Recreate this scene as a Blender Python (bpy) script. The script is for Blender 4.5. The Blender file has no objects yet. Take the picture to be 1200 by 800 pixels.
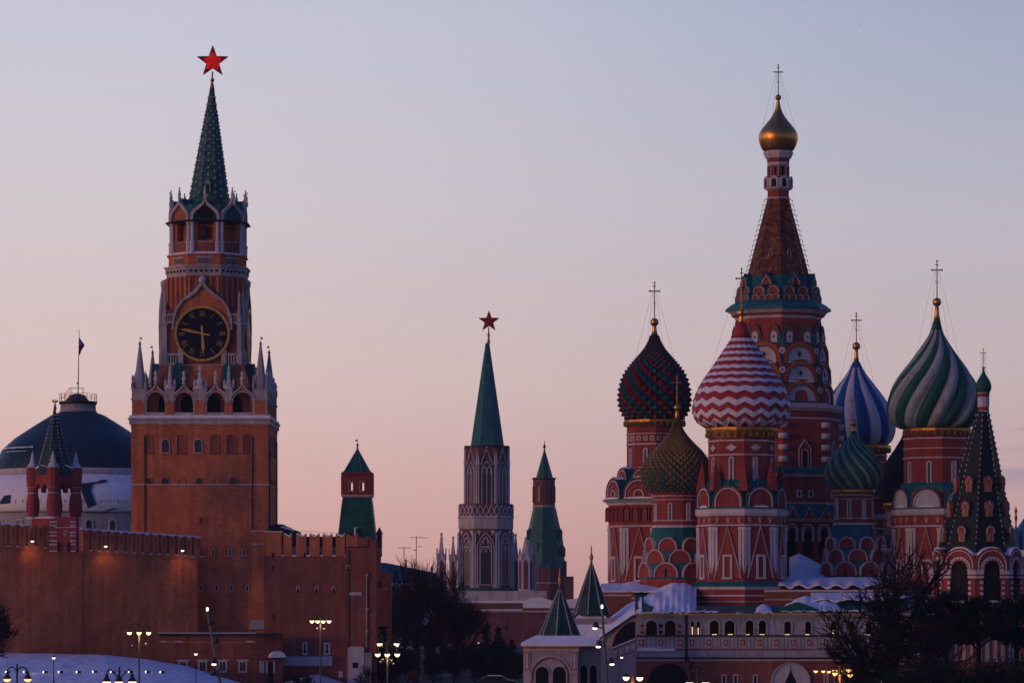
import bpy, math, random
from math import sin, cos, pi, radians, sqrt
R_ = random.Random(7)
sc = bpy.context.scene
COL = sc.collection
F = 4000.0          # focal length in photo pixels (1200 px wide frame)
HC = 10.0           # camera height above the square

# ------------------------------------------------------------------ camera
cam = bpy.data.objects.new('camera', bpy.data.cameras.new('camera'))
COL.objects.link(cam)
cam.location = (0, 0, HC); cam.rotation_euler = (pi/2, 0, 0)
cam.data.lens = 120.0; cam.data.sensor_width = 36.0
cam.data.shift_y = 0.25
cam.data.clip_start = 1.0; cam.data.clip_end = 6000
sc.camera = cam

# ------------------------------------------------------------------ world
def s2l(c):
    return tuple(((v/255)/12.92 if v/255 <= .04045 else ((v/255+.055)/1.055)**2.4) for v in c)
W = bpy.data.worlds.new('World'); sc.world = W; W.use_nodes = True
nt = W.node_tree; nt.nodes.clear()
N = nt.nodes.new; Lk = nt.links.new
def wmath(op, a, b=None, c=None):
    n = N('ShaderNodeMath'); n.operation = op
    for i, v in enumerate((a, b, c)):
        if v is None: continue
        if isinstance(v, (int, float)): n.inputs[i].default_value = v
        else: Lk(v, n.inputs[i])
    return n.outputs[0]
def wmix(f, a, b, mode='MIX'):
    n = N('ShaderNodeMix'); n.data_type = 'RGBA'; n.blend_type = mode
    for s, v in ((n.inputs[0], f), (n.inputs[6], a), (n.inputs[7], b)):
        if isinstance(v, (int, float)): s.default_value = v
        elif isinstance(v, tuple): s.default_value = (*v[:3], 1)
        else: Lk(v, s)
    return n.outputs[2]
tc = N('ShaderNodeTexCoord'); sp = N('ShaderNodeSeparateXYZ'); Lk(tc.outputs['Generated'], sp.inputs[0])
wx, wy, wz = sp.outputs
ramp = N('ShaderNodeValToRGB'); Lk(wz, ramp.inputs[0])
stops = [(0.0, (211,160,153)), (0.025, (223,177,171)), (0.0625, (226,199,195)), (0.1125, (217,207,213)),
         (0.165, (204,204,220)), (0.28, (148,162,200)), (0.5, (76,114,188)), (1.0, (46,86,172))]
el = ramp.color_ramp.elements
el[0].position = 0; el[0].color = (*s2l(stops[0][1]), 1)
el[1].position = 1; el[1].color = (*s2l(stops[-1][1]), 1)
for p, c in stops[1:-1]:
    e = el.new(p); e.color = (*s2l(c), 1)
# cooler and dimmer towards the right (away from the sunset), warmer left
fx = N('ShaderNodeMapRange'); fx.inputs[1].default_value = -.15; fx.inputs[2].default_value = .15
fx.interpolation_type = 'SMOOTHSTEP'
Lk(wx, fx.inputs[0])
sky = wmix(1.0, ramp.outputs[0], wmix(fx.outputs[0], (1.0, .99, .98), (.78, .82, .88)), 'MULTIPLY')
hr = N('ShaderNodeMapRange'); hr.inputs[1].default_value = .10; hr.inputs[2].default_value = .19; Lk(wz, hr.inputs[0])
fr_ = N('ShaderNodeMapRange'); fr_.inputs[1].default_value = .0; fr_.inputs[2].default_value = .16; Lk(wx, fr_.inputs[0])
sky = wmix(wmath('MULTIPLY', hr.outputs[0], fr_.outputs[0]), sky, wmix(1.0, sky, (.72, .79, .86), 'MULTIPLY'))
# thin grey-violet streaks of cloud low on the right
cm = N('ShaderNodeCombineXYZ'); Lk(wmath('MULTIPLY', wx, 9.0), cm.inputs[0]); Lk(wmath('MULTIPLY', wz, 160.0), cm.inputs[2])
nz = N('ShaderNodeTexNoise'); nz.inputs['Scale'].default_value = 1.0; nz.inputs['Detail'].default_value = 4
Lk(cm.outputs[0], nz.inputs['Vector'])
cl = N('ShaderNodeMapRange'); cl.inputs[1].default_value = .46; cl.inputs[2].default_value = .62; Lk(nz.outputs[0], cl.inputs[0])
cx_ = N('ShaderNodeMapRange'); cx_.inputs[1].default_value = .085; cx_.inputs[2].default_value = .15; Lk(wx, cx_.inputs[0])
cz1 = N('ShaderNodeMapRange'); cz1.inputs[1].default_value = .028; cz1.inputs[2].default_value = .038; Lk(wz, cz1.inputs[0])
cz2 = N('ShaderNodeMapRange'); cz2.inputs[1].default_value = .062; cz2.inputs[2].default_value = .050; Lk(wz, cz2.inputs[0])
cf = wmath('MULTIPLY', wmath('MULTIPLY', cl.outputs[0], cx_.outputs[0]), wmath('MULTIPLY', cz1.outputs[0], cz2.outputs[0]))
sky = wmix(wmath('MULTIPLY', cf, .75), sky, s2l((150, 142, 160)))
# the half of the sky behind the viewer: deeper dusk
bk = N('ShaderNodeMapRange'); bk.inputs[1].default_value = .75; bk.inputs[2].default_value = -.2; Lk(wy, bk.inputs[0])
sky = wmix(bk.outputs[0], sky, wmix(1.0, sky, (.42, .46, .62), 'MULTIPLY'))
# ember-coloured glow where the sun went down, off to the left
gv = (-.93, -.35, .04)
dt = N('ShaderNodeVectorMath'); dt.operation = 'DOT_PRODUCT'; Lk(tc.outputs['Generated'], dt.inputs[0]); dt.inputs[1].default_value = gv
gl = N('ShaderNodeMapRange'); gl.inputs[1].default_value = .80; gl.inputs[2].default_value = 1.0; gl.interpolation_type = 'SMOOTHERSTEP'
Lk(dt.outputs['Value'], gl.inputs[0])
glow = wmix(1.0, wmix(gl.outputs[0], (0, 0, 0), (1.7, .72, .32)), (1, 1, 1), 'MULTIPLY')
sky = wmix(1.0, sky, glow, 'ADD')
# below the horizon: dark earth
gd = N('ShaderNodeMapRange'); gd.inputs[1].default_value = -.03; gd.inputs[2].default_value = -.002; Lk(wz, gd.inputs[0])
sky = wmix(gd.outputs[0], (.03, .026, .03), sky)
nish = N('ShaderNodeTexSky'); nish.sky_type = 'NISHITA'; nish.sun_disc = False
nish.sun_elevation = radians(1.0); nish.sun_rotation = radians(-110); nish.dust_density = 2
bg1 = N('ShaderNodeBackground'); Lk(sky, bg1.inputs[0]); bg1.inputs[1].default_value = 1.0
bg2 = N('ShaderNodeBackground'); Lk(nish.outputs[0], bg2.inputs[0]); bg2.inputs[1].default_value = .004
ad = N('ShaderNodeAddShader'); Lk(bg1.outputs[0], ad.inputs[0]); Lk(bg2.outputs[0], ad.inputs[1])
wo = N('ShaderNodeOutputWorld'); Lk(ad.outputs[0], wo.inputs[0])

sun = bpy.data.objects.new('sun', bpy.data.lights.new('sun', 'SUN')); COL.objects.link(sun)
sun.data.energy = .46; sun.data.angle = radians(7); sun.data.color = (1, .52, .24)
from mathutils import Vector
SUN_FROM = Vector((-.80, -.60, .10))
sun.rotation_euler = (-SUN_FROM).to_track_quat('-Z', 'Y').to_euler()
sun.location = (-60, 0, 60)
sc.view_settings.view_transform = 'Standard'; sc.view_settings.look = 'None'
sc.view_settings.exposure = 0; sc.view_settings.gamma = 1

# ------------------------------------------------------------------ materials
MATS = {}
def mat(name, c, rough=.8, metal=0., var=.25, scale=1.0, kind=None, em=None, emc=None, bump=0., c2=None):
    m = bpy.data.materials.new(name); m.use_nodes = True; MATS[name] = m
    t = m.node_tree; b = t.nodes['Principled BSDF']
    b.inputs['Roughness'].default_value = rough; b.inputs['Specular IOR Level'].default_value = .5 if metal > .3 or name in ('glass', 'car_paint') else .15; b.inputs['Metallic'].default_value = metal
    if em:
        b.inputs['Base Color'].default_value = (*c, 1)
        b.inputs['Emission Color'].default_value = (*(emc or c), 1); b.inputs['Emission Strength'].default_value = em
        return m
    tx = t.nodes.new('ShaderNodeTexCoord'); n1 = t.nodes.new('ShaderNodeTexNoise')
    n1.inputs['Scale'].default_value = .35*scale; n1.inputs['Detail'].default_value = 8; n1.inputs['Roughness'].default_value = .65
    t.links.new(tx.outputs['Object'], n1.inputs['Vector'])
    # vertical streaks of weathering
    mp = t.nodes.new('ShaderNodeMapping'); mp.inputs['Scale'].default_value = (1.6*scale, 1.6*scale, .16*scale)
    t.links.new(tx.outputs['Object'], mp.inputs[0])
    n2 = t.nodes.new('ShaderNodeTexNoise'); n2.inputs['Scale'].default_value = 1; n2.inputs['Detail'].default_value = 5
    t.links.new(mp.outputs[0], n2.inputs['Vector'])
    ma = t.nodes.new('ShaderNodeMath'); ma.operation = 'ADD'
    t.links.new(n1.outputs[0], ma.inputs[0]); t.links.new(n2.outputs[0], ma.inputs[1])
    mr = t.nodes.new('ShaderNodeMapRange'); mr.inputs[1].default_value = .7; mr.inputs[2].default_value = 1.3
    mr.inputs[3].default_value = 1-var; mr.inputs[4].default_value = 1+var
    t.links.new(ma.outputs[0], mr.inputs[0])
    mx = t.nodes.new('ShaderNodeMix'); mx.data_type = 'RGBA'; mx.blend_type = 'MULTIPLY'; mx.inputs[0].default_value = 1
    mx.inputs[6].default_value = (*c, 1); t.links.new(mr.outputs[0], mx.inputs[7])
    out = mx.outputs[2]; hb = n1.outputs[0]
    if c2:
        r2 = t.nodes.new('ShaderNodeMapRange'); r2.inputs[1].default_value = .52; r2.inputs[2].default_value = .62
        n3 = t.nodes.new('ShaderNodeTexNoise'); n3.inputs['Scale'].default_value = .5*scale; n3.inputs['Detail'].default_value = 6
        t.links.new(tx.outputs['Object'], n3.inputs['Vector']); t.links.new(n3.outputs[0], r2.inputs[0])
        m2 = t.nodes.new('ShaderNodeMix'); m2.data_type = 'RGBA'; t.links.new(r2.outputs[0], m2.inputs[0])
        t.links.new(out, m2.inputs[6]); m2.inputs[7].default_value = (*c2, 1); out = m2.outputs[2]
    if kind in ('brick', 'tile'):
        sx = t.nodes.new('ShaderNodeSeparateXYZ'); t.links.new(tx.outputs['Object'], sx.inputs[0])
        a = t.nodes.new('ShaderNodeMath'); a.operation = 'ADD'; t.links.new(sx.outputs[0], a.inputs[0]); t.links.new(sx.outputs[1], a.inputs[1])
        cb = t.nodes.new('ShaderNodeCombineXYZ'); t.links.new(a.outputs[0], cb.inputs[0]); t.links.new(sx.outputs[2], cb.inputs[1])
        br = t.nodes.new('ShaderNodeTexBrick'); t.links.new(cb.outputs[0], br.inputs['Vector'])
        br.inputs['Scale'].default_value = 1
        br.inputs['Brick Width'].default_value = .62 if kind == 'brick' else .5
        br.inputs['Row Height'].default_value = .2 if kind == 'brick' else .42
        br.inputs['Mortar Size'].default_value = .022 if kind == 'brick' else .03
        br.inputs['Color1'].default_value = (1.12, 1.12, 1.12, 1); br.inputs['Color2'].default_value = (.8, .8, .8, 1)
        br.inputs['Mortar'].default_value = (1.25, 1.35, 1.45, 1) if kind == 'brick' else (.45, .45, .45, 1)
        m3 = t.nodes.new('ShaderNodeMix'); m3.data_type = 'RGBA'; m3.blend_type = 'MULTIPLY'; m3.inputs[0].default_value = .75
        t.links.new(out, m3.inputs[6]); t.links.new(br.outputs[0], m3.inputs[7]); out = m3.outputs[2]
    t.links.new(out, b.inputs['Base Color'])
    if bump:
        bp = t.nodes.new('ShaderNodeBump'); bp.inputs['Strength'].default_value = bump; bp.inputs['Distance'].default_value = .3
        t.links.new(hb, bp.inputs['Height']); t.links.new(bp.outputs[0], b.inputs['Normal'])
    return m
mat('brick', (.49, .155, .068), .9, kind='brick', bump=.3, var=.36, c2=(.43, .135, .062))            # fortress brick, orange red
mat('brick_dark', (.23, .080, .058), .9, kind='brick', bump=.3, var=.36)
mat('brick_red', (.26, .055, .045), .9, kind='brick', bump=.1)        # cathedral brick, deeper red
mat('brick_far', (.15, .062, .062), .9, kind='brick', bump=.1)
mat('white', (.51, .49, .53), .8, var=.2)
mat('gallery_paint_shade', (.33, .325, .38), .85, var=.35, scale=3)  # mid-grey painted walls, darkened further to hold the shade of unseen surroundings
mat('porch_paint', (.38, .33, .36), .85, var=.3, scale=3)
mat('stone', (.42, .385, .38), .85, var=.3)
mat('greystone', (.34, .33, .36), .85, var=.3)
mat('pink', (.52, .40, .40), .85, var=.2)
mat('teal', (.012, .12, .13), .5, var=.4, scale=2)
mat('green_tile', (.014, .115, .10), .45, kind='tile', var=.45, scale=2)
mat('green_dark', (.012, .060, .055), .5, kind='tile', var=.5, scale=2)
mat('tent_grey', (.022, .12, .11), .6, kind='tile', var=.5, scale=3, c2=(.09, .17, .16))
mat('tent_brick', (.13, .045, .032), .85, kind='tile', var=.5, scale=3, c2=(.22, .11, .05))
mat('snow', (.80, .83, .88), .7, var=.10, scale=2, bump=.9)
mat('snow_dirty', (.55, .55, .58), .8, var=.2, bump=.6)
mat('gold', (.66, .33, .09), .40, 1, var=.25, scale=4)
mat('gold_dull', (.44, .22, .06), .45, .9, var=.3, scale=3)
mat('olive', (.20, .135, .045), .5, .25, var=.3, scale=3)
mat('olive_dark', (.10, .085, .04), .6, .1, var=.3, scale=3)
mat('dark', (.010, .010, .013), .7, var=.3)
mat('glass', (.012, .014, .02), .15, var=.3)
mat('metal_dark', (.02, .022, .028), .5, .4, var=.3)
mat('pole', (.08, .085, .10), .5, .4, var=.3)
mat('dome_slate', (.010, .040, .060), .42, var=.3, scale=1)
mat('clock_black', (.006, .008, .014), .45, var=.3)
mat('dome_red', (.34, .035, .04), .55, var=.25, scale=3)
mat('dome_white', (.66, .66, .72), .6, var=.15, scale=3)
mat('dome_teal', (.010, .085, .095), .5, var=.3, scale=3)
mat('dome_maroon', (.15, .020, .028), .5, var=.3, scale=3)
mat('dome_green', (.014, .095, .065), .5, var=.4, scale=3)
mat('dome_pale', (.30, .34, .31), .6, var=.3, scale=3)
mat('dome_blue', (.012, .075, .26), .5, var=.3, scale=3)
mat('dome_bluewhite', (.42, .47, .55), .6, var=.2, scale=3)
mat('dome_leaf', (.13, .22, .17), .55, var=.3, scale=3)
mat('dome_black', (.007, .018, .022), .55, var=.3, scale=3)
mat('star_red', (.3, .008, .008), .3, em=.30, emc=(1, .015, .01))
mat('star_deep', (.12, .004, .006), .3, em=.035, emc=(1, .01, .01))
mat('amber', (.30, .14, .05), .8, var=.3)
mat('bark', (.013, .012, .017), .95, var=.4)
mat('bark_lamplit', (.06, .028, .018), .95, var=.4)  # dark bark with orange lamplight put into its colour
mat('needles', (.010, .022, .018), .9, var=.6, scale=3)
mat('needles_blue', (.018, .04, .045), .9, var=.5, scale=3)
mat('lamp_glow', (1, .8, .5), em=2.0, emc=(1, .74, .44))
mat('lamp_gold', (1, .6, .25), em=1.7, emc=(1, .55, .18))
mat('lamp_white', (1, .9, .8), em=2.4, emc=(1, .84, .7))
mat('sill_glow', (1, .7, .4), em=.9, emc=(1, .62, .30))
mat('eave_and_lit_edge', (.5, .3, .15), .8, var=.2)  # gold eaves tone, also holds the warm light on the stair arch
mat('asphalt', (.05, .05, .055), .9, var=.4, bump=.4, c2=(.10, .10, .12))
mat('car_paint', (.012, .016, .03), .3, .2, var=.1)
mat('rubber', (.01, .01, .01), .9, var=.1)
mat('flag_white', (.5, .5, .52), .9, var=.1); mat('flag_blue', (.01, .03, .16), .9, var=.1); mat('flag_red', (.35, .02, .02), .9, var=.1)
mat('roof_blue', (.03, .12, .22), .5, var=.3)
mat('awning', (.010, .10, .085), .5, var=.3)
mat('cream', (.40, .30, .18), .8, var=.2)
mat('arch_orange', (.42, .11, .03), .8, var=.2)

# ------------------------------------------------------------------ mesh builder
class MB:
    """local space in photo pixels at axis depth D: x right of the lens axis, y away, z above the horizon"""
    def __init__(s, D=None):
        s.D, s.u = (D, D/F) if D else (0.0, 1.0)
        s.v = []; s.f = []; s.fm = []; s.fs = []; s.ml = []
    def mi(s, m):
        if m not in s.ml: s.ml.append(m)
        return s.ml.index(m)
    def add(s, vs, fs, m, smooth=False):
        o = len(s.v); u = s.u
        s.v += [(x*u, s.D+y*u, HC+z*u) for x, y, z in vs]
        if isinstance(m, (list, tuple)): s.fm += [s.mi(q) for q in m]
        else: s.fm += [s.mi(m)]*len(fs)
        s.f += [tuple(o+i for i in f) for f in fs]; s.fs += [smooth]*len(fs)
    def box(s, m, x0, x1, y0, y1, z0, z1):
        s.add([(x0,y0,z0),(x1,y0,z0),(x1,y1,z0),(x0,y1,z0),(x0,y0,z1),(x1,y0,z1),(x1,y1,z1),(x0,y1,z1)],
              [(0,1,5,4),(1,2,6,5),(2,3,7,6),(3,0,4,7),(4,5,6,7),(3,2,1,0)], m)
    def poly(s, m, fr, pts, d0, d1, mside=None):
        ox, oy, ux, uy, nx, ny = fr; n = len(pts)
        P = lambda a, z, d: (ox+ux*a+nx*d, oy+uy*a+ny*d, z)
        vs = [P(a, z, d1) for a, z in pts]+[P(a, z, d0) for a, z in pts]
        fs = [tuple(range(n)), tuple(reversed(range(n, 2*n)))]+[(i+n, (i+1) % n+n, (i+1) % n, i) for i in range(n)]
        s.add(vs, fs, m if not mside else [m, m]+[mside]*n)
    def fbox(s, m, fr, s0, s1, z0, z1, d0, d1):
        s.poly(m, fr, [(s0,z0),(s1,z0),(s1,z1),(s0,z1)], d0, d1)
    def lathe(s, m, cx, cy, prof, n=8, rot=0., smooth=False, cap=True):
        # prof: (radius, z); a facet faces the viewer at rot=0
        vs = []; fs = []; k = len(prof); mm = []
        for i, p in enumerate(prof):
            r, z = p[0], p[1]
            for j in range(n):
                a = rot+2*pi*(j+.5)/n
                vs.append((cx+r*sin(a), cy-r*cos(a), z))
        for i in range(k-1):
            mt = prof[i][2] if len(prof[i]) > 2 else m
            for j in range(n):
                fs.append((i*n+j, i*n+(j+1) % n, (i+1)*n+(j+1) % n, (i+1)*n+j)); mm.append(mt)
        if cap:
            fs.append(tuple(reversed(range(n)))); mm.append(m)
            fs.append(tuple((k-1)*n+j for j in range(n))); mm.append(prof[-2][2] if len(prof[-2]) > 2 else m)
        s.add(vs, fs, mm, smooth)
    def tube(s, m, p0, p1, r0, r1=None, n=6):
        r1 = r0 if r1 is None else r1
        a = Vector(p0); b = Vector(p1); d = (b-a)
        if d.length < 1e-6: return
        d.normalize(); q = d.orthogonal().normalized(); w = d.cross(q)
        vs = [tuple(a+(q*cos(2*pi*j/n)+w*sin(2*pi*j/n))*r0) for j in range(n)]+[tuple(b+(q*cos(2*pi*j/n)+w*sin(2*pi*j/n))*r1) for j in range(n)]
        s.add(vs, [(j, (j+1) % n, n+(j+1) % n, n+j) for j in range(n)]+[tuple(reversed(range(n))), tuple(range(n, 2*n))], m)
    def path(s, m, pts, r, n=5):
        for a, b in zip(pts, pts[1:]): s.tube(m, a, b, r, r, n)
    def ball(s, m, cx, cy, cz, r, n=12, sq=1.):
        s.lathe(m, cx, cy, [(max(r*sin(pi*i/8), .01*r), cz-r*sq*cos(pi*i/8)) for i in range(9)], n, 0, True)
    def build(s, name, parent=None, label=None, root=None):
        me = bpy.data.meshes.new(name); o = bpy.data.objects.new(name, me); COL.objects.link(o)
        off = Vector((0, 0, 0)); p = parent; top = parent
        while top is not None and top.parent is not None: top = top.parent
        if top is not None: off = top.location
        elif root is not None:
            off = Vector(root); o.location = off
        me.from_pydata([(x-off[0], y-off[1], z-off[2]) for x, y, z in s.v], [], s.f)
        for m in s.ml: me.materials.append(MATS[m])
        me.polygons.foreach_set('material_index', s.fm); me.polygons.foreach_set('use_smooth', s.fs)
        me.update()
        if parent is not None: o.parent = parent
        if label: o['label'] = label
        return o
def thing(name, label, cat, px=None, D=None, loc=None, group=None):
    o = bpy.data.objects.new(name, None); COL.objects.link(o)
    o.location = loc if loc else ((px-600)*D/F, D, 0)
    o['label'] = label; o['category'] = cat
    if group: o['group'] = group
    return o
def tag(o, label, cat, group=None):
    o['label'] = label; o['category'] = cat
    if group: o['group'] = group
    return o
def struct(o, k='structure'): o['kind'] = k; return o
def WP(px, py, D): return ((px-600)*D/F, D, -(py-700)*D/F)      # for MB() in metres

# outline curves, from lower right over the top to lower left, based at (s, z)
def bez(P, n):
    out = []
    for i in range(n+1):
        t = i/n; a = (1-t)**3; b = 3*t*(1-t)**2; c = 3*t*t*(1-t); d = t**3
        out.append((a*P[0][0]+b*P[1][0]+c*P[2][0]+d*P[3][0], a*P[0][1]+b*P[1][1]+c*P[2][1]+d*P[3][1]))
    return out
def curve(kind, w, h, n=6):
    r = w/2
    if kind == 'round':
        k = min(r, h)
        half = [(r*cos(pi/2*i/n), h-k+k*sin(pi/2*i/n)) for i in range(n+1)]
        if h-k > 1e-4: half = [(r, 0)]+half
    elif kind == 'flat': half = [(r, 0), (r, h), (0, h)]
    elif kind == 'point':
        b = max(h-w, h*.35); half = [(r, 0)]+[(x, z+b) for x, z in bez([(r, 0), (r, (h-b)*.5), (r*.45, (h-b)*.82), (0, h-b)], n)]
    elif kind == 'gable': half = [(r, 0), (r, h*.7), (0, h)]
    elif kind == 'tri': half = [(r, 0), (0, h)]
    elif kind == 'ogee':
        half = bez([(r, 0), (r*1.12, h*.62), (r*.10, h*.50), (0, h)], n+3)
    return half+[(-x, z) for x, z in reversed(half[:-1])]
def shp(kind, s, z, w, h, n=6): return [(s+a, z+b) for a, b in curve(kind, w, h, n)]
def band(kind, s, z, w, h, t, n=6):
    return shp(kind, s, z, w, h, n)+list(reversed(shp(kind, s, z, w-2*t, h-t*(1.6 if kind in ('ogee', 'tri') else 1), n)))

class T:
    """a tower axis at photo column cx and depth D"""
    def __init__(s, cx, D): s.ax = cx-600; s.D = D
    def z(s, py, a=0): return (700-py)*(1-a/F)
    def fr(s, a, phi, dx=0):
        p = radians(phi); return (s.ax+dx+sin(p)*a, -cos(p)*a, cos(p), sin(p), sin(p), -cos(p))
    def mb(s): return MB(s.D)
    def win(s, parent, fr, c, y0, y1, w, a, kind='round', t=1., frame='white', pane='glass', proud=1.3, name='window', label=None):
        """window between photo rows y1 (top) and y0 (sill) on a facet"""
        m = s.mb(); z0 = s.z(y0, a); h = s.z(y1, a)-z0
        m.poly(pane, fr, shp(kind, c, z0, w, h), -.5, .35)
        if frame:
            m.poly(frame, fr, band(kind, c, z0, w+2*t, h+t, t), -.5, proud)
            m.fbox(frame, fr, c-w/2-t*1.3, c+w/2+t*1.3, z0-t*.9, z0, -.5, proud+.3)
        return m.build(name, parent, label)
def oct_prof(t, prof, a_of=None):
    """(R, py[, mat]) -> (R, z[, mat]) corrected for the near facet"""
    return [(p[0], t.z(p[1], p[0]*.9))+tuple(p[2:]) for p in prof]
# ------------------------------------------------------------------ ground
m = MB(); NX = 60
m.add([(-450,-80,-HC),(450,-80,-HC),(450,1150,-HC),(-450,1150,-HC)], [(0,1,2,3)], 'asphalt')
struct(m.build('ground'))
def heightfield(name, matn, x0, x1, y0, y1, nx, ny, fn, matf=None):
    m = MB(); vs = []; fs = []
    for j in range(ny+1):
        for i in range(nx+1):
            x = x0+(x1-x0)*i/nx; y = y0+(y1-y0)*j/ny
            vs.append((x, y, fn(x, y)-HC))
    for j in range(ny):
        for i in range(nx):
            a = j*(nx+1)+i; fs.append((a, a+1, a+nx+2, a+nx+1))
    m.add(vs, fs, matn, True)
    return m.build(name)
def lerp(a, b, t): return a+(b-a)*t
def pw(x, pts):
    for (a, p), (b, q) in zip(pts, pts[1:]):
        if x <= b: return lerp(p, q, max(0, min(1, (x-a)/(b-a))))
    return pts[-1][1]
from mathutils import noise as MN
def nois(x, y): return 1.3*MN.noise(Vector((x*.22, y*.22, 1)))+1.1*MN.noise(Vector((x*.8, y*.6, 5)))+.8*abs(MN.noise(Vector((x*1.9, y*1.5, 9))))
BANK = [(-75, 4.1), (-57, 3.95), (-45, 3.7), (-40, 3.15), (-36, 2.45), (-33, 1.55), (-30, .6), (-27, -.3)]
def bank(x, y):
    t = max(0, min(1, (y-318)/(372-318))); t = t*t*(3-2*t)*.5+t*.5
    return pw(x*378/max(y, 340), BANK)*(.18+.82*t)+.10*nois(x, y)*(1-.4*t)
struct(heightfield('snow_bank', 'snow', -82, -22, 312, 376, 300, 110, bank))
struct(heightfield('snow_patch', 'snow_dirty', -26.5, -16.5, 355, 388, 60, 40,
       lambda x, y: -.25+1.4*math.exp(-((x+22.4)/3.6)**2)*max(0, min(1, (y-356)/20))+.10*nois(x, y)))

# ------------------------------------------------------------------ clock tower
CX, CD = 241, 398.
ct = thing('clock_tower', 'tall red brick clock tower with gold rimmed clocks and a glowing red star', 'tower', CX, CD)
t = T(CX, CD)
A0 = 78.5
m = t.mb(); zz = lambda py: t.z(py, A0)
m.box('brick', t.ax-A0, t.ax+A0, -A0, A0, zz(812), zz(497)); m.build('brick_shaft', ct)
for py0, py1, e, mt in ((568.4, 566.4, .8, 'pink'), (501, 497, .5, 'brick'), (497, 491.5, 2.2, 'stone'), (491.5, 489.5, 3.6, 'stone'), (489.5, 486.5, 2.2, 'snow')):
    m = t.mb(); m.box(mt, t.ax-A0-e, t.ax+A0+e, -A0-e, A0+e, zz(py0), zz(py1)); m.build('snow_ledge' if mt == 'snow' else 'cornice', ct)
for phi in (0, 90, -90):
    fr = t.fr(A0, phi); k = .98
    for x, blind in ((173.5,1),(194,0),(212.5,1),(232.5,0),(251.5,1),(271,1),(290,1)):
        s = (x-234)*k
        if blind:
            m = t.mb(); z0 = t.z(530.5, A0)
            m.poly('brick_dark', fr, shp('round', s, z0, 9, 21), 0, .25)
            m.poly('brick', fr, band('round', s, z0, 11, 22.5, 1.), 0, 1.1); m.fbox('brick_dark', fr, s-6, s+6, z0-1.4, z0, 0, 1.4)
            m.build('blind_arch', ct)
        else: t.win(ct, fr, s, 530, 514.5, 8.5, A0, 'round', 1, 'pink')
    for x, blind in ((174,0),(193.5,0),(213,1),(233.5,0),(253,1),(273.5,0),(291,1)):
        s = (x-234)*k
        if blind:
            m = t.mb(); m.poly('brick', fr, band('round', s, t.z(566.4, A0), 9, 7, 1), 0, 1.); m.build('blind_arch', ct)
        else: t.win(ct, fr, s, 566.4, 559.5, 7.5, A0, 'round', .9, 'brick')
    for x, y in ((235,613),(233,650),(250,650),(270,650),(286,650),(236,692),(254,692),(272,692),(290,692),(212,650),(214,672)):
        t.win(ct, fr, (x-234)*k, y, y-6.5, 1.9, A0, 'round', 1.1, 'brick' if y != 650 and y != 692 else 'pink', 'dark', .9, 'loophole')
    for x in (170, 296):
        m = t.mb(); m.tube('metal_dark', (t.ax+(x-234)*k if phi == 0 else t.ax+(A0+1)*sin(radians(phi)), -A0-1 if phi == 0 else (x-234)*k*sin(radians(phi)), zz(760)),
                           (t.ax+(x-234)*k if phi == 0 else t.ax+(A0+1)*sin(radians(phi)), -A0-1 if phi == 0 else (x-234)*k*sin(radians(phi)), zz(512)), .7)
        m.build('drainpipe', ct)
# buttress with white foot at the right of the front
fr = t.fr(A0, 0)
m = t.mb(); m.fbox('brick', fr, 60.5, 75.5, t.z(726, A0), t.z(620, A0), 0, 4)
m.fbox('pink', fr, 59.5, 76.5, t.z(638, A0), t.z(636.5, A0), 0, 5); m.fbox('pink', fr, 59.5, 76.5, t.z(622.5, A0), t.z(621, A0), 0, 5)
m.build('buttress', ct)
m = t.mb(); m.poly('greystone', fr, [(57, t.z(737, A0)), (78, t.z(737, A0)), (77, t.z(730, A0)), (75, t.z(727.5, A0)), (75, t.z(726, A0)), (60, t.z(726, A0)), (60, t.z(727.5, A0)), (58, t.z(730, A0))], 0, 6)
m.build('buttress_foot', ct)
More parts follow.
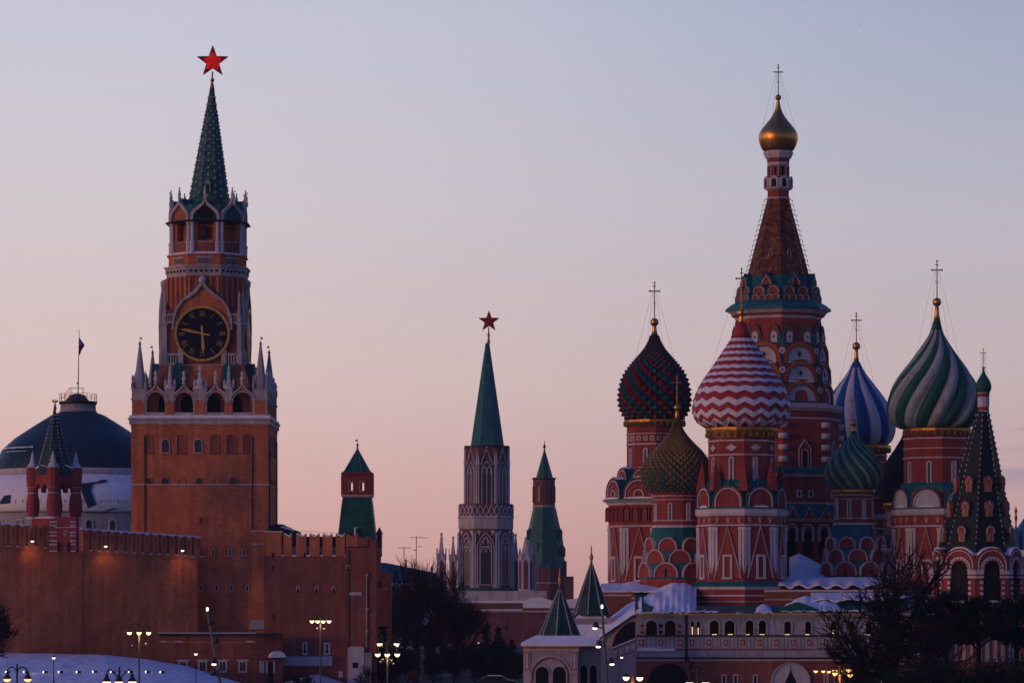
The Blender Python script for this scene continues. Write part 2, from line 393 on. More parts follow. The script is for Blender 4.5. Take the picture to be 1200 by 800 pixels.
# open arcade with ogee arches
A1 = 77
core = t.mb(); core.box('brick', t.ax-62, t.ax+62, -62, 62, zz(489), zz(455)); core.build('inner_wall', ct)
m = t.mb(); m.box('metal_dark', t.ax-72, t.ax+72, -72, 72, zz(456), zz(453.5)); m.build('arcade_roof', ct)
arches = [(182.5, 21), (215.5, 21), (253, 20), (284, 22)]
for phi in (0, 90, 180, 270):
    fr = t.fr(A1, phi); K = .98
    for x, w in arches:
        s = (x-234)*K; z0 = t.z(486, A1); h = t.z(459, A1)-z0; top = t.z(447.5, A1)-z0
        m = t.mb()
        g = shp('ogee', s, z0+14, w+6, top-14)
        inner = shp('round', s, z0, w, h)
        m.poly('brick', fr, [(s+w/2+3, z0)]+g+[(s-w/2-3, z0)]+list(reversed(inner)), -3, .2)
        m.poly('stone', fr, band('ogee', s, z0+14, w+8, top-13, 2.), -3, 1.8)
        m.poly('stone', fr, band('round', s, z0+h-w/2-1, w+1, w/2+1.6, 1.), -2, 1.2)
        m.fbox('stone', fr, s-w/2, s+w/2, t.z(488, A1), t.z(483, A1), -2, .5)
        m.build('ogee_arch', ct)
        m = t.mb(); zt = z0+top; px_, py_ = fr[0]+fr[2]*s-fr[4]*1, fr[1]+fr[3]*s-fr[5]*1
        m.lathe('white', px_, py_, [(2.6, zt-2), (1.4, zt+1), (2.4, zt+3), (2.6, zt+5), (1.2, zt+7), (1.8, zt+9), (2.0, zt+11), (.8, zt+13)], 7)
        m.build('finial', ct)
        # dark hole in the inner wall behind
        m = t.mb(); f2 = t.fr(62, phi); m.poly('dark', f2, shp('round', s*.8, t.z(487, A1), w-4, 24), 0, .4); m.build('inner_doorway', ct)
    for xa, xb in ((154.2,172),(193,204.5),(226,242.5),(263.5,272.5),(296,313.8)):
        sa, sb = (xa-234)*K, (xb-234)*K
        if xa < 160: sa += 0
        m = t.mb(); d = -8
        m.fbox('stone', fr, sa, sb, t.z(489, A1), t.z(485.5, A1), d, 1.2)
        m.fbox('stone', fr, sa+.3, sb-.3, t.z(485.5, A1), t.z(468.5, A1), d, .6)
        m.fbox('brick', fr, sa+2.2 if sb-sa > 12 else sa+.8, sb-2.2 if sb-sa > 12 else sb-.8, t.z(485, A1), t.z(469.5, A1), .6, 1.0)
        m.fbox('stone', fr, sa-.8, sb+.8, t.z(468.5, A1), t.z(466.5, A1), d, 2.)
        m.fbox('stone', fr, sa+.2, sb-.2, t.z(466.5, A1), t.z(456.5, A1), d, .8)
        m.fbox('stone', fr, sa-.6, sb+.6, t.z(456.5, A1), t.z(455, A1), d, 1.8)
        m.build('pier', ct)
    for x, ytop, w in ((199, 427, 5.2), (234.5, 428, 6.5), (268, 427, 5.2)):
        s = (x-234)*K; m = t.mb(); px_, py_ = fr[0]+fr[2]*s-fr[4]*3, fr[1]+fr[3]*s-fr[5]*3
        Zb = t.z(455, A1); hh = t.z(ytop, A1)-Zb
        if w > 6: pr = [(w,0),(w,2.5),(w*.55,4),(w*.85,8),(w*.5,11),(w*.35,14),(w*.55,17),(w*.2,19),(w*.35,22),(w*.38,24),(w*.1,hh)]
        else: pr = [(w,0),(w,4),(w*.6,5),(w*.55,9),(w*.35,12),(w*.42,16),(w*.22,21),(w*.3,23),(.3,hh)]
        m.lathe('white', px_, py_, [(r, Zb+z) for r, z in pr], 8)
        for q in (-1, 1):
            qx, qy = fr[0]+fr[2]*(s+q*w)-fr[4]*3, fr[1]+fr[3]*(s+q*w)-fr[5]*3
            m.lathe('white', qx, qy, [(1.6, Zb), (1.9, Zb+2), (1.1, Zb+4), (1.7, Zb+6.5), (1.3, Zb+8), (.5, Zb+11)], 6)
        m.build('pinnacle', ct)
    # green dormer roofs between the pinnacles
    for x in (203, 267):
        s = (x-234)*.9; m = t.mb(); f2 = t.fr(60, phi)
        m.poly('green_tile', f2, [(s-5.5, t.z(457, 60)), (s+5.5, t.z(457, 60)), (s+5.5, t.z(430, 60)), (s, t.z(424, 60)), (s-5.5, t.z(430, 60))], -16, 0); m.build('dormer_roof', ct)
def vane(m, x, y, z, s=1., mt='gold', d=1):
    m.tube('metal_dark', (x, y, z-1), (x, y, z+9*s), .28*s, n=5); m.ball(mt, x, y, z+1.2*s, 1.0*s, 8)
    m.add([(x, y, z+8.5*s), (x+4.2*s*d, y, z+7.8*s), (x+3.2*s*d, y, z+6.6*s), (x+4.4*s*d, y, z+5.2*s), (x, y, z+5*s),
           (x, y+.3, z+8.5*s), (x+4.2*s*d, y+.3, z+7.8*s), (x+3.2*s*d, y+.3, z+6.6*s), (x+4.4*s*d, y+.3, z+5.2*s), (x, y+.3, z+5*s)],
          [(0,1,2,3,4),(9,8,7,6,5),(0,1,6,5),(1,2,7,6),(2,3,8,7),(3,4,9,8)], mt)
for sx in (-1, 1):
    for sy in (-1, 1):
        m = t.mb(); a = 69.5; x, y = t.ax+sx*a, sy*a; k = 77 if sy < 0 else 77
        Z = lambda py: t.z(py, 70)
        m.lathe('greystone', x, y, [(8.6, Z(455)), (8.6, Z(449)), (8.8, Z(448)), (5.6, Z(438)), (1.3, Z(405)), (1.3, Z(404))], 8)
        m.ball('gold_dull', x, y, Z(402.5), 1.8, 8)
        for q in range(4):
            xx, yy = x+7.6*(-1)**q, y+7.6*(1 if q > 1 else -1)
            m.lathe('greystone', xx, yy, [(1.8, Z(455)), (1.8, Z(450)), (.8, Z(447)), (1.5, Z(444)), (.3, Z(439))], 6)
        o = m.build('corner_pinnacle', ct)
        m = t.mb(); vane(m, x, y, Z(401), .72, 'gold', 1 if sy < 0 else -1); m.build('wind_vane', o)
# skirt, clock stage
m = t.mb(); ax = t.ax
sq = lambda r: r*sqrt(2)
Z = lambda py: t.z(py, 47)
m.lathe('brick', ax, 0, [(sq(56), Z(457)), (sq(53), Z(444)), (sq(49.5), Z(432)), (sq(48), Z(427))], 4); m.build('skirt', ct)
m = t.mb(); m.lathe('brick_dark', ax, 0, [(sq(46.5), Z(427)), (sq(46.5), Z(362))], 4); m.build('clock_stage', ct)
def text_mesh(m, fr, ch, cx_, cz, size, rot, matn, d):
    # roman numeral strokes
    w = {'I': .34, 'V': .8, 'X': .8}; tot = sum(w[c] for c in ch); x = -tot/2
    def bar(x0, y0, x1, y1, th):
        dx, dy = x1-x0, y1-y0; L = math.hypot(dx, dy); nx, ny = -dy/L*th/2, dx/L*th/2
        pts = [(x0+nx, y0+ny), (x0-nx, y0-ny), (x1-nx, y1-ny), (x1+nx, y1+ny)]
        out = []
        for a, b in pts:
            a *= size*.62; b *= size
            out.append((cx_+a*cos(rot)+b*sin(rot), cz-a*sin(rot)+b*cos(rot)))
        m.poly(matn, fr, out, d, d+.35)
    for c in ch:
        ww = w[c]; c0 = x+ww/2
        if c == 'I': bar(c0, -.5, c0, .5, .15)
        if c == 'V': bar(c0-.32, .5, c0, -.5, .16); bar(c0+.32, .5, c0, -.5, .08)
        if c == 'X': bar(c0-.34, .5, c0+.34, -.5, .16); bar(c0+.34, .5, c0-.34, -.5, .08)
        x += ww
for phi in (0, 90, 180, 270):
    fr = t.fr(47, phi); zc = Z(391); s0 = .5
    m = t.mb(); n = 48
    circ = lambda r: [(s0+r*cos(2*pi*i/n), zc+r*sin(2*pi*i/n)) for i in range(n)]
    m.poly('clock_black', fr, circ(30.5), 0, 3.2, 'metal_dark')
    face = m.build('clock_face', ct, 'black clock face with gold Roman numerals')
    m = t.mb()
    for r0, r1, d0, d1 in ((29.4, 30.4, 3.2, 4.0), (30.4, 32.2, 2.5, 4.6)):
        for i in range(n):
            a, b = 2*pi*i/n, 2*pi*(i+1)/n
            q = [(s0+r0*cos(a), zc+r0*sin(a)), (s0+r1*cos(a), zc+r1*sin(a)), (s0+r1*cos(b), zc+r1*sin(b)), (s0+r0*cos(b), zc+r0*sin(b))]
            m.poly('gold', fr, q, d0, d1)
    m.build('clock_rim', face)
    m = t.mb()
    for i, ch in enumerate(['XII','I','II','III','IIII','V','VI','VII','VIII','IX','X','XI']):
        a = 2*pi*i/12; text_mesh(m, fr, ch, s0+23.4*sin(a), zc+23.4*cos(a), 6.8, a, 'gold_dull', 3.2)
    m.build('numerals', face)
    for ang, L, wd, d in ((radians(176.5), 25, 2.0, 3.8), (radians(282), 27, 1.7, 4.5)):
        m = t.mb(); c_, s_ = cos(ang), sin(ang); P = lambda a, b: (s0+a*c_+b*s_, zc-a*s_+b*c_)
        m.poly('gold', fr, [P(-wd*.7, -9), P(wd*.7, -9), P(wd*.5, 0), P(wd, L*.62), P(0, L), P(-wd, L*.62), P(-wd*.5, 0)], d, d+.5)
        m.build('clock_hand', face)
    # ogee frame above the clock
    m = t.mb()
    zb = Z(384); hh = Z(331)-zb
    out = [(s0+x, zb+z) for x, z in [(35,-2),(34.5,10),(31,22),(24,32),(15,39),(8,45),(4,50),(2.2,hh)]]
    outl = [(2*s0-x, z) for x, z in reversed(out)]
    o_ = out+outl
    inn = [(s0+(x-s0)*.0+ (x-s0)*1.0-2.2*(1 if x > s0 else -1), z-(3 if abs(x-s0) < 20 else .8)) for x, z in o_]
    m.poly('stone', fr, out+outl+list(reversed([(max(s0+.3, a) if i < 8 else min(s0-.3, a), b) for i, (a, b) in enumerate(inn)])), 0, 4.5)
    m.poly('brick', fr, [(a, b) for a, b in inn[:8]]+[(a, b) for a, b in inn[8:]], -4, 1.0)
    m.build('ogee_frame', ct)
    m = t.mb(); m.ball('white', fr[0]+fr[2]*s0+fr[4]*1.5, fr[1]+fr[3]*s0+fr[5]*1.5, Z(328), 4.6, 10)
    m.lathe('stone', fr[0]+fr[2]*s0+fr[4]*1.5, fr[1]+fr[3]*s0+fr[5]*1.5, [(2.6, Z(334)), (4.2, Z(332)), (4.6, Z(331)), (2, Z(330))], 8)
    m.build('ball_finial', ct)
    for s in (-43.2, 43.2):
        m = t.mb()
        m.fbox('stone', fr, s-2.5, s+2.5, Z(412), Z(381), -1, 2.); m.fbox('stone', fr, s-3.4, s+3.4, Z(427), Z(412), -1, 3.)
        m.fbox('stone', fr, s-3.4, s+3.4, Z(381), Z(378.5), -1, 3.)
        px_, py_ = fr[0]+fr[2]*s, fr[1]+fr[3]*s
        m.lathe('stone', px_, py_, [(3.2, Z(378.5)), (3, Z(370)), (1.6, Z(362)), (1.9, Z(358)), (1., Z(350)), (1.4, Z(346)), (.3, Z(341))], 6)
        m.build('corner_pilaster', ct)
    for sg in (-1, 1):
        for zt, zb2, xa, xb in ((367.5, 379, 29, 41), (414, 427, 23, 41)):
            m = t.mb(); a_, b_ = sorted((s0+sg*xa, s0+sg*xb)); k2 = 6
            m.fbox('stone', fr, a_, b_, Z(zt+2), Z(zt), 0, 3); m.fbox('stone', fr, a_, b_, Z(zb2), Z(zb2-2), 0, 3)
            for i in range(k2): m.fbox('stone', fr, a_+(b_-a_)*(i+.25)/k2, a_+(b_-a_)*(i+.75)/k2, Z(zb2-2), Z(zt+2), 1, 2.4)
            m.fbox('dark', fr, a_, b_, Z(zb2-2), Z(zt+2), 0, .6)
            m.build('balustrade', ct)
        m = t.mb(); a_, b_ = sorted((s0+sg*22, s0+sg*28)); m.fbox('stone', fr, a_, b_, Z(427), Z(409), 0, 3.6)
        m.fbox('stone', fr, a_+1.5, b_-1.5, Z(409), Z(405), 0, 3)
        m.build('clock_bracket', ct)
    m = t.mb(); m.fbox('stone', fr, -46, 46, Z(428.5), Z(427), 0, 2.4); m.build('cornice', ct)
    # green roof slopes behind the clock gable
    m = t.mb(); m.poly('green_tile', fr, [(s0-33, Z(383)), (s0+33, Z(383)), (s0+30, Z(366)), (s0+20, Z(356)), (s0-20, Z(356)), (s0-30, Z(366))], -8, -.5); m.build('gable_roof', ct)
# stage above the clock, octagonal
def lean(py): return max(0, (392-py))*.026
def axm(py): return t.ax+lean(py)
O = lambda m, mt, prof, dx, n=8, rot=0.: m.lathe(mt, t.ax+dx, 0, [(p[0]/cos(pi/n), t.z(p[1], p[0]))+tuple(p[2:]) for p in prof], n, rot)
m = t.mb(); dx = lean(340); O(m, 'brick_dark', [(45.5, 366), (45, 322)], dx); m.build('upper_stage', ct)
for phi in range(0, 360, 45):
    fr = t.fr(45, phi, dx); m = t.mb()
    for i in range(5): m.fbox('brick', fr, -16.5+i*8.25-1.6, -16.5+i*8.25+1.6, t.z(360, 45), t.z(324, 45), 0, 1.6)
    m.build('brick_pilasters', ct)
m = t.mb(); dx = lean(315); O(m, 'stone', [(45.5, 323), (46.5, 320), (47.5, 313.5), (49, 312), (49, 310.5), (46, 310.4)], dx)
for phi in range(0, 360, 45):
    fr = t.fr(47.1, phi, dx)
    for i in range(6): m.fbox('dark', fr, -15+i*6-1.5, -15+i*6+1.3, t.z(318.2, 47), t.z(315.6, 47), -1, .5)
m.build('dentil_cornice', ct)
m = t.mb(); dx = lean(300); O(m, 'brick', [(44, 311), (44, 299), (46, 298.5), (46, 297), (42, 296.9)], dx)
for phi in range(0, 360, 45):
    fr = t.fr(44, phi, dx)
    m.fbox('stone', fr, -9, 9, t.z(310, 44), t.z(300, 44), 0, .5)
    for i in range(9): m.fbox('dark', fr, -8+i*1.9, -7.1+i*1.9, t.z(308.5, 44), t.z(302, 44), .5, .7)
m.build('parapet', ct)
m = t.mb(); O(m, 'snow', [(45.5, 296.8), (42, 294.5), (30, 294)], dx); m.build('snow_ledge', ct)
m = t.mb(); dx = lean(275); O(m, 'brick', [(31, 296), (31, 262)], dx)
for phi in range(22, 360, 45): pass
m.build('belfry_core', ct)
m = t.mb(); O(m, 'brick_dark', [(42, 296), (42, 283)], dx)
m.build('belfry_base', ct)
for phi in range(0, 360, 45):
    fr = t.fr(43, phi, dx); W_ = 43*.8284
    for s in (-W_/2+3.2, W_/2-3.2):
        m = t.mb(); px_, py_ = fr[0]+fr[2]*s-fr[4]*1, fr[1]+fr[3]*s-fr[5]*1; q = lambda p: t.z(p, 43)
        m.lathe('white', px_, py_, [(2.9, q(296)), (2.9, q(285.5)), (3.5, q(285)), (3.5, q(283)), (2.2, q(282.5)), (2.1, q(262)), (3.0, q(261.5)), (3.0, q(259))], 8)
        m.build('column', ct)
    f2 = t.fr(40, phi, dx)
    for s0_ in (-1, 1): 
        m = t.mb(); a_, b_ = sorted((s0_*8.8, s0_*15.8)); m.fbox('brick', f2, a_, b_, t.z(296, 43), t.z(259, 43), -6, 0); m.build('brick_pier', ct)
    m = t.mb(); m.fbox('white', f2, -9, 9, t.z(283.5, 43), t.z(282, 43), -4, .6)
    m.tube('metal_dark', (f2[0]-f2[2]*9, f2[1]-f2[3]*9, t.z(266, 43)), (f2[0]+f2[2]*9, f2[1]+f2[3]*9, t.z(266, 43)), .4); m.build('belfry_sill', ct)
    # bell
    if phi % 90 == 0:
        m = t.mb(); f3 = t.fr(35.5, phi, dx)
        m.lathe('metal_dark', f3[0], f3[1], [(5.5, t.z(277, 43)), (4.6, t.z(275, 43)), (3.6, t.z(270, 43)), (2.8, t.z(266, 43)), (1, t.z(264, 43))], 12, 0, True); m.build('bell', ct)
    f2 = t.fr(43.5, phi, dx); m = t.mb(); zb = t.z(258, 43); tp = t.z(229.5, 43)-zb
    m.poly('amber', f2, shp('ogee', 0, zb, 30, tp-3), -9, -2)
    if phi == 0 or phi == 180: m.poly('dark', f2, shp('round', 0, zb, 19, 17), -9, -1.6)
    m.poly('stone', f2, band('ogee', 0, zb, 34, tp, 3.2), -3, 1.4)
    px_, py_ = f2[0], f2[1]; zt = zb+tp
    m.lathe('white', px_, py_, [(2, zt-3), (1.2, zt), (1.9, zt+2), (1.5, zt+5), (.6, zt+9), (.9, zt+10), (.25, zt+12)], 6)
    m.build('ogee_gable', ct)
    m = t.mb(); m.poly('green_tile', f2, shp('ogee', 0, zb, 33, tp-1.5), -24, -3); m.build('gable_roof', ct)
m = t.mb(); O(m, 'metal_dark', [(43.5, 259.8), (48, 259), (48.5, 258), (43, 256.6)], dx); m.build('eaves', ct)
dx = lean(240)
m = t.mb(); O(m, 'green_tile', [(42, 257), (41, 240), (30, 238), (24.5, 236), (22.5, 235)], dx); m.build('roof', ct)
for i, (x, y) in enumerate(((-44, -12), (-32, -31), (-18, 44), (32, -31), (41, 10), (45, -12), (-30, 31))):
    m = t.mb(); zb = t.z(240, 0)
    m.lathe('white', axm(240)+x, y, [(1.8, zb-4), (1.8, zb), (1.0, zb+3), (1.5, zb+5), (.4, zb+10)], 6); vane(m, axm(240)+x, y, zb+9, .45, 'metal_dark', 1 if i % 2 else -1); m.build('vane_pinnacle', ct)
m = t.mb(); vs = []
n = 8
PR = [(24, 237), (2.6, 104)]
for k in range(24):
    pass
def tentmesh(m, mt, prof, n, rot, dxf):
    vs = []; fs = []
    for i, (r, py) in enumerate(prof):
        for j in range(n):
            a = rot+2*pi*(j+.5)/n; vs.append((t_ax+dxf(py)+r*sin(a), -r*cos(a), 700-py))
    for i in range(len(prof)-1):
        for j in range(n): fs.append((i*n+j, i*n+(j+1) % n, (i+1)*n+(j+1) % n, (i+1)*n+j))
    fs.append(tuple(reversed(range(n)))); fs.append(tuple((len(prof)-1)*n+j for j in range(n)))
    m.add(vs, fs, mt)
t_ax = t.ax
tentmesh(m, 'tent_grey', [(25, 238), (13.8, 170), (2.6, 104)], 8, 0, lean)
for j in range(16):
    for i in range(15):
        py = 232-i*8.4-(4.2 if j % 2 else 0); r = lerp(25, 2.6, (238-py)/134)
        if r < 4 or (j % 2 and r < 7): continue
        a = 2*pi*(j/16); rr = r*(1.0 if (j % 2) else .925)
        x, y = t.ax+lean(py)+rr*sin(a), -rr*cos(a)
        m.ball('greystone', x, y, 700-py, 1.0+.035*r*(1 if j % 2 == 0 else .6), 6)
spire = m.build('spire', ct, 'dark green tiled spire studded with pale bosses')
m = t.mb(); m.fbox('greystone', t.fr(22, 0, lean(220)), -3, 3, t.z(226, 20), t.z(215, 20), -3, 3)
m.poly('greystone', t.fr(22, 0, lean(220)), [(-3.6, t.z(215, 20)), (3.6, t.z(215, 20)), (0, t.z(210.5, 20))], -3, 3.4)
m.fbox('green_dark', t.fr(22, 0, lean(220)), -2, 2, t.z(226, 20), t.z(216, 20), 3, 3.2); m.build('dormer', spire)
m = t.mb(); m.lathe('gold_dull', axm(100), 0, [(3.2, 700-106), (2.2, 700-100), (1.2, 700-96), (1, 700-95)], 8, 0, True)
m.ball('gold', axm(94), 0, 700-94, 2.5); m.tube('metal_dark', (axm(94), 0, 700-94), (axm(80), 0, 700-84), .9); m.build('gilt_finial', ct)
def star(m, x, y, z, R, th=3.2, matc='star_red', matd='star_deep'):
    pts = [(x+(R if k % 2 == 0 else R*.4)*sin(pi*k/5), z+(R if k % 2 == 0 else R*.4)*cos(pi*k/5)) for k in range(10)]
    for sg in (-1, 1):
        for k in range(10):
            a, b = pts[k], pts[(k+1) % 10]
            mid = lambda p, f: (x+(p[0]-x)*f, y+sg*th*(1-f), z+(p[1]-z)*f)
            fa, fb = (.62, 1.0) if k % 2 == 0 else (1.0, .62)
            v = [(x, y+sg*th, z), mid(a, fa*.999), mid(b, fb*.999), (a[0], y, a[1]), (b[0], y, b[1])]
            m.add([v[0], v[1], v[2]], [(0, 1, 2)], matc)
            if k % 2 == 0: m.add([v[1], v[3], v[2]], [(0, 1, 2)], matd)
            else: m.add([v[1], v[2], v[4]], [(0, 1, 2)], matd)
    for k in range(10):
        a, b = pts[k], pts[(k+1) % 10]; m.tube('gold_dull', (a[0], y, a[1]), (b[0], y, b[1]), R*.028, n=5)
m = t.mb(); star(m, axm(72), 0, 700-72.5, 18.8); m.build('star', ct, 'glowing red five pointed star')

# ------------------------------------------------------------------ fortress wall on the left
def Wl(px):       # photo column -> (x, y) on the outer face
    D = lerp(372, 386, (px+60)/290); return ((px-600)*D/F, D)
def wz(px): D = Wl(px)[1]; return -(lerp(639.6, 652.2, px/232)-700)*D/F
fw = thing('fortress_wall', 'long red brick fortress wall with snow dusted merlons left of the clock tower', 'wall', loc=(Wl(90)[0], Wl(90)[1], 0))
a, b = Wl(-60), Wl(231.5); dx_, dy_ = b[0]-a[0], b[1]-a[1]; L_ = math.hypot(dx_, dy_); ux_, uy_ = dx_/L_, dy_/L_
wfr = (a[0], a[1], ux_, uy_, uy_, -ux_)     # outward normal towards the viewer
def ws(px):   # arc position for a photo column
    x, y = Wl(px); return (x-a[0])*ux_+(y-a[1])*uy_
m = MB(); m.poly('brick', wfr, [(0, -HC-1), (L_, -HC-1), (L_, wz(231.5)), (0, wz(-60))], -4, 0); m.build('wall_body', fw)
for px in (0, 78, 97):
    pass
m = MB(); s = ws(96); m.tube('metal_dark', (wfr[0]+ux_*s+wfr[4]*.15, wfr[1]+uy_*s+wfr[5]*.15, wz(96)-.4), (wfr[0]+ux_*s+wfr[4]*.15, wfr[1]+uy_*s+wfr[5]*.15, -6.2), .05, n=6); m.build('drainpipe', fw)
m = MB(); m.poly('brick', wfr, [(0, wz(-60)-.25), (L_, wz(231.5)-.25), (L_, wz(231.5)-.0), (0, wz(-60)-.0)], -.1, .12); m.build('string_course', fw)
px = -56.; i = 0
while px < 231:
    pitch = lerp(11.3, 9.7, (px+56)/287)
    if not (58 < px+pitch*.3 < 95):
        D = Wl(px)[1]; u = D/F; s0, s1 = ws(px), ws(px+pitch*.70); z0 = wz(px+3); h = lerp(26.8, 23.5, (px)/232)*u
        w = s1-s0; m = MB()
        m.poly('brick', wfr, [(s0, z0-.02), (s1, z0-.02), (s1, z0+h), (s0+w*.72, z0+h-.12), (s0+w*.5, z0+h-.22), (s0+w*.28, z0+h-.12), (s0, z0+h)], -.9, 0)
        m.fbox('brick_dark', wfr, s0+w*.40, s0+w*.60, z0+h*.45, z0+h*.8, 0, .01)
        mo = m.build('merlon', fw)
        m = MB(); j = R_.uniform(-.03, .05)
        m.poly('snow', wfr, [(s0-.03, z0+h-.02), (s0+w*.28, z0+h-.14), (s0+w*.5, z0+h-.24), (s0+w*.72, z0+h-.14), (s1+.03, z0+h-.02), (s1+.02, z0+h+.07+j), (s0+w*.6, z0+h+.10), (s0+w*.3, z0+h+.06+j), (s0-.02, z0+h+.10)], -.92, .03)
        m.build('snow_cap', mo)
        m = MB(); s2 = ws(px+pitch); m.poly('snow', wfr, [(s1, z0), (s2, z0-.02), (s2, z0+.07+R_.uniform(0,.04)), (s1, z0+.12)], -.8, .06); m.build('snow_drift', fw)
    px += pitch
# floodlights clamped under the merlons, washing the wall
for i, (px, py) in enumerate(((-30, 630), (38, 632.5), (124, 638.5), (214, 643.5))):
    x, y, z = WP(px, py, Wl(px)[1]-.9)
    o = thing('wall_floodlight', ['lit floodlight on the wall top beyond the left edge', 'lit floodlight among the merlons left of the small open turret', 'lit floodlight among the merlons between turret and clock tower', 'lit floodlight on the wall top nearest the clock tower'][i],
              'floodlight', loc=(x, y, z+HC), group='floodlights along the fortress wall')
    m = MB(); m.tube('metal_dark', (x, y+.9, z-.1), (x, y+.05, z), .05); m.build('bracket', o)
    m = MB(); m.lathe('metal_dark', x, y, [(.13, z+.12), (.24, z+.1), (.27, z-.08)], 8); m.build('housing', o)
    m = MB(); m.ball('lamp_white', x, y-.02, z-.1, .2, 8, .7); m.build('lens', o)
    l = bpy.data.objects.new('wash_light', bpy.data.lights.new('wash_light', 'SPOT')); COL.objects.link(l)
    l.data.energy = 65; l.data.color = (1, .42, .12); l.data.spot_size = radians(120); l.data.spot_blend = 1; l.data.shadow_soft_size = .4
    l.location = (x, y-.9, z+HC-.6); l.rotation_euler = Vector((0, .75, -1)).to_track_quat('-Z', 'Y').to_euler()

# ------------------------------------------------------------------ small open turret standing on the wall
TD = 376.; tt = T(65.5, TD)
tu = thing('wall_turret', 'small red brick turret with bulbous columns and dark tent roof on the wall', 'tower', 65.5, TD)
rot = radians(40); RR = 27.
cor = [(tt.ax+RR*sin(rot+k*pi/2), -RR*cos(rot+k*pi/2)) for k in range(4)]
cor = [(tt.ax-27, 0), (tt.ax-.5, -20), (tt.ax+23, 2), (tt.ax-3, 21)]
q = lambda py: 700-py
for k, (x, y) in enumerate(cor):
    m = tt.mb()
    m.lathe('brick_red', x, y, [(7.0, q(608), 'white'), (7.0, q(605.5)), (6.4, q(605)), (7.8, q(597)), (8.0, q(590)), (7, q(583)), (6, q(578), 'white'), (6.6, q(577)), (6.6, q(575.5)), (6, q(575)), (6.4, q(571), 'white'), (7.2, q(570.5)), (7.2, q(569))], 12)
    m.build('bulb_column', tu)
    m = tt.mb(); m.lathe('brick_red', x, y, [(7.0, q(569)), (7.8, q(560)), (7.8, q(549)), (8.2, q(548))], 8); cp = m.build('column_head', tu)
    m = tt.mb(); m.lathe('white', x, y, [(8.4, q(548)), (6.8, q(546.5)), (3.6, q(542)), (1.9, q(534)), (.9, q(530))], 8); m.ball('gold_dull', x, y, q(528.5), 1.1, 6); m.build('spirelet', cp)
def edge_frame(p, r_):
    dx, dy = r_[0]-p[0], r_[1]-p[1]; L = math.hypot(dx, dy); return ((p[0]+r_[0])/2, (p[1]+r_[1])/2, dx/L, dy/L, dy/L, -dx/L), L
for k in range(4):
    fr, L = edge_frame(cor[k], cor[(k+1) % 4]); m = tt.mb(); w = L-13
    z0 = q(573); top = q(550)
    m.poly('brick_red', fr, [(L/2-5, z0)]+[(L/2-5, top), (0, top+3.5), (-L/2+5, top)]+[(-L/2+5, z0)]+[(-w/2, z0)]+[(-w*.25, z0+7), (-1.5, z0+2), (0, z0-4), (1.5, z0+2), (w*.25, z0+7), (w/2, z0)], -3, 3)
    m.build('hanging_arch', tu)
    m = tt.mb(); m.poly('snow', fr, [(-L/2+6, top+.2), (0, top+3.7), (L/2-6, top+.2), (L/2-8, top+3), (0, top+5.5), (-L/2+8, top+2)], -3.5, 3.5); m.build('snow_cap', tu)
m = tt.mb(); m.lathe('green_dark', tt.ax-1.5, 0, [(23.5, q(556)), (21.5, q(550)), (2.0, q(484)), (1.6, q(480))], 8, radians(12)); tr = m.build('tent_roof', tu, 'dark tent roof with dotted pale ribs')
m = tt.mb()
for j in range(8):
    a = radians(12)+2*pi*(j+.5)/8
    for i in range(15):
        f = (i+.5)/15; r = lerp(21.7, 2.1, f); py = lerp(550, 484, f)
        m.ball('white', tt.ax-1.5+r*sin(a), -r*cos(a), q(py), .75, 5)
m.build('rib_studs', tr)
m = tt.mb(); m.lathe('brick_red', tt.ax-1, 0, [(1.6, q(480)), (1.9, q(478)), (.8, q(473))], 6)
x, z = tt.ax-1, q(471)
m.ball('gold', x, 0, z, 1.2, 6, 1.4)
for sg in (-1, 1):
    m.poly('gold', (x, 0, 1, 0, 0, -1), [(sg*.5, z-1), (sg*2.5, z-.5), (sg*3.6, z+1.5), (sg*3.2, z+3.4), (sg*2, z+2), (sg*.6, z+1.5)], -.3, .3)
    m.ball('gold', x+sg*.8, 0, z+2.8, .65, 6)
m.build('gilt_eagle', tu)
m = tt.mb(); xs = [c[0] for c in cor]
for k in range(4):
    fr, L = edge_frame(cor[k], cor[(k+1) % 4])
    m.fbox('brick_red', fr, -L/2, L/2, q(616), q(607), -2, 2); m.fbox('snow', fr, -L/2, L/2, q(607), q(605.8), -2.4, 2.6)
m.build('balcony_parapet', tu)
# the corner pier below, banded in white
m = tt.mb(); x0, x1 = 62-600, 93-600
m.box('brick_red', x0, x1, -26, -2, q(647), q(606)); m.build('pier', tu)
for bx0, bx1 in ((x0-.6, x0+9), (x1-7, x1+.6)):
    m = tt.mb()
    for py in (611, 615, 623, 627, 633, 637, 645):
        for xx in (0, 3.2, 6.2):
            if bx0+xx+2.6 <= bx1+.2: m.box('white', bx0+xx, bx0+xx+2.6, -26.8, -6, q(py+1.7), q(py))
    m.build('stone_banding', tu)
for px in (73, 84):
    f = (px-600, -26, 1, 0, 0, -1); tt.win(tu, f, 0, 646, 635, 3.6, 20, 'round', .8, 'brick_red', 'dark', 1)
f = (80-600, -26, 1, 0, 0, -1); tt.win(tu, f, 0, 626, 622.5, 1.8, 20, 'flat', .8, 'white', 'dark', 1)
m = tt.mb(); m.fbox('white', f, -13, 13, q(618.6), q(617.8), 0, .9); m.build('string_course', tu)

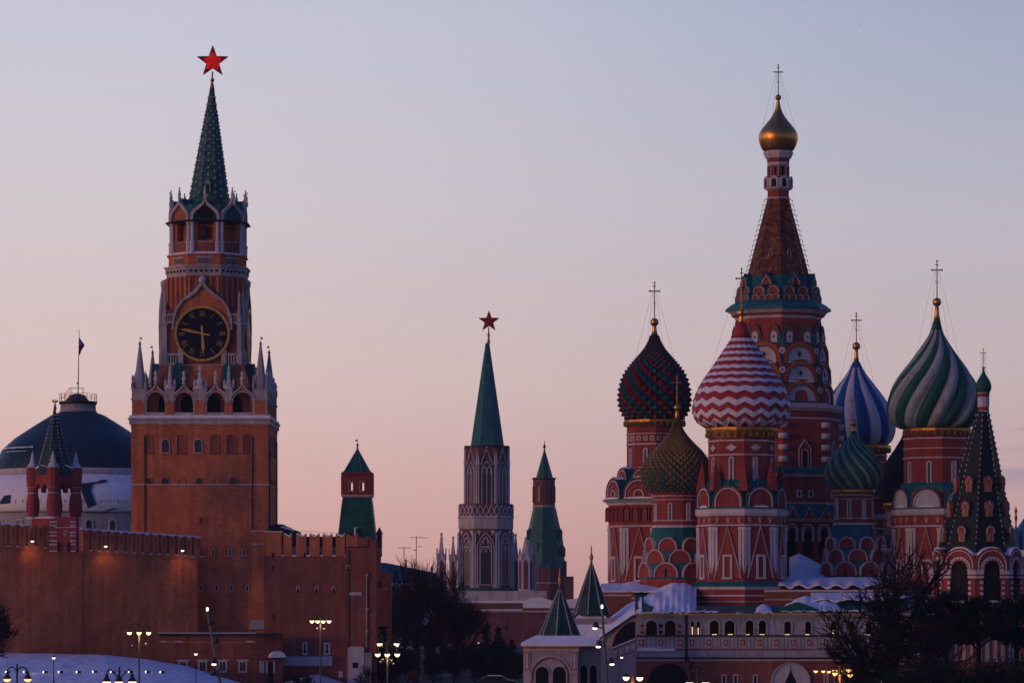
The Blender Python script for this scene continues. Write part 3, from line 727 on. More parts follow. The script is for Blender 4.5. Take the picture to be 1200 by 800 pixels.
# ------------------------------------------------------------------ domed palace behind the wall
PD = 520.; p = T(91.5, PD)
pal = thing('domed_palace', 'palace with big dark green dome and snowy blue shaded roof behind the wall', 'building', 91.5, PD)
def catmull(P, n):
    out = []; P = [P[0]]+list(P)+[P[-1]]
    for i in range(1, len(P)-2):
        for k in range(n):
            t_ = k/n; a, b, c, d = P[i-1], P[i], P[i+1], P[i+2]
            out.append(tuple(.5*((2*b[e])+(-a[e]+c[e])*t_+(2*a[e]-5*b[e]+4*c[e]-d[e])*t_*t_+(-a[e]+3*b[e]-3*c[e]+d[e])*t_**3) for e in (0, 1)))
    out.append(tuple(P[-2][:2])); return out
m = p.mb(); pr = catmull([(97, 552), (95, 543), (88, 528), (73, 514), (58, 504), (44, 495), (31, 487), (21, 483)], 4)
m.lathe('dome_slate', p.ax, 0, [(r, 700-py) for r, py in pr], 64, 0, True); dm = m.build('dome', pal)
m = p.mb()
for j in range(40):
    a = 2*pi*j/40; m.path('dome_slate', [(p.ax+r*1.001*sin(a), -r*1.001*cos(a), 700-py) for r, py in pr[::4]], .35, 4)
m.build('dome_seams', dm)
m = p.mb(); 
for (x0, x1, py, th) in ((-84, -42, 527, 1.0), (-78, -50, 531.5, .6)):
    vs = []; n_ = 12
    rr = {527: 87.5, 531.5: 90.5}[py]
    for k in range(n_+1):
        x = lerp(x0, x1, k/n_); y = -sqrt(rr*rr-x*x)-1.; 
        vs += [(p.ax+x, y, 700-py-th*(.6+.4*sin(k*1.7))), (p.ax+x, y+1.2, 700-py+th), (p.ax+x, y-1.2, 700-py-.3)]
    m.add(vs, [(k*3, k*3+3, k*3+5, k*3+2) for k in range(n_)]+[(k*3+2, k*3+5, k*3+4, k*3+1) for k in range(n_)], 'snow')
m.build('snow_streak', dm)
m = p.mb(); m.lathe('greystone', p.ax, 0, [(22, 700-483), (21, 700-481), (20.5, 700-474.5), (22, 700-474)], 24, 0, True); m.build('lantern_drum', pal)
m = p.mb(); m.lathe('metal_dark', p.ax, 0, [(21, 700-474), (22.5, 700-472), (22.5, 700-470.5)], 24); m.lathe('dome_slate', p.ax-1, 0, [(15, 700-470.5), (12, 700-467), (9, 700-463), (3, 700-461)], 16); m.build('balcony_deck', pal)
m = p.mb()
for j in range(20):
    a = 2*pi*j/20; x, y = p.ax+21.8*sin(a), -21.8*cos(a); m.tube('gold_dull', (x, y, 229.5), (x, y, 238.5), .3, n=4)
    b = 2*pi*(j+1)/20; x2, y2 = p.ax+21.8*sin(b), -21.8*cos(b)
    for z in (234, 238.5): m.tube('gold_dull', (x, y, z), (x2, y2, z), .25, n=4)
for x in (-8, 6):
    for y in (-6, 6): m.tube('gold_dull', (p.ax+x, y, 238), (p.ax+x, y, 245.5), .3, n=4)
m.path('gold_dull', [(p.ax-8, -6, 245.5), (p.ax+6, -6, 245.5), (p.ax+6, 6, 245.5), (p.ax-8, 6, 245.5), (p.ax-8, -6, 245.5)], .25, 4)
m.path('gold_dull', [(p.ax-14, -10, 233), (p.ax-8, -8, 245)], .3, 4); m.path('gold_dull', [(p.ax-16, -10, 233), (p.ax-10, -8, 245)], .3, 4)
m.build('railing', pal)
m = p.mb(); m.tube('pole', (p.ax, 0, 238), (p.ax+1.3, 0, 314), .75, .35); m.ball('metal_dark', p.ax-.4, 0, 251, 1.3, 6); m.build('flagpole', pal)
fl = thing('flag', 'small drooping white blue and red flag on the dome flagpole', 'flag', loc=((92.7-600)*PD/F, PD, HC+290*PD/F))
m = p.mb(); rows = [(396, 1.0), (400, 3.4), (404, 6.4), (408, 4.4), (411, 2.4), (415.5, 1.4)]; x0 = p.ax+1.2
for i in range(5):
    (ya, wa), (yb, wb) = rows[i], rows[i+1]
    for k in range(3):
        fa0, fa1 = k/3, (k+1)/3
        mt = 'flag_blue' if i < 3 and k > 0 else ('flag_white' if k == 0 and i < 2 else ('flag_blue' if i < 3 else 'flag_red'))
        y = lambda f, w: .8*sin(f*5+w)
        m.add([(x0+wa*fa0, y(fa0, i), 700-ya), (x0+wa*fa1, y(fa1, i), 700-ya), (x0+wb*fa1, y(fa1, i+1), 700-yb), (x0+wb*fa0, y(fa0, i+1), 700-yb)], [(0, 1, 2, 3)], mt)
o = m.build('flag_cloth', fl)
m = p.mb(); m.lathe('white', p.ax, 0, [(99, 700-558, 'white'), (100, 700-553.5), (100, 700-551.5), (96, 700-551)], 64, 0, True); m.build('cornice', pal)
m = p.mb(); m.lathe('snow', p.ax, 0, [(123, 700-601), (112, 700-580), (101, 700-558.5)], 48, 0, True); m.build('snowy_roof', pal)
m = p.mb()   # bare dark patches where the snow slid off
def roofpt(px, py, off=.6):
    r = lerp(123, 101, (601-py)/42.5)+off; x = px-91.5; return (p.ax+x, -sqrt(max(1, r*r-x*x))-.5, 700-py)
for pts in ([(99, 566), (137, 565), (136, 568), (122, 570), (120, 578), (127, 594), (118, 598), (112, 585), (108, 574), (99, 570)], [(13, 590), (18, 583), (26, 582), (26, 592), (14, 593)], [(97, 597), (150, 598), (138, 603), (110, 603)], [(102, 580), (104, 579), (104.5, 586), (102.5, 586)]):
    m = p.mb(); m.add([roofpt(*q_) for q_ in pts], [tuple(range(len(pts)))], 'dome_slate'); m.build('bare_roof_patch', pal)
m = p.mb()
for k in range(36):
    a = radians(-85+k*5); r = 118; m.tube('metal_dark', (p.ax+r*sin(a), -r*cos(a), 700-593), (p.ax+r*sin(a), -r*cos(a), 700-588), .4, n=4)
m.build('snow_guard', pal)
m = p.mb(); m.lathe('greystone', p.ax, 0, [(121, 700-730), (121, 700-603), (124, 700-602), (124, 700-600.5)], 48); m.build('facade', pal)
for k in range(-5, 6):
    a = k*13.; fr = p.fr(121, a); p.win(pal, fr, 0, 627, 609, 7, 100, 'round', 1.2, 'white')
m = p.mb(); m.box('greystone', p.ax-300, p.ax-60, 10, 60, -100, 700-606); m.build('side_wing', pal)
m = p.mb(); m.box('snow', p.ax-300, p.ax-50, 6, 64, 700-606, 700-570); m.build('snowy_wing_roof', pal)
m = p.mb(); m.box('dome_slate', p.ax-300, p.ax-84, 20, 50, 700-570, 700-535); m.build('wing_roof_ridge', pal)
# ------------------------------------------------------------------ gate outwork to the right of the clock tower
GD = 389.; g = T(360, GD); q = lambda py: 700-py
gw = thing('gate_outwork', 'red brick gate outwork with swallowtail merlons right of the clock tower', 'fortification', 360, GD)
m = g.mb(); X = lambda px: px-600
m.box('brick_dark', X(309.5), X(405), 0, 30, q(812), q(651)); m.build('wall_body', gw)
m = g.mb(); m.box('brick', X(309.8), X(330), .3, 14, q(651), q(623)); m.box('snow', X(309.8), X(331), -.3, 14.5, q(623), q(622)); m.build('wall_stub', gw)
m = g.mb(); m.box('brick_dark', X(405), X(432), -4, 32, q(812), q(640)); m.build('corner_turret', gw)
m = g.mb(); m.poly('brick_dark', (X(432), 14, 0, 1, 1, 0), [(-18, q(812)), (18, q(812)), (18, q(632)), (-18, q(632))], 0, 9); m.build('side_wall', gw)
gfr = (X(360), 0, 1, 0, 0, -1)
def swallow(m, fr, s0, s1, z0, z1, d0, d1, mt='brick', dip=2.6):
    w = s1-s0
    m.poly(mt, fr, [(s0, z0), (s1, z0), (s1, z1)]+[(s0+w*f, z1-dip*sin(pi*f)**.7-(1.2 if abs(f-.5) < .1 else 0)) for f in (.85, .7, .5, .3, .15)]+[(s0, z1)], d0, d1)
for x0, x1 in ((333.5, 343), (348.5, 360), (364, 375.5), (379.5, 390.5), (395, 405)):
    m = g.mb(); swallow(m, gfr, x0-360-1.5, x1-360-1, q(651), q(625), -6, 0); mo = m.build('merlon', gw)
    m = g.mb(); w = x1-x0
    m.poly('snow', gfr, [(x0-360-1.5, q(625.2)), (x0-360+w*.3, q(627.6)), (x0-360+w*.5, q(629)), (x0-360+w*.7, q(627.6)), (x1-360-1, q(625.2)), (x1-360-1.4, q(624.2)), (x0-360+w*.55, q(627)), (x0-360+.2, q(624.2))], -6, .4); m.build('snow_cap', mo)
    m = g.mb(); m.fbox('snow', gfr, x1-360-.8, x1-360+3, q(651.6), q(650), -6, .8); m.build('snow_sill', gw)
m = g.mb(); swallow(m, gfr, 406-360, 419-360, q(641), q(625), -6, 4, 'brick', 2); m.build('merlon', gw)
m = g.mb(); swallow(m, gfr, 419.5-360, 433-360, q(641), q(628), -6, 4, 'brick_dark', 2); m.build('merlon', gw)
m = g.mb(); m.box('dome_slate', X(325), X(405), 14, 40, q(645), q(628)); m.build('roof_behind', gw)
m = g.mb(); m.box('snow', X(326), X(400), 12.5, 14, q(650), q(640)); m.build('roof_snow', gw)
m = g.mb(); m.poly('dome_slate', gfr, [(X_-360, q(y)) for X_, y in ((312, 628), (350, 628), (350, 622.5), (338, 618), (330, 613.5), (322, 613), (312, 616))], -50, -30); m.poly('snow', gfr, [(X_-360, q(y)) for X_, y in ((326, 617), (344, 622), (340, 617.8), (331, 614.2))], -30, -29); m.build('roof_hump', gw)
for x, y, fr_ in ((349, 691, 'pink'), (371, 691, 'pink'), (391, 691, 'pink'), (320, 666, None), (320, 650, None), (321, 722, None), (357, 650, None), (375, 650, None), (408, 666, 'pink')):
    m = g.mb(); s = x-360; z0 = q(y+3); d = 4.2 if x > 405 else .1
    m.poly('dark', gfr, shp('round', s, z0, 2, 6), d-.6, d+.2)
    if fr_: m.poly(fr_, gfr, band('round', s, z0+3, 4.4, 4.6, 1.2), d-.6, d+.9)
    m.build('loophole', gw)
for x0, x1, y0, y1 in ((354, 360.5, 767, 752.5), (379.5, 387, 767, 752.5)):
    m = g.mb(); m.fbox('white', gfr, x0-360, x1-360, q(y0), q(y1), 0, .9); c = (x0+x1)/2-360
    m.fbox('dark', gfr, c-1, c+1, q(y0-2.5), q(y1+1.6), .9, 1.1); m.fbox('dark', gfr, c-1.7, c+1.7, q(y0-2.5), q(y0-5), 1.1, 1.2); m.build('window', gw)
m = g.mb(); m.fbox('white', gfr, 330-360, 389.5-360, q(779.5), q(768.5), 0, 1.6); m.build('plaster_band', gw)
m = g.mb(); m.fbox('white', gfr, 397-360, 402-360, q(793), q(786), 0, 1); m.build('wall_plaque', gw)
m = g.mb(); m.poly('white', gfr, [(X_-360, q(y)) for X_, y in ((406.5, 812), (428, 812), (427, 775), (427, 758), (424, 757), (410.5, 757), (408, 759), (408, 790))], 4, 9); m.fbox('greystone', gfr, 427-360, 436-360, q(812), q(764), 0, 8); m.build('plaster_foot', gw)
m = g.mb(); m.fbox('dark', gfr, 413.5-360, 420-360, q(782), q(775.5), 9, 9.3); m.build('hatch', gw)
m = g.mb(); m.fbox('white', gfr, 410-360, 424-360, q(697), q(693.5), 4, 5.2); m.build('string_course', gw)
m = g.mb(); m.tube('greystone', (X(430), -5.5, q(757)), (X(430), -5.5, q(672)), .8)
for y in (675, 715, 741): m.fbox('greystone', gfr, 428.3-360, 432-360, q(y), q(y-3), 4, 7)
m.build('drainpipe', gw)
m = g.mb(); m.tube('metal_dark', (X(409), -4.6, q(757)), (X(409), -4.6, q(645)), .7); m.build('drainpipe', gw)
m = g.mb(); m.tube('metal_dark', (X(334), 6, q(620.5)), (X(395), 6, q(624)), .25, n=4)
m.build('handrail', gw)
# brick block behind the corner
bw = thing('brick_annexe', 'small sunlit brick block behind the outwork corner by the dark trees', 'building', 448, 420)
m = MB(420.); m.box('brick', X(439), X(458), 0, 24, q(800), q(672)); m.build('wall', bw)
m = MB(420.); m.box('brick', X(437.5), X(459.5), -1.2, 25, q(675), q(671)); m.build('cornice', bw)
m = MB(420.); m.box('brick', X(436), X(446), 2, 14, q(672), q(644)); m.box('brick', X(435), X(447), 1, 15, q(646), q(641.5)); m.build('chimney_stack', bw)
m = MB(420.); m.box('dark', X(443.5), X(446.5), -.3, 1, q(688), q(680)); m.build('window', bw)
m = MB(420.); m.box('pink', X(449), X(455), -.8, 1, q(690), q(688.5)); m.build('ledge', bw)

# low wing at the foot of the tower
LD = 384.; lw = thing('gatehouse_wing', 'low dark red brick wing with white framed windows at the tower foot', 'building', 250, LD)
m = MB(LD); lf = (X(250), 0, 1, 0, 0, -1)
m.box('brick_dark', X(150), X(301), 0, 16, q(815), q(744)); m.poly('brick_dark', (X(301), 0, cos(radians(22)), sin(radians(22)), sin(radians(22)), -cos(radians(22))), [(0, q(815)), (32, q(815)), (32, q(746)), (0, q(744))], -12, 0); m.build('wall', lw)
m = MB(LD); m.box('metal_dark', X(148), X(330), -2, 22, q(745), q(741.5)); m.box('snow', X(152), X(300), -2.2, 18, q(741.5), q(740.8)); m.build('roof_edge', lw)
m = MB(LD); m.box('brick', X(150), X(301), -.9, 0, q(753), q(751.5)); m.build('string_course', lw)
m = MB(LD); 
for x0, x1 in ((170, 176), (180, 195), (288, 298), (205, 214)): m.box('snow', X(x0), X(x1), -1.5, 0, q(751.5), q(750.7))
m.build('snow_on_ledge', lw)
for x in (214.5, 237.5, 261, 284.5):
    m = MB(LD); s = x-250
    m.fbox('white', lf, s-5.2, s+5.2, q(787.5), q(774), 0, 1.0); m.fbox('glass', lf, s-3.2, s+3.2, q(785.6), q(775.4), 1.0, 1.15); m.fbox('white', lf, s-.25, s+.25, q(785.6), q(775.4), 1.1, 1.3)
    m.fbox('white', lf, s-7.6, s+7.6, q(774), q(772.4), 0, 1.8); m.build('window', lw)
f2 = (X(301), 0, cos(radians(22)), sin(radians(22)), sin(radians(22)), -cos(radians(22)))
for s in (4.5, 7.5, 12, 21):
    m = MB(LD); m.fbox('white', f2, s-1, s+1, q(788), q(774), 0, 1.2); m.build('pilaster_strip', lw)
m = MB(LD); m.fbox('dark', f2, 14, 20, q(812), q(775), 0, .3); m.build('doorway', lw)
m = MB(LD); m.poly('snow', (f2[0]+f2[2]*8.5, f2[1]+f2[3]*8.5, *f2[2:]), shp('round', 15, q(770), 19, 7.5), 0, 9); m.fbox('metal_dark', f2, 14, 33, q(771.5), q(770), 0, 9.5); m.build('canopy', lw, 'arched entrance canopy thick with snow')

# ------------------------------------------------------------------ small tower with the green tent roof
SD = 440.; s_ = T(419, SD)
st = thing('green_tent_tower', 'square watch tower with two stage green tent roof behind the merlons', 'tower', 419, SD)
m = s_.mb(); R4 = radians(0)
L4 = lambda m, mt, prof, T_=s_, rot=0., n=4: m.lathe(mt, T_.ax, 0, [(p_[0]/cos(pi/n), 700-p_[1])+tuple(p_[2:]) for p_ in prof], n, rot)
L4(m, 'green_tile', [(24.8, 652), (22.6, 636), (18, 592), (16.6, 583)]); lr = m.build('lower_roof', st)
m = s_.mb(); m.box('brick_red', s_.ax-26, s_.ax+26, -25, 25, q(780), q(652)); m.build('tower_body', st)
m = s_.mb(); L4(m, 'pink', [(17.4, 583), (18.4, 581.5), (18.4, 580)]); m.build('cornice', st)
for sx in (-1, 1):
    for sy in (-1, 1):
        m = s_.mb(); m.box('brick_red', s_.ax+sx*16-2.6, s_.ax+sx*16+2.6, sy*14-2.6, sy*14+2.6, q(580), q(557)); m.build('corner_pier', st)
for phi in (0, 90, 180, 270):
    fr = s_.fr(16.6, phi)
    m = s_.mb(); z0, z1 = q(580), q(557)
    for a_, b_ in ((-13.4, -9.4), (-4.6, 3.6), (8.6, 13.4)): m.fbox('brick_red', fr, a_, b_, z0, z1, -3.5, .4)
    m.fbox('brick_red', fr, -13.4, 13.4, z0, q(575), -3.5, .3); m.fbox('brick_red', fr, -13.4, 13.4, q(564.5), z1, -3.5, .3)
    m.build('loggia_wall', st)
    for a_, b_ in ((-9.4, -4.6), (3.6, 8.6)):
        m = s_.mb(); m.fbox('pink', fr, a_-.6, b_+.6, q(576), q(575), -1, 1); m.fbox('pink', fr, a_-.6, a_+.2, q(575), q(564), -1, .9); m.fbox('pink', fr, b_-.2, b_+.6, q(575), q(564), -1, .9); m.fbox('pink', fr, a_-.6, b_+.6, q(565), q(564), -1, 1); m.build('window_frame', st)
m = s_.mb(); L4(m, 'brick_red', [(17, 558), (18.4, 556), (18.4, 554)]); m.build('eaves', st)
m = s_.mb(); L4(m, 'green_tile', [(18, 554), (15, 552), (1.4, 527)])
for i in range(9):
    f = (i+.5)/9
    for sx in (-1, -.33, .33, 1):
        r = lerp(15, 1.4, f); m.ball('white', s_.ax+sx*r, -r-.1, q(lerp(552, 527, f)), .45, 5)
ur = m.build('upper_roof', st)
for sx in (-1, 1):
    m = s_.mb()
    for i in range(14):
        f = (i+.5)/14; r = lerp(24.6, 17, f); m.ball('white', s_.ax+sx*r, -r-.1, q(lerp(650, 585, f)), .55, 5)
    m.build('rib_studs', lr)
m = s_.mb(); m.lathe('gold_dull', s_.ax, 0, [(1.5, q(527)), (.8, q(523)), (1.6, q(521)), (.5, q(519))], 6); vane(m, s_.ax, 0, q(520.5), .7, 'gold_dull', -1); m.build('wind_vane', st)
m = s_.mb(); m.box('snow', s_.ax-3, s_.ax+1, -22.6, -20, q(634), q(618)); m.box('snow', s_.ax+1, s_.ax+4, -22.8, -20, q(634), q(629))
m.box('green_dark', s_.ax-1, s_.ax+3, -24, -18, q(634), q(619)); m.build('roof_hatch', st)
m = s_.mb(); m.box('brick_red', s_.ax+23, s_.ax+29, -14, -6, q(652), q(626)); m.lathe('brick_red', s_.ax+26, -10, [(4.4, q(626)), (2.6, q(622)), (.5, q(618))], 6); m.build('side_pinnacle', st)

# ------------------------------------------------------------------ neo-gothic tower far away
ND = 700.; n_ = T(570, ND)
nk = thing('gothic_tower', 'distant gothic tower with white tracery, green spire and red star', 'tower', 570, ND)
OC = lambda m, T_, mt, prof, dx=0, n=8, rot=0.: m.lathe(mt, T_.ax+dx, 0, [(p_[0]/cos(pi/n), 700-p_[1])+tuple(p_[2:]) for p_ in prof], n, rot)
m = n_.mb(); OC(m, n_, 'brick_far', [(31, 690), (31, 620)], -.5); m.build('lower_stage', nk)
for phi in range(0, 360, 45):
    fr = n_.fr(31, phi, -.5)
    m = n_.mb(); z0 = q(685); 
    m.poly('glass', fr, shp('point', 0, z0, 11, 50), 0, .3)
    m.poly('white', fr, band('point', 0, z0, 21, 61, 1.3), 0, 2.0); m.poly('white', fr, band('point', 0, z0, 14.5, 56, 1.1), 0, 1.4)
    for s in (-.0, ): m.fbox('white', fr, -4.5, 4.5, q(641), q(640), 0, 1.2)
    m.poly('white', fr, band('round', 0, q(638), 6, 8, .9), 0, 1.1)
    for s in (-2.8, 2.8): m.poly('white', fr, band('point', s, q(647), 5, 6, .8), 0, 1.1)
    m.build('tracery_window', nk)
    m = n_.mb()
    for s in (-12.0, 12.0): m.fbox('white', fr, s-.7, s+.7, z0, q(624), 0, 2.4)
    for s in (-8, 8): m.poly('white', fr, [(s-2.4, q(622)), (s, q(628)), (s+2.4, q(622))], 0, .8)
    m.build('buttress', nk)
    m = n_.mb(); m.fbox('white', fr, -13, -8, q(689), q(684), 0, 2); m.fbox('white', fr, 8, 13, q(689), q(684), 0, 2); m.fbox('stone', fr, -13, 13, q(685.5), q(684.5), 0, 3); m.build('plinth', nk)
m = n_.mb(); OC(m, n_, 'stone', [(31.5, 620), (32, 619), (32, 608), (32.8, 607), (32.8, 606)], -.5); m.build('white_band', nk)
m = n_.mb(); OC(m, n_, 'brick_far', [(31.5, 606), (31.5, 590.5)], -.3)
for phi in range(0, 360, 45):
    fr = n_.fr(31.5, phi, -.3)
    for i in range(4):
        s = -9.6+6.4*i
        for a_, b_ in (((s-3.2, 605.5), (s+3.2, 592)), ((s+3.2, 605.5), (s-3.2, 592))):
            dx = b_[0]-a_[0]; sgn = 1 if dx > 0 else -1
            m.poly('white', fr, [(a_[0]-.5, q(a_[1])), (a_[0]+.5, q(a_[1])), (b_[0]+.5, q(b_[1])), (b_[0]-.5, q(b_[1]))], 0, .8+.1*sgn)
    m.fbox('white', fr, -13, 13, q(606), q(605), 0, 1.1)
m.build('lattice_parapet', nk)
m = n_.mb(); OC(m, n_, 'brick_far', [(25, 591), (25, 524)], .6); m.build('upper_stage', nk)
for phi in range(0, 360, 45):
    fr = n_.fr(25, phi, .6)
    m = n_.mb(); z0 = q(591)
    m.poly('glass', fr, shp('point', 0, z0, 9, 48), 0, .2)
    m.poly('white', fr, band('point', 0, z0, 12.5, 50, 1.0), 0, 1.4); m.fbox('white', fr, -.4, .4, z0, q(552), 0, .9)
    for s in (-2.6, 2.6): m.poly('white', fr, band('point', s, q(556), 5, 9, .8), 0, 1.1)
    m.poly('white', fr, band('tri', 0, q(545), 15, 19, 1.1), 0, 1.8); m.ball('white', fr[0]+fr[4], fr[1]+fr[5], q(525), 1.1, 6)
    m.build('tracery_window', nk)
    m = n_.mb()
    for s in (-9.6, 9.6): m.fbox('white', fr, s-.8, s+.8, z0, q(545), 0, 2); m.lathe('white', fr[0]+fr[2]*s+fr[4], fr[1]+fr[3]*s+fr[5], [(1.3, q(545)), (1.1, q(540)), (.2, q(529))], 5)
    m.build('buttress', nk)
m = n_.mb(); OC(m, n_, 'metal_dark', [(25.2, 525), (26.4, 524), (26.4, 522.5)], .6); m.build('eaves', nk)
m = n_.mb(); OC(m, n_, 'teal', [(20, 522.5), (19.4, 522), (2.3, 402)], 1.2); m.build('spire', nk, 'smooth dark green metal spire')
m = n_.mb(); m.lathe('gold_dull', n_.ax+2.6, 0, [(2.4, q(402)), (1.1, q(396)), (1.6, q(392)), (.7, q(389))], 8); m.tube('metal_dark', (n_.ax+2.8, 0, q(391)), (n_.ax+2.8, 0, q(383)), .7); m.build('gilt_finial', nk)
m = n_.mb(); star(m, n_.ax+3, 0, q(376.5), 12.5, 2.4, 'star_deep', 'star_deep'); m.build('star', nk, 'dim dark red five pointed star')
m = n_.mb(); OC(m, n_, 'green_tile', [(41, 692.5), (41, 690), (34, 688)], 0); m.build('green_ledge', nk)
m = n_.mb(); m.box('stone', X(511), X(640), -42, 42, q(703.5), q(692)); m.build('white_parapet', nk)
for x, y, top, w in ((518, -34, 624, 7), (530.5, 30, 627, 6), (604.5, 30, 624, 6), (616, -34, 629, 8.5), (517, 34, 628, 6), (624, 34, 630, 6)):
    m = n_.mb(); x0 = X(x)
    m.lathe('white', x0, y, [(w, q(692)), (w, q(651)), (w+.8, q(650)), (w+.8, q(648.8)), (w*.62, q(648.5)), (w*.2, q(top+4)), (.8, q(top+3))], 4 if w != 8.5 else 6, 0)
    for k in range(4 if w != 8.5 else 6):
        nn = 4 if w != 8.5 else 6; a_ = 2*pi*k/nn; ap = w*cos(pi/nn)
        f = (x0+sin(a_)*ap, y-cos(a_)*ap, cos(a_), sin(a_), sin(a_), -cos(a_))
        m.poly('brick_far', f, shp('point', 0, q(690), w*.6, 34), 0, .3)
        m.poly('stone', f, band('tri', 0, q(656), w*1.3, 14, .8), 0, .9)
    m.lathe('stone', x0, y, [(1.9, q(top+3)), (1.2, q(top+1.5)), (.3, q(top))], 5); m.ball('stone', x0, y, q(top+2.5), 1.5, 6); m.build('pinnacle', nk)
m = n_.mb(); m.box('brick_far', X(500), X(613), -48, 60, q(800), q(706)); m.build('brick_base', nk)
m = n_.mb(); m.box('snow', X(498), X(613), -49, -40, q(706), q(703.5)); m.build('snow_ledge', nk)
m = n_.mb(); m.box('greystone', X(498), X(613), -50, -48, q(716.5), q(714.5)); m.box('snow', X(515), X(613), -50.5, -48, q(714.5), q(713.3)); m.build('string_course', nk)

kw = thing('distant_wall', 'distant low brick wall with snowy top right of the gothic tower', 'wall', 630, 690)
m = MB(690.); m.box('brick_far', X(613), X(720), 6, 30, q(800), q(712)); m.build('wall_body', kw)
m = MB(690.); m.poly('snow', (X(613), 20, 1, 0, 0, -1), [(0, q(712)), (110, q(712)), (110, q(702)), (70, q(700)), (36, q(704)), (20, q(699)), (8, q(701)), (0, q(704))], -10, 16); m.build('snow_cover', kw)
m = MB(690.); m.box('pink', X(613), X(720), 4.8, 6, q(717), q(715)); m.build('string_course', kw)
for x in (570, 583, 593.5):
    m = MB(690.); m.box('dark', X(x-1), X(x+1), -41.6, -36, q(738), q(732)); m.build('loophole', kw)

# ------------------------------------------------------------------ arsenal corner tower
AD = 760.; a_t = T(638, AD)
at = thing('corner_tower', 'distant round green tent tower behind the porch roofs, no star', 'tower', 638, AD)
m = a_t.mb(); OC(m, a_t, 'brick_far', [(24, 740), (24, 664)], 0, 12); m.build('tower_body', at)
m = a_t.mb(); OC(m, a_t, 'pink', [(24.3, 683), (24.3, 682)], 0, 12); m.build('string_course', at)
m = a_t.mb(); OC(m, a_t, 'teal', [(24.5, 665), (24, 661)], 0, 12); m.build('roof_edge', at)
m = a_t.mb(); OC(m, a_t, 'green_tile', [(22.5, 661), (20.5, 635), (14.5, 605), (12.4, 595)], 0, 8, radians(15)); lo = m.build('lower_roof', at)
for x, y, z in ((-18, -8, 626), (18, -8, 626), (-22, -5, 648), (21.5, -8, 646), (-6, -17, 640), (8, -17, 616)):
    m = a_t.mb(); m.box('green_tile', a_t.ax+x-3, a_t.ax+x+3, y-4, y+4, q(z+6), q(z-4)); m.lathe('green_tile', a_t.ax+x, y, [(4.2, q(z-4)), (1, q(z-7))], 4); m.build('dormer', lo)
m = a_t.mb(); OC(m, a_t, 'brick_far', [(12, 596), (12, 561)], -.5, 8, radians(15)); m.build('upper_stage', at)
for phi in range(15, 375, 45): a_t.win(at, a_t.fr(12, phi, -.5), 0, 588, 570, 4, 0, 'round', .8, 'brick_red')
m = a_t.mb(); OC(m, a_t, 'stone', [(12.4, 594), (12.6, 593), (12.6, 592)], -.5, 8, radians(15)); OC(m, a_t, 'metal_dark', [(12.2, 562), (13.2, 560.5), (13.2, 559.5)], -.5, 8, radians(15)); m.build('cornice', at)
m = a_t.mb(); OC(m, a_t, 'green_tile', [(9.6, 559.5), (9.2, 559), (1, 528)], 0, 8, radians(15)); m.build('upper_roof', at)
m = a_t.mb(); m.lathe('gold_dull', a_t.ax, 0, [(1.4, q(528)), (.7, q(526)), (2, q(523)), (.6, q(520)), (.2, q(516))], 8); m.build('gilt_finial', at)
m = a_t.mb(); m.box('brick_far', a_t.ax+18, a_t.ax+34, -14, 10, q(740), q(675)); m.box('brick_far', a_t.ax+20, a_t.ax+26, -8, 0, q(675), q(657)); m.build('side_turret', at)

# ------------------------------------------------------------------ far house with green roof and aerials
hb = thing('far_house', 'far low building with snow edged blue green roof behind dark trees', 'building', 470, 560)
m = MB(560.); m.box('greystone', X(435), X(512), 0, 60, q(760), q(683)); m.build('wall', hb)
m = MB(560.); m.poly('roof_blue', (X(474), 0, 1, 0, 0, -1), [(-42, q(682)), (40, q(683)), (36, q(671)), (-22, q(659)), (-40, q(659))], -60, 2); m.build('roof', hb)
m = MB(560.); m.box('snow', X(433), X(514), -3, 2, q(686), q(682.5)); m.build('snow_edge', hb)
for x in (475.5, 506): 
    m = MB(560.); m.box('metal_dark', X(x-1), X(x+1), 8, 12, q(672), q(655 if x < 480 else 663)); m.build('chimney', hb)
for x, y0, yt, arms, lab in ((473, 662, 641, (-7, 8), 'short rooftop aerial with a single crossbar'), (487.5, 662, 629, (-7, 13), 'tall rooftop aerial with long crossbar left of the gothic tower')):
    m = MB(560.); m.tube('metal_dark', (X(x), 14, q(y0)), (X(x), 14, q(yt-1)), .45, n=5)
    m.tube('metal_dark', (X(x+arms[0]), 14, q(yt)), (X(x+arms[1]), 14, q(yt+.6)), .4, n=4)
    for k in range(6): xx = lerp(arms[0], arms[1], k/5); m.tube('metal_dark', (X(x+xx), 8, q(yt)), (X(x+xx), 20, q(yt)), .25, n=4)
    if x > 480:
        m.tube('metal_dark', (X(x), 14, q(640)), (X(x+7), 14, q(640)), .35, n=4); m.tube('metal_dark', (X(x-3), 14, q(644)), (X(x), 14, q(644)), .6, n=4)
    o = m.build('aerial', root=((x-600)*560/F, 560+14*.14, HC+38*.14)); tag(o, lab, 'aerial', 'rooftop aerials')
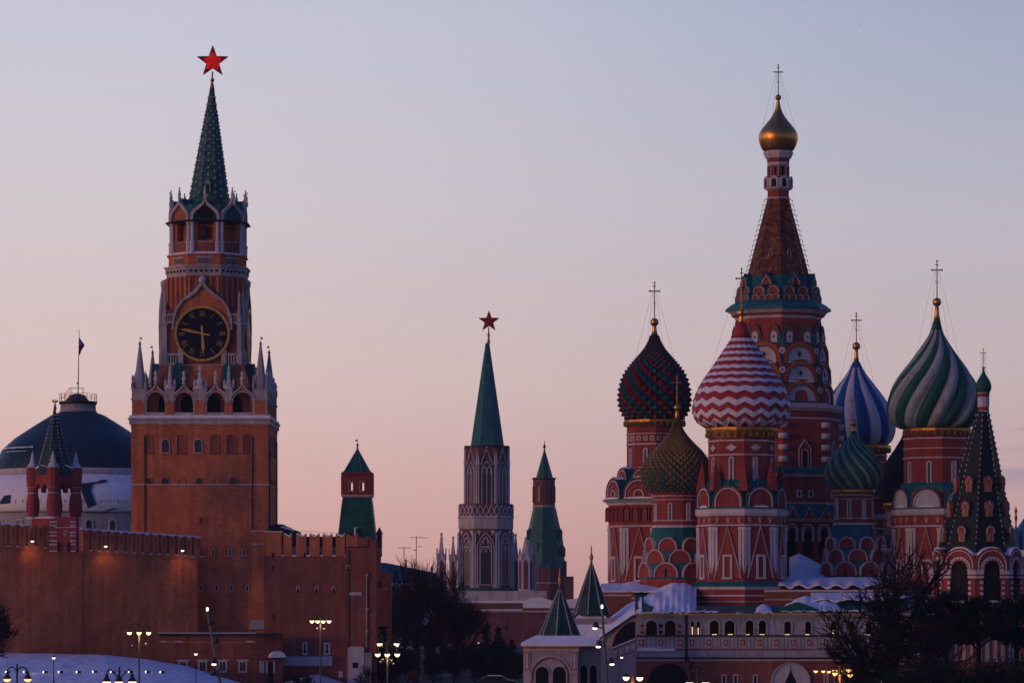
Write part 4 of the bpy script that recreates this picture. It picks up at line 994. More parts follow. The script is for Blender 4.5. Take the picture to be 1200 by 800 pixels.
# ------------------------------------------------------------------ the cathedral
CA = thing('cathedral', 'many domed red brick cathedral with striped and studded onion domes and snowy galleries', 'cathedral', 912, 366)
C8 = cos(pi/8)
def ringm(m, tw, mt, prof, rot=22.5, n=8, dx=0):
    m.lathe(mt, tw.ax+dx, 0, [(p_[0], tw.z(p_[1], p_[0]*.85))+tuple(p_[2:]) for p_ in prof], n, radians(rot))
def cross(tw, par, ytop, ybase, dx=0, s=1., wires=None, mt='gold_dull'):
    m = tw.mb(); x = tw.ax+dx; h = ybase-ytop
    m.tube(mt, (x, 0, 700-ybase), (x, 0, 700-ytop), .75*s, .6*s, 5)
    zb = 700-ytop-h*.24; L = 5.6*s
    m.box(mt, x-L, x+L, -.55*s, .55*s, zb-.65*s, zb+.65*s); m.box(mt, x-1.7*s, x+1.7*s, -.5*s, .5*s, zb+h*.14-.5*s, zb+h*.14+.5*s)
    for a, b in ((x-L, zb), (x+L, zb), (x, 700-ytop)): m.ball(mt, a, 0, b, 1.1*s, 6)
    m.tube(mt, (x-2*s, 0, zb-h*.33+1*s), (x+2*s, 0, zb-h*.33-1*s), .45*s, n=4)
    o = m.build('dome_cross', par)
    if wires:
        for sg in (-1, 1):
            m = tw.mb(); m.tube('metal_dark', (x+sg*2.5*s, 0, zb), (x+sg*wires[0], -2, 700-wires[1]), .13, n=3); m.build('guy_wire', par)
            m = tw.mb(); m.tube('metal_dark', (x+sg*1.5*s, 0, zb), (x+sg*wires[0]*.5, -wires[0]*.8, 700-wires[1]), .13, n=3); m.build('guy_wire', par)
def finial(tw, par, yball, rb, y0, y1, r0, r1, dx=0):
    m = tw.mb(); x = tw.ax+dx
    m.ball('gold', x, 0, 700-yball, rb, 14)
    m.lathe('gold', x, 0, [(r0, 700-y1), (r1*1.25, 700-(y0+y1)/2), (r1, 700-y0-1), (r1*1.5, 700-y0+1)], 12, 0, True)
    m.build('gilt_finial', par)
def resample(prof, n, sub=8):
    c = catmull(prof, sub); L = [0]
    for a, b in zip(c, c[1:]): L.append(L[-1]+math.hypot(a[0]-b[0], a[1]-b[1]))
    return c, L
def at_len(c, L, s):
    s = max(0, min(L[-1], s))
    for i in range(len(L)-1):
        if s <= L[i+1]: f = (s-L[i])/max(1e-9, L[i+1]-L[i]); return (lerp(c[i][0], c[i+1][0], f), lerp(c[i][1], c[i+1][1], f))
    return c[-1][:2]
def gore_dome(tw, par, prof, ng, twist, amp, mats, wid=.5, sub=8, rows=44, dx=0, label=None, dx1=None):
    """prof bottom to top; alternating gores, each a rounded rib, twisting upward"""
    m = tw.mb(); c, L = resample(prof, rows); n = ng*2*sub; vs = []; fs = []; mm = []
    for i in range(rows+1):
        r, py = at_len(c, L, L[-1]*i/rows); f = i/rows
        for j in range(n):
            g_ = (j/sub) % 1.; lob = abs(sin(pi*g_))**.7
            k = (j//sub) % 2
            am = amp*(1 if k else .75)*min(1, r/ (prof[2][0]+1))
            a = 2*pi*j/n+twist*f**1.15
            rr = r*(1-am*.6+am*lob); vs.append((tw.ax+lerp(dx, dx if dx1 is None else dx1, f)+rr*sin(a), -rr*cos(a), 700-py))
    for i in range(rows):
        for j in range(n):
            fs.append((i*n+j, i*n+(j+1) % n, (i+1)*n+(j+1) % n, (i+1)*n+j)); mm.append(mats[(j//sub) % 2] if i/rows < .93 else mats[0])
    fs.append(tuple(reversed(range(n)))); mm.append(mats[0]); fs.append(tuple(rows*n+j for j in range(n))); mm.append(mats[0])
    m.add(vs, fs, mm, True); return m.build('onion_dome', par, label)
def stud_dome(tw, par, prof, n, h, colfn, base, k=1.0, label=None, minds=1.2):
    m = tw.mb(); c, L = resample(prof, 0); rings = []; s = 0
    while s < L[-1]: 
        r, py = at_len(c, L, s); rings.append((r, py)); s += max(minds, 2*pi*r/n/2*k)
    rings.append(c[-1][:2])
    P = lambda r, py, a: (tw.ax+r*sin(a), -r*cos(a), 700-py)
    m.lathe(base, tw.ax, 0, [(r*.985, 700-py) for r, py in rings], n, 0)
    for i in range(len(rings)-2):
        (r0, y0), (r1, y1), (r2, y2) = rings[i], rings[i+1], rings[i+2]
        if r1 < 3.2: continue
        hh = h*min(1, r1/prof[2][0]+.12)
        # outward direction of the profile
        tx, ty = r2-r0, -(y2-y0); tl = math.hypot(tx, ty); nx_, nz_ = ty/tl, -tx/tl
        for j in range(n):
            a = 2*pi*(j+.5*(i % 2))/n; d = pi/n
            ap = (tw.ax+(r1+hh*nx_)*sin(a), -(r1+hh*nx_)*cos(a), 700-y1+hh*nz_)
            v = [P(r0, y0, a), P(r1, y1, a+d), P(r2, y2, a), P(r1, y1, a-d), ap]
            cu, cd = colfn(i, j)
            m.add(v, [(0, 1, 4), (1, 2, 4), (2, 3, 4), (3, 0, 4)], [cd, cu, cu, cd])
    return m.build('onion_dome', par, label)
def zigzag_dome(tw, par, prof, n, rows_y, cols, label):
    m = tw.mb(); c = catmull(prof, 12)
    def rad(py):
        for a, b in zip(c, c[1:]):
            if b[1] <= py <= a[1]: return lerp(a[0], b[0], (a[1]-py)/max(1e-6, a[1]-b[1]))
        return c[0][0] if py > c[0][1] else c[-1][0]
    N2 = 2*n; K = 4
    for i in range(len(rows_y)-1):
        yb, yt = rows_y[i], rows_y[i+1]; AF = lambda y: pw(y, [(400, .35), (440, .6), (455, 1.1), (466, 2.1), (480, 2.9), (501, 2.9)]); amp0 = AF(yb); amp1 = AF(yt)
        vs = []; fs = []
        for k in range(K+1):
            f = k/K
            for j in range(N2):
                sg = 1 if j % 2 else -1; py = lerp(yb+sg*amp0, yt+sg*amp1, f)
                r = rad(min(rows_y[0], py))+.95*(1-f)-.15+.35*(1 if j % 2 else -1)
                a = 2*pi*j/N2; vs.append((tw.ax+r*sin(a), -r*cos(a), 700-py))
        for k in range(K):
            for j in range(N2): fs.append((k*N2+j, k*N2+(j+1) % N2, (k+1)*N2+(j+1) % N2, (k+1)*N2+j))
        # underside lip
        o = len(vs)
        for j in range(N2):
            sg = 1 if j % 2 else -1; py = yb+sg*amp0-.2; r = rad(min(rows_y[0], py))-1.2; a = 2*pi*j/N2; vs.append((tw.ax+r*sin(a), -r*cos(a), 700-py))
        for j in range(N2): fs.append((o+j, o+(j+1) % N2, (j+1) % N2, j))
        m.add(vs, fs, cols[i % len(cols)])
    m.lathe('dome_red', tw.ax, 0, [(r*.95, 700-py) for r, py in c], 24)
    return m.build('onion_dome', par, label)
def kok(tw, par, fr, s, z0, w, h, dep=7, roof='teal', fill='brick_red', kind='round', line='white', snow=False, name='kokoshnik_gable', t=1.3, d1=1.8):
    m = tw.mb()
    m.poly(fill, fr, shp(kind, s, z0, w, h), -dep, d1-.9)
    m.poly('brick_red', fr, band(kind, s, z0, w, h, t*1.2), -dep, d1)
    m.poly(line, fr, band(kind, s, z0, w-t*1.8, h-t*1.0, t*.75), -1, d1+.5)
    m.poly(roof, fr, band(kind, s, z0, w+1.4, h+.9, .8), -dep-2, d1+.7)
    if snow:
        c_ = curve(kind, w*.8, h)[2:-2] if kind == 'round' else curve(kind, w, h)[3:-3]
        up = [(s+x*.7, z0+z+.6+(h*.03)) for x, z in curve('round', w, h)][3:-3]
        lo = [(x, z+1.1+.6*math.sin(x)) for x, z in up]
        m.poly('snow', fr, up+list(reversed(lo)), -dep, d1-.3)
    return m.build(name, par)
def body_facet(tw, par, a, phi, w, y0, y1, dense=True):
    """white pilasters, tall brick triangle and window on one facet, rows y0 (top) to y1"""
    fr = tw.fr(a, phi); Z = lambda y: tw.z(y, a); H_ = y1-y0
    for sg in (-1, 1):
        m = tw.mb()
        for o, ww in ((w*.46, 1.6), (w*.36, 1.6)):
            m.poly('white', fr, [(sg*o-ww, Z(y0+2)), (sg*o+ww, Z(y0+2)), (sg*o+ww*.9, Z(y0+H_*.72)), (sg*(o+1.5), Z(y0+H_*.92)), (sg*o-ww*.9, Z(y0+H_*.72))], 0, 1.0)
        m.fbox('white', fr, sg*w*.41-w*.1, sg*w*.41+w*.1, Z(y0+3.4), Z(y0), 0, 1.5)
        m.build('pilaster_pair', par)
    m = tw.mb()
    m.poly('brick_red', fr, shp('tri', 0, Z(y1), w*.86, H_*1.02), 0, 1.8); m.poly('pink', fr, band('tri', 0, Z(y1), w*.86, H_*1.02, 1.25), 0, 2.5); m.build('tall_gable', par)
    tw.win(par, fr, 0, y1-1, y1-H_*.42, w*.17, a, 'flat', w*.06, 'white', 'glass', 3.6)
def frieze(tw, par, R, y0, y1, nper=3):
    a = R*C8
    for phi in [22.5+45*k for k in range(8)]:
        m = tw.mb(); fr = tw.fr(a, phi); w = a*.8284
        for i in range(nper):
            s = (i-(nper-1)/2)*w/nper; zc = (tw.z(y0, a)+tw.z(y1, a))/2
            m.poly('pink', fr, [(s+2.2*cos(2*pi*k/8), zc+.8+2.2*sin(2*pi*k/8)) for k in range(8)], 0, .9)
            m.poly('brick_dark', fr, [(s+1.2*cos(2*pi*k/8), zc+.8+1.2*sin(2*pi*k/8)) for k in range(8)], .9, 1.1)
            m.fbox('pink', fr, s-.9, s+.9, zc-3.6, zc-1.3, 0, .8)
        m.build('frieze', par)
def band8(tw, par, mt, R, y0, y1, rot=22.5, n=8, dx=0, name='string_course'):
    m = tw.mb(); ringm(m, tw, mt, [(R, y1), (R, y0)], rot, n, dx); return m.build(name, par)
def chapel(label, cx, D, p_):
    tw = T(cx, D); R, yb = p_['drum']; rim0, rim1, Rr = p_['rim']; Rk = p_['kokR']; ky0, kh = p_['kok']; c0, c1, Rc = p_['cornice']; Rb, b0, b1 = p_['body']
    m = tw.mb()
    ringm(m, tw, 'brick_red', [(p_.get('Rbase', Rb+8), 812), (p_.get('Rbase', Rb+8), b1+9), (Rb, b1), (Rb, c1+1), (Rb, c1), (Rk, c1-2), (Rk, ky0), (R+6, ky0-kh*.8), (R, yb-6), (R, rim1)])
    root = m.build('chapel_tower', CA, label)
    # gilded rim under the dome
    m = tw.mb(); ringm(m, tw, 'gold_dull', [(R+1, rim1+1), (Rr-2, rim1-1), (Rr, rim0+3), (Rr, rim0), (Rr-4, rim0-1)], 22.5, 16)
    for j in range(32):
        a = 2*pi*j/32; m.lathe('gold_dull', tw.ax+(Rr-1)*sin(a), -(Rr-1)*cos(a), [(1.3, 700-rim1-1.5), (1.8, 700-rim1+3)], 4)
    m.build('gilded_rim', root)
    a = R*C8
    dr0 = rim1
    for y in p_['lines']: band8(tw, root, 'white' if y[1] > 1.2 else 'pink', R+1.2, y[0], y[0]+y[1])
    for phi in [22.5+45*k for k in range(8)]:
        fr = tw.fr(a, phi); w = a*.8284
        if p_.get('diamond'):
            m = tw.mb(); zc = tw.z(p_['diamond'], a); m.poly('brick_dark', fr, [(0, zc-5.2), (9, zc), (0, zc+5.2), (-9, zc)], 0, .7); m.poly('white', fr, [(0, zc-4), (7, zc), (0, zc+4), (-7, zc)], 0, 1.4); m.build('diamond_panel', root)
        if p_.get('dots'):
            m = tw.mb(); zc = tw.z(p_['dots'], a)
            for i in range(3): s = (i-1)*w/3; m.fbox('pink', fr, s-2.6, s+2.6, zc-2.8, zc+2.8, 0, .8); m.fbox('brick_dark', fr, s-1.3, s+1.3, zc-1.3, zc+1.3, .8, 1.)
            m.build('square_panels', root)
        wy0, wy1 = p_['win']; lit = (round(phi) % 90 < 45)
        tw.win(root, fr, 0, wy1, wy0, 3.0, a, 'round', 1.6, 'white', 'glass' if (phi > 180) == p_.get('open_left', True) else 'white', 1.4)
        # big round gables round the foot of the drum
        ak = Rk*C8; fk = tw.fr(ak, phi); wk = ak*.8284
        kok(tw, root, fk, 0, tw.z(ky0, ak), wk*.88, kh, 10, fill=p_.get('kokfill', 'brick_red'), t=1.8, d1=1.5, snow=p_.get('kokroof', False))
        if p_.get('kokline'): 
            m = tw.mb(); 
            for i in range(11):
                b_ = pi*i/10; rr = wk*.32; m.ball('white', fk[0]+fk[2]*rr*cos(b_)+fk[4]*2, fk[1]+fk[3]*rr*cos(b_)+fk[5]*2, tw.z(ky0, ak)+2+rr*sin(b_), .9, 5)
            m.poly('white', fk, band('round', 0, tw.z(ky0, ak)+1, wk*.3, kh*.45, 1.4), 0, 2.2); m.build('beaded_arch', root)
        if p_.get('spikes'):
            f3 = tw.fr(0, phi+22.5); R3 = R+7; x, y = tw.ax+R3*sin(radians(phi+22.5)), -R3*cos(radians(phi+22.5))
            m = tw.mb(); m.lathe('brick_red', x, y, [(8.5, tw.z(yb+3, R)), (5, tw.z(yb-16, R)), (.6, tw.z(yb-31, R))], 4, radians(phi)); m.build('brick_spike', root)
            m = tw.mb(); m.lathe('teal', tw.ax+(R+2)*sin(radians(phi)), -(R+2)*cos(radians(phi)), [(9, tw.z(yb+4, R)), (4, tw.z(yb-6, R)), (.6, tw.z(yb-12, R))], 4, radians(phi+45)); m.build('valley_roof', root)
    m = tw.mb(); ringm(m, tw, 'teal', [(Rk-2, ky0-1), (Rk-6, ky0-kh*.55), (R+4, ky0-kh-4), (R, ky0-kh-8)]); m.build('valley_roof', root)
    m = tw.mb(); ringm(m, tw, 'teal', [(Rc, c0+1.5), (Rc, c0), (Rk-1, ky0-.5)]); m.build('cornice_roof', root)
    if p_.get('snowcor', 1):
        m = tw.mb()
        for k in range(8):
            if p_.get('snowcor', 1) == 2 or (k*7+int(cx)) % 3: ph = 22.5+45*k; f_ = tw.fr(Rc*C8-5, ph); zc = tw.z(c0-.4, Rc); ww = Rc*.32*(1 if p_.get('snowcor', 1) == 2 else .6); m.poly('snow', f_, [(-ww, zc), (ww, zc), (ww*.8, zc+1.6), (ww*.2, zc+2.4), (-ww*.6, zc+1.9)], -4, 4.5)
        m.build('snow_patches', root)
    m = tw.mb(); ringm(m, tw, 'white', [(Rb+1, c1+1), (Rb+2.5, c1-2), (Rc-1, c0+2.5), (Rc-1, c0+1.5)]); m.build('cornice', root)
    band8(tw, root, 'white', Rb+1.5, b0-2, b0-.2); frieze(tw, root, Rb, c1+1, b0-3)
    ab = Rb*C8
    for phi in [22.5+45*k for k in range(8)]: body_facet(tw, root, ab, phi, ab*.8284, b0+1, b1-2)
    r0, r1, Rr2 = p_['roof']; bR = p_.get('Rbase', Rb+8)
    m = tw.mb(); ringm(m, tw, p_.get('roofm', 'teal'), [(Rr2, r1), (Rr2, r1-1), (Rb-1, r0)]); m.build('skirt_roof', root)
    m = tw.mb(); ringm(m, tw, 'white', [(bR+.5, r1+3.4), (bR+1.4, r1)]); ringm(m, tw, 'white', [(bR+.8, r1+11.5), (bR+.8, r1+9.5)]); ringm(m, tw, 'pink', [(bR+.6, r1+18), (bR+.6, r1+16.8)]); m.build('base_bands', root)
    return tw, root

# central church ---------------------------------------------------------------
c = T(912, 368); Zc = c.z
m = c.mb()
ringm(m, c, 'brick_red', [(80, 812), (78, 655), (78, 605), (72, 592), (72, 482), (62, 474), (60, 440), (55, 400), (50, 372), (50, 368)])
cen = m.build('central_church', CA, 'tall central church with red tent roof and small gold dome')
m = c.mb(); ringm(m, c, 'white', [(50, 372), (52, 368), (60, 361), (60, 360)]); ringm(m, c, 'brick_red', [(53.5, 368.5), (55.5, 366)]); m.build('cornice', cen)
m = c.mb(); ringm(m, c, 'teal', [(62, 361), (62, 358.5), (56, 354), (48, 350), (46, 349)]); m.build('eaves_roof', cen)
# tent with gilded crockets
m = c.mb(); tp = [(41, 352), (36, 322), (13, 234), (12, 232)]; m.lathe('tent_brick', c.ax, 0, [(r, 700-y) for r, y in tp], 8, radians(22.5))
for j in range(8):
    ph = 22.5+45*j
    for i in range(7):
        y = 318-i*12; r = lerp(37.4, 13.3, (330-y)/94)*C8; f_ = c.fr(r, ph)
        for s in ((-r*.2, r*.2) if i < 4 else (0,)):
            m.ball('dome_teal' if i % 2 else 'amber', f_[0]+f_[2]*s+f_[4]*.2, f_[1]+f_[3]*s+f_[5]*.2, 700-y, .9, 6)
    f_ = c.fr(lerp(37.4, 13.3, 30/94)*C8, ph); m.poly('cream', f_, band('point', 0, 700-303, 5, 9, 1.), -1, 1.2)
tent = m.build('tent_roof', cen, 'steep red brick tent roof')
for j in range(8):
    a = radians(22.5)+2*pi*(j+.5)/8; m = c.mb(); N_ = 17
    for i in range(N_):
        y = lerp(330, 236, i/(N_-1)); r = lerp(37.4, 13.3, (330-y)/94)
        for k in range(6):     # little gilt curls
            b0_, b1_ = pi*1.5*k/6-.6, pi*1.5*(k+1)/6-.6
            P = lambda b: ((r+1.4+2.0*cos(b)), 700-y+2.4*sin(b))
            (ra, za), (rb_, zb_) = P(b0_), P(b1_)
            m.tube('gold_dull', (c.ax+ra*sin(a), -ra*cos(a), za), (c.ax+rb_*sin(a), -rb_*cos(a), zb_), .5, n=4)
    m.build('crocket_rib', tent)
for j in range(8):
    ph = 22.5+45*j; a = 46*C8; fr = c.fr(a, ph); w = a*.8284
    kok(c, cen, fr, 0, c.z(333, a), 13, 14, 6, kind='ogee', line='stone', roof='teal', t=1.3)
    for s in (-w*.25, w*.25): kok(c, cen, fr, s, c.z(343, a), w*.42, 9, 5, line='stone', roof='teal', t=1.1, d1=3)
    for s in (-w*.36, -w*.12, w*.12, w*.36): kok(c, cen, fr, s, c.z(351, a), w*.25, 7.5, 5, line='stone', roof='teal', t=.9, d1=4.4)
m = c.mb(); ringm(m, c, 'teal', [(46, 351), (43, 338), (38, 322)]); m.build('valley_roof', cen)
# neck and small gold dome
m = c.mb()
pr = [(13, 234, 'white'), (14, 232, 'brick_red'), (12.5, 231, 'brick_red'), (12.5, 224, 'white'), (16, 222, 'white'), (16.5, 210, 'brick_red'), (12.5, 208, 'brick_red'), (12, 195, 'white'), (13, 194, 'white'), (13, 191, 'brick_red'), (12.8, 190.9, 'brick_red'), (13.5, 186.5, 'white'), (15, 186, 'white'), (17.6, 180), (17.4, 178)]
m.lathe('white', c.ax, 0, [(p_[0], 700-p_[1])+tuple(p_[2:]) for p_ in pr], 8, radians(22.5)); neck = m.build('neck_drum', cen)
for j in range(8):
    fr = c.fr(16.3*C8, 22.5+45*j); m = c.mb(); m.poly('dark', fr, shp('round', 0, 700-220, 5.5, 9), 0, .3); m.poly('white', fr, band('round', 0, 700-221, 10, 13.5, 2), 0, 1.4); m.build('little_arch', neck)
    fr = c.fr(12.2*C8, 22.5+45*j); m = c.mb(); m.fbox('dark', fr, -1, 1, 700-206, 700-197, 0, .3); m.fbox('greystone', fr, 3.5, 4.8, 700-208, 700-195, 0, 1); m.build('slit_window', neck)
m = c.mb(); pg = catmull([(14.5, 179), (19.5, 174), (23, 163.5), (21.5, 155), (15, 146), (8.5, 138), (4, 129), (2, 120), (1.4, 115)], 5); m.lathe('gold', c.ax, 0, [(r, 700-y) for r, y in pg], 40, 0, True); gd_ = m.build('onion_dome', cen, 'small gilded onion dome')
m = c.mb(); m.ball('gold_dull', c.ax, 0, 700-114.5, 3.6); m.build('gilt_ball', cen)
cross(c, cen, 76, 112, 0, .85, (19, 150), 'metal_dark')
# tiers of round gables
for j in range(8):
    ph = 22.5+45*j
    for (yb, R_a, hh, fillm) in ((473, 62.5, 27, 'white'), (447, 60, 24, 'white'), (425, 57, 24.5, 'white')):
        a = R_a*C8; fr = c.fr(a, ph); w = a*.8284
        m = c.mb(); zb = Zc(yb, a)
        m.poly('arch_orange', fr, band('round', 0, zb, w*.93, hh, 3.4), -12, 3); m.poly('brick_red', fr, band('round', 0, zb, w*.98, hh+1.3, 1.6), -12, 2.2); m.poly('brick_dark', fr, band('round', 0, zb, w*.93-5, hh-2.6, 2.2), -2, 3.6)
        m.poly('white', fr, shp('round', 0, zb, w*.93-8, hh-4.2), -10, 1.0)
        if yb != 473:
            for k in range(8): 
                b_ = pi*k/4; zc = zb+hh*.42; m.poly('dark', fr, [(.6*cos(b_+1.57), zc+.6*sin(b_+1.57)), (5.2*cos(b_), zc+5.2*sin(b_)), (.6*cos(b_-1.57), zc+.6*sin(b_-1.57))], 1., 1.35)
            m.poly('dark', fr, [(1.6*cos(2*pi*k/8), zb+hh*.42+1.6*sin(2*pi*k/8)) for k in range(8)], 1, 1.4)
        else: m.poly('brick_red', fr, shp('round', 0, zb, w*.34, hh*.62), 0, 1.5)
        m.poly('teal', fr, band('round', 0, zb, w*1.0, hh+2.2, .9), -14, 2.6)
        m.build('round_gable', cen)
        m = c.mb(); m.fbox('snow', fr, -w*.35, w*.35, zb-.3, zb+.9, 1, 5); m.build('snow_patch', cen)
        # porthole at the corner between facets
        f2 = c.fr(R_a*.985, ph+22.5); m = c.mb(); zc = zb+hh*.98
        for rr, mt, d in ((6.2, 'teal', 1.2), (5.2, 'brick_red', 2), (3.8, 'white', 2.6), (1.2, 'dark', 2.9)): m.poly(mt, f2, [(rr*cos(2*pi*k/10), zc-10+rr*sin(2*pi*k/10)) for k in range(10)], -6, d)
        m.build('porthole', cen)
    a = 54*C8; fr = c.fr(a, ph); w = a*.8284
    for s in (-w*.28, w*.28):
        m = c.mb(); zb = Zc(402, a)
        m.poly('brick_dark', fr, shp('point', s, zb, 13, 22), -6, 1.2); m.poly('white', fr, shp('round', s, zb+1, 7.6, 13), 0, 2.2); m.poly('dark', fr, [(s+1.2*cos(2*pi*k/6), zb+7.6+1.2*sin(2*pi*k/6)) for k in range(6)], 2, 2.6); m.poly('teal', fr, band('point', s, zb, 14, 23, .7), -6, 1.6)
        m.build('niche', cen)
    m = c.mb(); f2 = c.fr(54, ph+22.5); m.poly('teal', f2, [(-4, Zc(404, a)), (4, Zc(404, a)), (3, Zc(390, a)), (-3, Zc(390, a))], -6, 1.2); m.build('corner_hood', cen)
m = c.mb(); ringm(m, c, 'teal', [(68, 473), (62, 468)]); m.build('ledge_roof', cen)
m = c.mb(); ringm(m, c, 'pink', [(73, 481), (76, 477), (76, 473.5), (70, 472)]); m.build('cornice', cen)
m = c.mb(); ringm(m, c, 'pink', [(72.8, 491), (73.4, 490), (73.4, 488.5)])
for ph in [22.5+45*j for j in range(8)]:
    fr = c.fr(72*C8, ph)
    for i in range(10): s = (i-4.5)*5.2; m.fbox('brick_dark', fr, s-1.5, s+1.2, Zc(487.5, 68), Zc(483, 68), 0, .9)
m.build('corbel_band', cen)
for j in range(8):
    ph = 45*j; a = radians(ph); x, y = c.ax+71.2*sin(a), -71.2*cos(a)
    for yy in (494, 507, 520.5, 534):
        m = c.mb(); m.lathe('white', x, y, [(5.6, Zc(yy+6.6, 68)), (5.9, Zc(yy+3, 68)), (5.6, Zc(yy, 68))], 8, a, True); m.build('corner_stone', cen)
    ph += 22.5; fr = c.fr(72*C8, ph); m = c.mb(); zb = Zc(550, 68)
    m.poly('brick_red', fr, shp('gable', 0, zb, 15, 34), 0, 1.2); m.poly('pink', fr, band('gable', 0, zb, 16, 35, .9), 0, 2.0); m.poly('pink', fr, band('round', 0, zb, 9, 24, .8), 0, 2.0); m.poly('dark', fr, shp('flat', 0, zb, 5.5, 21), 0, 1.5); m.build('gabled_window', cen)
m = c.mb(); ringm(m, c, 'teal', [(78, 554.5), (78, 551), (71, 545)]); m.build('skirt_roof', cen)
m = c.mb(); ringm(m, c, 'pink', [(75, 558.5), (77, 554.5)]); ringm(m, c, 'pink', [(72.6, 590), (72.9, 588)]); m.build('cornice', cen)
for ph in [22.5+45*j for j in range(8)]:
    fr = c.fr(72*C8, ph)
    for s in (-7, 8): c.win(cen, fr, s, 581, 575, 3.4, 68, 'flat', 1.5, 'white', 'dark', 1.2)
m = c.mb(); ringm(m, c, 'teal', [(86, 607), (84, 603), (73, 590)]); m.build('lower_roof', cen)
m = c.mb(); ringm(m, c, 'pink', [(82, 611), (85, 607.2)]); m.build('cornice', cen)
for ph in [22.5+45*j for j in range(8)]:
    fr = c.fr(80*C8, ph)
    for i in range(3):
        s = (i-1)*21
        m = c.mb(); m.poly('brick_red', fr, shp('tri', s, Zc(606, 78), 14, 13), -8, 5); m.poly('pink', fr, band('tri', s, Zc(606, 78), 14, 13, 1.2), -1, 5.6); m.poly('teal', fr, band('tri', s, Zc(606, 78), 16, 15, .8), -12, 5.2); m.build('roof_gable', cen)
        m = c.mb(); m.poly('dark', fr, shp('round', s, Zc(650, 78), 12, 35), 0, .5); m.poly('pink', fr, band('round', s, Zc(634, 78), 17, 21, 2.2), 0, 2); m.poly('white', fr, band('round', s, Zc(634, 78), 12, 17, .8), 0, 2.4)
        m.lathe('brick_red', fr[0]+fr[2]*(s+10.5)+fr[4]*2, fr[1]+fr[3]*(s+10.5)+fr[5]*2, [(2.6, Zc(656, 78)), (3.6, Zc(648, 78)), (2.2, Zc(640, 78)), (2.8, Zc(634, 78))], 8); m.build('arcade_arch', cen)

# red and white zigzag dome in front --------------------------------------------
tw, r_ = chapel('front chapel under the red and white zigzag dome', 869, 345, dict(rim=(500, 511, 42.5), drum=(39, 572), lines=((515, 1.5), (531.5, 1.6)), diamond=524, win=(536, 562), open_left=True, spikes=True,
    kokR=52, kok=(593.5, 24), cornice=(594, 603, 55), body=(52, 616, 679), roof=(679, 687, 60), Rbase=59))
pz = [(38, 501), (48, 498), (54, 492), (57.3, 483), (57, 474), (54, 463), (49, 452), (42, 441), (33.5, 429), (25, 416), (16, 403), (10.5, 393), (8.6, 385), (7, 380)]
zigzag_dome(tw, r_, pz, 18, [501, 499, 493.5, 489, 482.5, 476, 469, 461.5, 454.5, 449.5, 445, 441, 437, 433, 428.5, 424, 419.5, 416, 412, 408.5, 404.5, 400.5, 396.5], ['dome_red', 'dome_white'], 'onion dome in red and white zigzag bands')
m = tw.mb(); m.lathe('dome_red', tw.ax, 0, [(12, 700-396), (8.4, 700-388), (6.2, 700-381), (5, 700-379)], 16, 0, True); m.build('dome_neck', r_)
finial(tw, r_, 366.5, 4.8, 368, 380, 5, 2.6); cross(tw, r_, 315, 362, 0, 1.1, (40, 445))
# maroon and teal studded dome on the left ---------------------------------------
tw, r_ = chapel('left chapel under the maroon and teal studded dome', 767, 365, dict(rim=(491, 498, 36.5), drum=(32.5, 556), lines=((507, 1.2), (519, 1.6)), dots=513, win=(526, 546), kokR=56, kok=(585, 25), kokline=True,
    kokroof=True, cornice=(584, 590, 61), snowcor=2, body=(54, 617, 682), roof=(682, 690, 66), roofm='snow', Rbase=65))
m = tw.mb()
for phi in [22.5+45*k for k in range(8)]:
    kok(tw, r_, tw.fr(40, phi), 0, tw.z(562, 40), 25, 14, 8, kind='round', snow=True)
a_ = 56*C8
for phi in [22.5+45*k for k in range(8)]:
    fr = tw.fr(a_-.5, phi); m = tw.mb()
    for i in range(4): m.poly('brick_dark', fr, shp('round', (i-1.5)*11, tw.z(610, a_), 6.5, 15), -3, .6); m.poly('brick_red', fr, band('round', (i-1.5)*11, tw.z(610, a_), 9.4, 17, 1.4), -3, 2.6)
    m.build('corbel_arches', r_)
pm = [(29, 491), (34.5, 485), (38.5, 475), (39, 463), (37, 451), (33.5, 441), (27.5, 431), (20, 421), (12.5, 411), (7, 401), (4.6, 393)]
stud_dome(tw, r_, pm, 20, 5.6, lambda i, j: (('dome_maroon', 'dome_maroon') if ((j+(i+1)//2) % 2) < 1 else ('dome_teal', 'dome_teal')), 'dome_teal', .95, 'onion dome of maroon and teal pyramid studs')
m = tw.mb(); m.lathe('dome_teal', tw.ax, 0, [(6, 700-398), (3.8, 700-391)], 12, 0, True); m.build('dome_neck', r_)
finial(tw, r_, 377.5, 5, 380, 393, 3.8, 2.2); cross(tw, r_, 331, 373, 0, 1.05, (24, 425))
# green and white swirled dome on the right ---------------------------------------
tw, r_ = chapel('right chapel under the large green swirled dome', 1099, 352, dict(rim=(501, 509, 41), drum=(40, 574), lines=((512, 1.6), (524, 1.2), (535, 1.4)), win=(541, 566), open_left=True,
    kokR=52, kok=(594, 22), kokfill='white', cornice=(594, 602, 55), body=(53, 617, 688), roof=(688, 696, 59), Rbase=59))
pw_ = [(39, 502), (47, 497), (52, 487), (53.3, 474), (50.5, 460), (44.5, 446), (35, 431), (25, 417), (15, 402), (8, 390), (4.5, 377)]
gore_dome(tw, r_, pw_, 9, 1.45, .15, ('dome_green', 'dome_pale'), dx=-4.5, dx1=-1.2, label='onion dome swirled in dark green and pale stripes')
finial(tw, r_, 354, 5.2, 357, 378, 4.4, 2.2, -1); cross(tw, r_, 306, 349, -1, 1.05, (26, 420))
